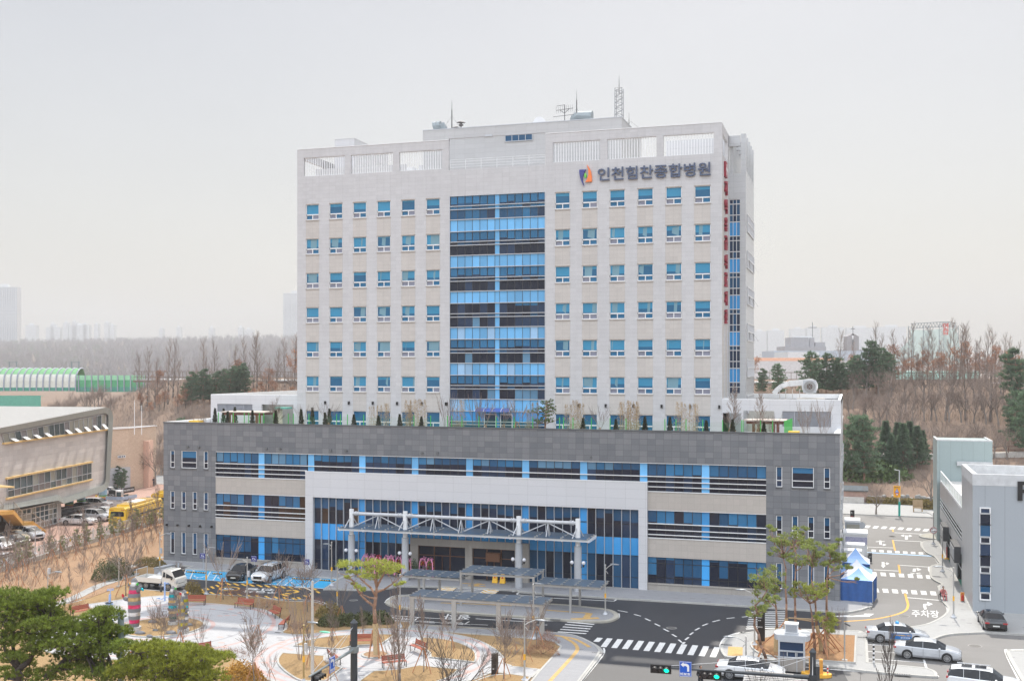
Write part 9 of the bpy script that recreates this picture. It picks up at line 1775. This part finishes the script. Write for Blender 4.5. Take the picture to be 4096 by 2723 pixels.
# buses
YB=paint('bus yellow',(.80,.52,.03))
def bus(rear,front,label,L=11.6,W=2.45):
    a,c=Vector(gd('Q',*rear,.17)),Vector(gd('Q',*front,.17));u=(c-a).normalized();n=Vector((-u.y,u.x));o=a+n*W/2;t=local(thing('coach',label,'bus',(*o,.17),math.atan2(u.y,u.x)));b=MB()
    pr=[(-W/2,.35),(-W/2,2.5),(-W/2+.06,2.95),(-W/2+.28,3.12),(W/2-.28,3.12),(W/2-.06,2.95),(W/2,2.5),(W/2,.35)];st_=[(0,.96,.0),(.12,1,0),(L-.5,1,0),(L-.15,.97,-.05),(L,.9,-.15)]
    rw=[[(x,y*s,z+(dz if z>2 else 0))for y,z in pr]for x,s,dz in st_]
    for i in range(len(rw)-1):
        for j in range(7):b.face([rw[i][j],rw[i][j+1],rw[i+1][j+1],rw[i+1][j]])
    b.face(rw[0][::-1]);b.face(rw[-1]);b.build('body',YB,t)
    b=MB()
    for s in(1,-1):f=[(.5,s*(W/2+.006),1.65),(L-.6,s*(W/2+.006),1.65),(L-.6,s*(W/2-.02),2.72),(.5,s*(W/2-.02),2.72)];b.face(f if s<0 else f[::-1])
    b.face([(L+.01,-1.05,1.2),(L+.01,1.05,1.2),(L-.1,1.0,2.7),(L-.1,-1.0,2.7)]);b.build('windows',CG,t)
    b=MB();P=[(-.012,y*.92,z)for y,z in((-.95,1.95),(-1.0,2.1),(-1.0,2.45),(-.85,2.6),(.85,2.6),(1.0,2.45),(1.0,2.1),(.95,1.95))];b.face(P[::-1]);b.build('rear_window',CG,t)
    b=MB();b.prism([(1.8,-.95),(3.6,-1.02),(8.8,-1.02),(9.6,-.9),(9.6,.9),(8.8,1.02),(3.6,1.02),(1.8,.95)],3.10,3.30);b.build('roof_pod',YB,t);b=MB();b.box(4.2,7.2,-.7,.7,3.302,3.36)
    b.build('air_conditioner',WHITE,t)
    for s in(1,-1):b=MB();b.box(-.03,.05,min(s*.85,s*1.12),max(s*.85,s*1.12),.75,1.0);b.build('taillight',TL,t);b=MB();b.box(-.03,.04,min(s*.5,s*1.0),max(s*.5,s*1.0),2.78,2.84);b.build('marker_light',TL,t)
    b=MB();text(b,'감사관광',(-.02,.62,1.45),(0,-1,0),(0,0,1),1.24,.2,.01,.02);text(b,'감사관광',(1.6,-W/2-.012,1.05),(1,0,0),(0,0,1),1.5,.25,.006,.02);b.build('lettering',DGREY,t);b=MB();b.box(-.02,.0,-.9,.9,.6,.62);b.box(-.02,0,-.3,.3,.75,.9);b.build('licence_plate',PLT,t)
    for x in(2.6,9.1):
        for s in(1,-1):wheel(t,x,s*(W/2-.15),.48,.3,s)
    return t
bus((1700,690),(2110,555),'long yellow coach parked behind the boundary fence');bus((2245,470),(2400,420),'second yellow coach mostly hidden behind the podium corner')
# ================================================================= PEOPLE
SKN=M('skin',(.45,.27,.19),.6,var=.05);HAIR=M('black hair',(.012,.01,.01),.6);SHO=M('shoe dark',(.03,.03,.035),.5)
def figure(label,loc,rz,J,edges,cloth,head=(0,0,1.6),facing=0,name='person',extras=()):
    t=local(thing('person',label,'person',loc,rz));me=bpy.data.meshes.new('body');me.from_pydata([j[:3]for j in J],edges,[]);me.materials.append(cloth);o=bpy.data.objects.new('body',me);SC.collection.objects.link(o);o.parent=t;o['_local']=1
    sk=o.modifiers.new('skin','SKIN');ly=me.skin_vertices[0]if me.skin_vertices else None
    if ly is None:me.attributes  # layer is created by the modifier helper below
    if ly is None:
        bm_=__import__('bmesh').new();bm_.from_mesh(me);bm_.verts.layers.skin.verify();bm_.to_mesh(me);bm_.free();ly=me.skin_vertices[0]
    for i,j in enumerate(J):r=j[3];ly.data[i].radius=(r,r*(.8 if i<3 else 1));ly.data[i].use_root=(i==0)
    sb=o.modifiers.new('sub','SUBSURF');sb.levels=sb.render_levels=2
    h=Vector(head);b=MB();b.lathe([(.03,-.13),(.055,-.11),(.075,-.04),(.082,.03),(.07,.10),(.03,.13)],12,tuple(h),sy=1.12);b.ball(h+Vector((0,-.095,-.02)),.014,.02,.02,6);b.ball(h+Vector((.08,0,-.01)),.012,.02,.03,6);b.ball(h+Vector((-.08,0,-.01)),.012,.02,.03,6);b.tube(h+Vector((0,.01,-.22)),h+Vector((0,.0,-.09)),.05,n=8);b.build('head',SKN,t,smooth=True)
    b=MB();b.lathe([(.084,-.02),(.094,.03),(.085,.09),(.05,.135),(.01,.15)],12,(h.x,h.y+.018,h.z),sy=1.15);b.ball(h+Vector((0,.05,-.02)),.08,.06,.09,8);b.build('hair',HAIR,t,smooth=True)
    b=MB()
    for s in(-1,1):b.ball(h+Vector((s*.03,-.088,.012)),.009,n=5);
    b.bar(h+Vector((-.025,-.088,-.065)),h+Vector((.025,-.088,-.065)),.008,.006);b.build('face_features',HAIR,t)
    for q,(w_,d_)in enumerate(extras):   # hands: palm with fingers
        w_=Vector(w_);d_=Vector(d_).normalized();sd_=d_.cross(Vector((0,1,0.1))).normalized();b=MB();b.tube(w_,w_+d_*.08,.028,.036,8)
        for f in range(4):o0=w_+d_*.075+sd_*(-.03+.02*f);L_=(.06,.075,.07,.055)[f];b.path([o0,o0+d_*L_*.5+Vector((0,-.008,0)),o0+d_*L_*.9+Vector((0,-.03,0))],[.0095,.009,.007],6)
        b.path([w_+d_*.02+sd_*-.03,w_+d_*.05+sd_*-.055,w_+d_*.075+sd_*-.06],[.011,.010,.008],6);b.build('hand',SKN,t)
    return t
# standing, arms folded in front, black coat
Jst=[(0,0,.95,.15),(0,.0,1.15,.155),(0,0,1.36,.165),(0,0,1.46,.07),(.09,0,.90,.10),(.11,-.01,.48,.075),(.12,.0,.08,.055),(.12,-.12,.04,.045),(-.09,0,.90,.10),(-.11,-.01,.48,.075),(-.12,.0,.08,.055),(-.12,-.12,.04,.045),(.19,0,1.38,.07),(.25,.02,1.12,.058),(.16,-.20,1.02,.045),(-.19,0,1.38,.07),(-.25,.02,1.12,.058),(-.16,-.20,1.05,.045)]
Est=[(0,1),(1,2),(2,3),(0,4),(4,5),(5,6),(6,7),(0,8),(8,9),(9,10),(10,11),(2,12),(12,13),(13,14),(2,15),(15,16),(16,17)]
dd_=(HC-1.75)*F_/(px('C',1750,1290)[1]-HY_);X_,Y_=at(px('C',1738,0)[0],dd_);figure('person in a black padded coat standing at the junction between the signals',(X_,Y_,.01),.5,Jst,Est,M('black coat',(.012,.012,.016),.7),(0,-.01,1.62),extras=(((.15,-.21,1.02),(-.7,-.5,.1)),((-.15,-.21,1.05),(.7,-.5,0))))
X_,Y_=gd('E',1378,998,.2);figure('small distant person in a dark jacket by the brick building',(X_,Y_,.2),0,Jst,Est,M('navy jacket',(.03,.035,.06),.7),(0,-.01,1.62),extras=(((.15,-.21,1.02),(-.7,-.5,.1)),((-.15,-.21,1.05),(.7,-.5,0))))
# seated in a wheelchair, hand raised to the face
Jsit=[(0,.05,.55,.15),(0,.07,.78,.155),(0,.05,.99,.165),(0,.02,1.09,.07),(.10,-.02,.55,.10),(.13,-.42,.58,.075),(.12,-.46,.20,.055),(.12,-.58,.14,.045),(-.10,-.02,.55,.10),(-.13,-.42,.58,.075),(-.12,-.46,.20,.055),(-.12,-.58,.14,.045),(.19,.04,1.01,.07),(.27,-.05,.78,.058),(.24,-.28,.70,.045),(-.19,.04,1.01,.07),(-.26,-.12,.82,.058),(-.11,-.20,1.05,.045)]
X_,Y_=gd('D',1615,695,.004);rzw=.25;figure('patient in pink pyjamas sitting in the wheelchair with one hand to the face',(X_,Y_,.004),rzw,Jsit,Est,M('pink pyjamas',(.55,.20,.19),.8,var=.08),(0,-.02,1.25),extras=(((.24,-.28,.70),(0,-1,0)),((-.11,-.20,1.05),(.3,-.1,1))))
t=local(thing('wheelchair','wheelchair at the edge of the side road carrying the pink clad patient','wheelchair',(X_,Y_,.004),rzw));b=MB();b.box(-.24,.24,-.3,.22,.40,.44);b.build('seat',BLACK,t);b=MB();b.box(-.24,.24,.22,.25,.44,.90);b.build('backrest',BLACK,t);b=MB()
for s in(-1,1):b.path([(s*.26,.30,.95),(s*.26,.22,.85),(s*.26,.22,.2)],.015,5);b.path([(s*.26,.22,.66),(s*.26,-.22,.66),(s*.26,-.30,.42),(s*.20,-.50,.12),(s*.20,-.62,.10)],.015,5);b.box(s*.13-.08,s*.13+.08,-.66,-.46,.09,.11)
b.build('frame',CHR,t)
for s in(-1,1):
    b=MB()
    for i in range(20):a0,a1=i*math.pi/10,(i+1)*math.pi/10;b.bar((s*.30,.12+.30*math.cos(a0),.30+.30*math.sin(a0)),(s*.30,.12+.30*math.cos(a1),.30+.30*math.sin(a1)),.03,.03);
    for i in range(8):a0=i*math.pi/4;b.bar((s*.30,.12,.30),(s*.30,.12+.29*math.cos(a0),.30+.29*math.sin(a0)),.006,.006)
    b.build('wheel',TYR,t);b=MB();b.tube((s*.22-.015,-.36,.09),(s*.22+.015,-.36,.09),.09,n=12);b.build('caster',TYR,t)
# a place word for the members of every modest group, so each label points at one thing
gr_={}
for o in SC.objects:
    if o.get('category')and o.get('group')and o.parent is None:gr_.setdefault(o['group'],[]).append(o)
ORD='first second third fourth fifth sixth seventh eighth ninth tenth eleventh twelfth thirteenth fourteenth fifteenth sixteenth seventeenth eighteenth nineteenth twentieth'.split()
def ordi(i):return ORD[i]if i<20 else('twenty '+ORD[i-20]if i<29 else 'thirty')
for gname,L in gr_.items():
    if not 2<=len(L)<=30 or len(set(o['label']for o in L))==len(L):continue
    L.sort(key=lambda o:(o.location.x*CT+o.location.y*ST)/max(1.,-o.location.x*ST+o.location.y*CT))
    for i,o in enumerate(L):o['label']=' '.join(o['label'].split()[:11])+', '+('leftmost of all' if i==0 else('rightmost of all' if i==len(L)-1 else ordi(i)+' from the left'))
# ================================================================= HAZE
b=MB();b.box(-3200,2400,-60,4200,-2,260)
hm=bpy.data.materials.new('haze');hm.use_nodes=True;nt_=hm.node_tree;nt_.nodes.remove(nt_.nodes['Principled BSDF'])
pv=nt_.nodes.new('ShaderNodeVolumePrincipled');pv.inputs['Color'].default_value=(.86,.86,.87,1);pv.inputs['Density'].default_value=.0003;pv.inputs['Anisotropy'].default_value=0
nt_.links.new(pv.outputs[0],nt_.nodes['Material Output'].inputs['Volume'])
hz=b.build('haze',hm,kind='stuff');tag(hz,'pale spring haze hanging over the whole district')
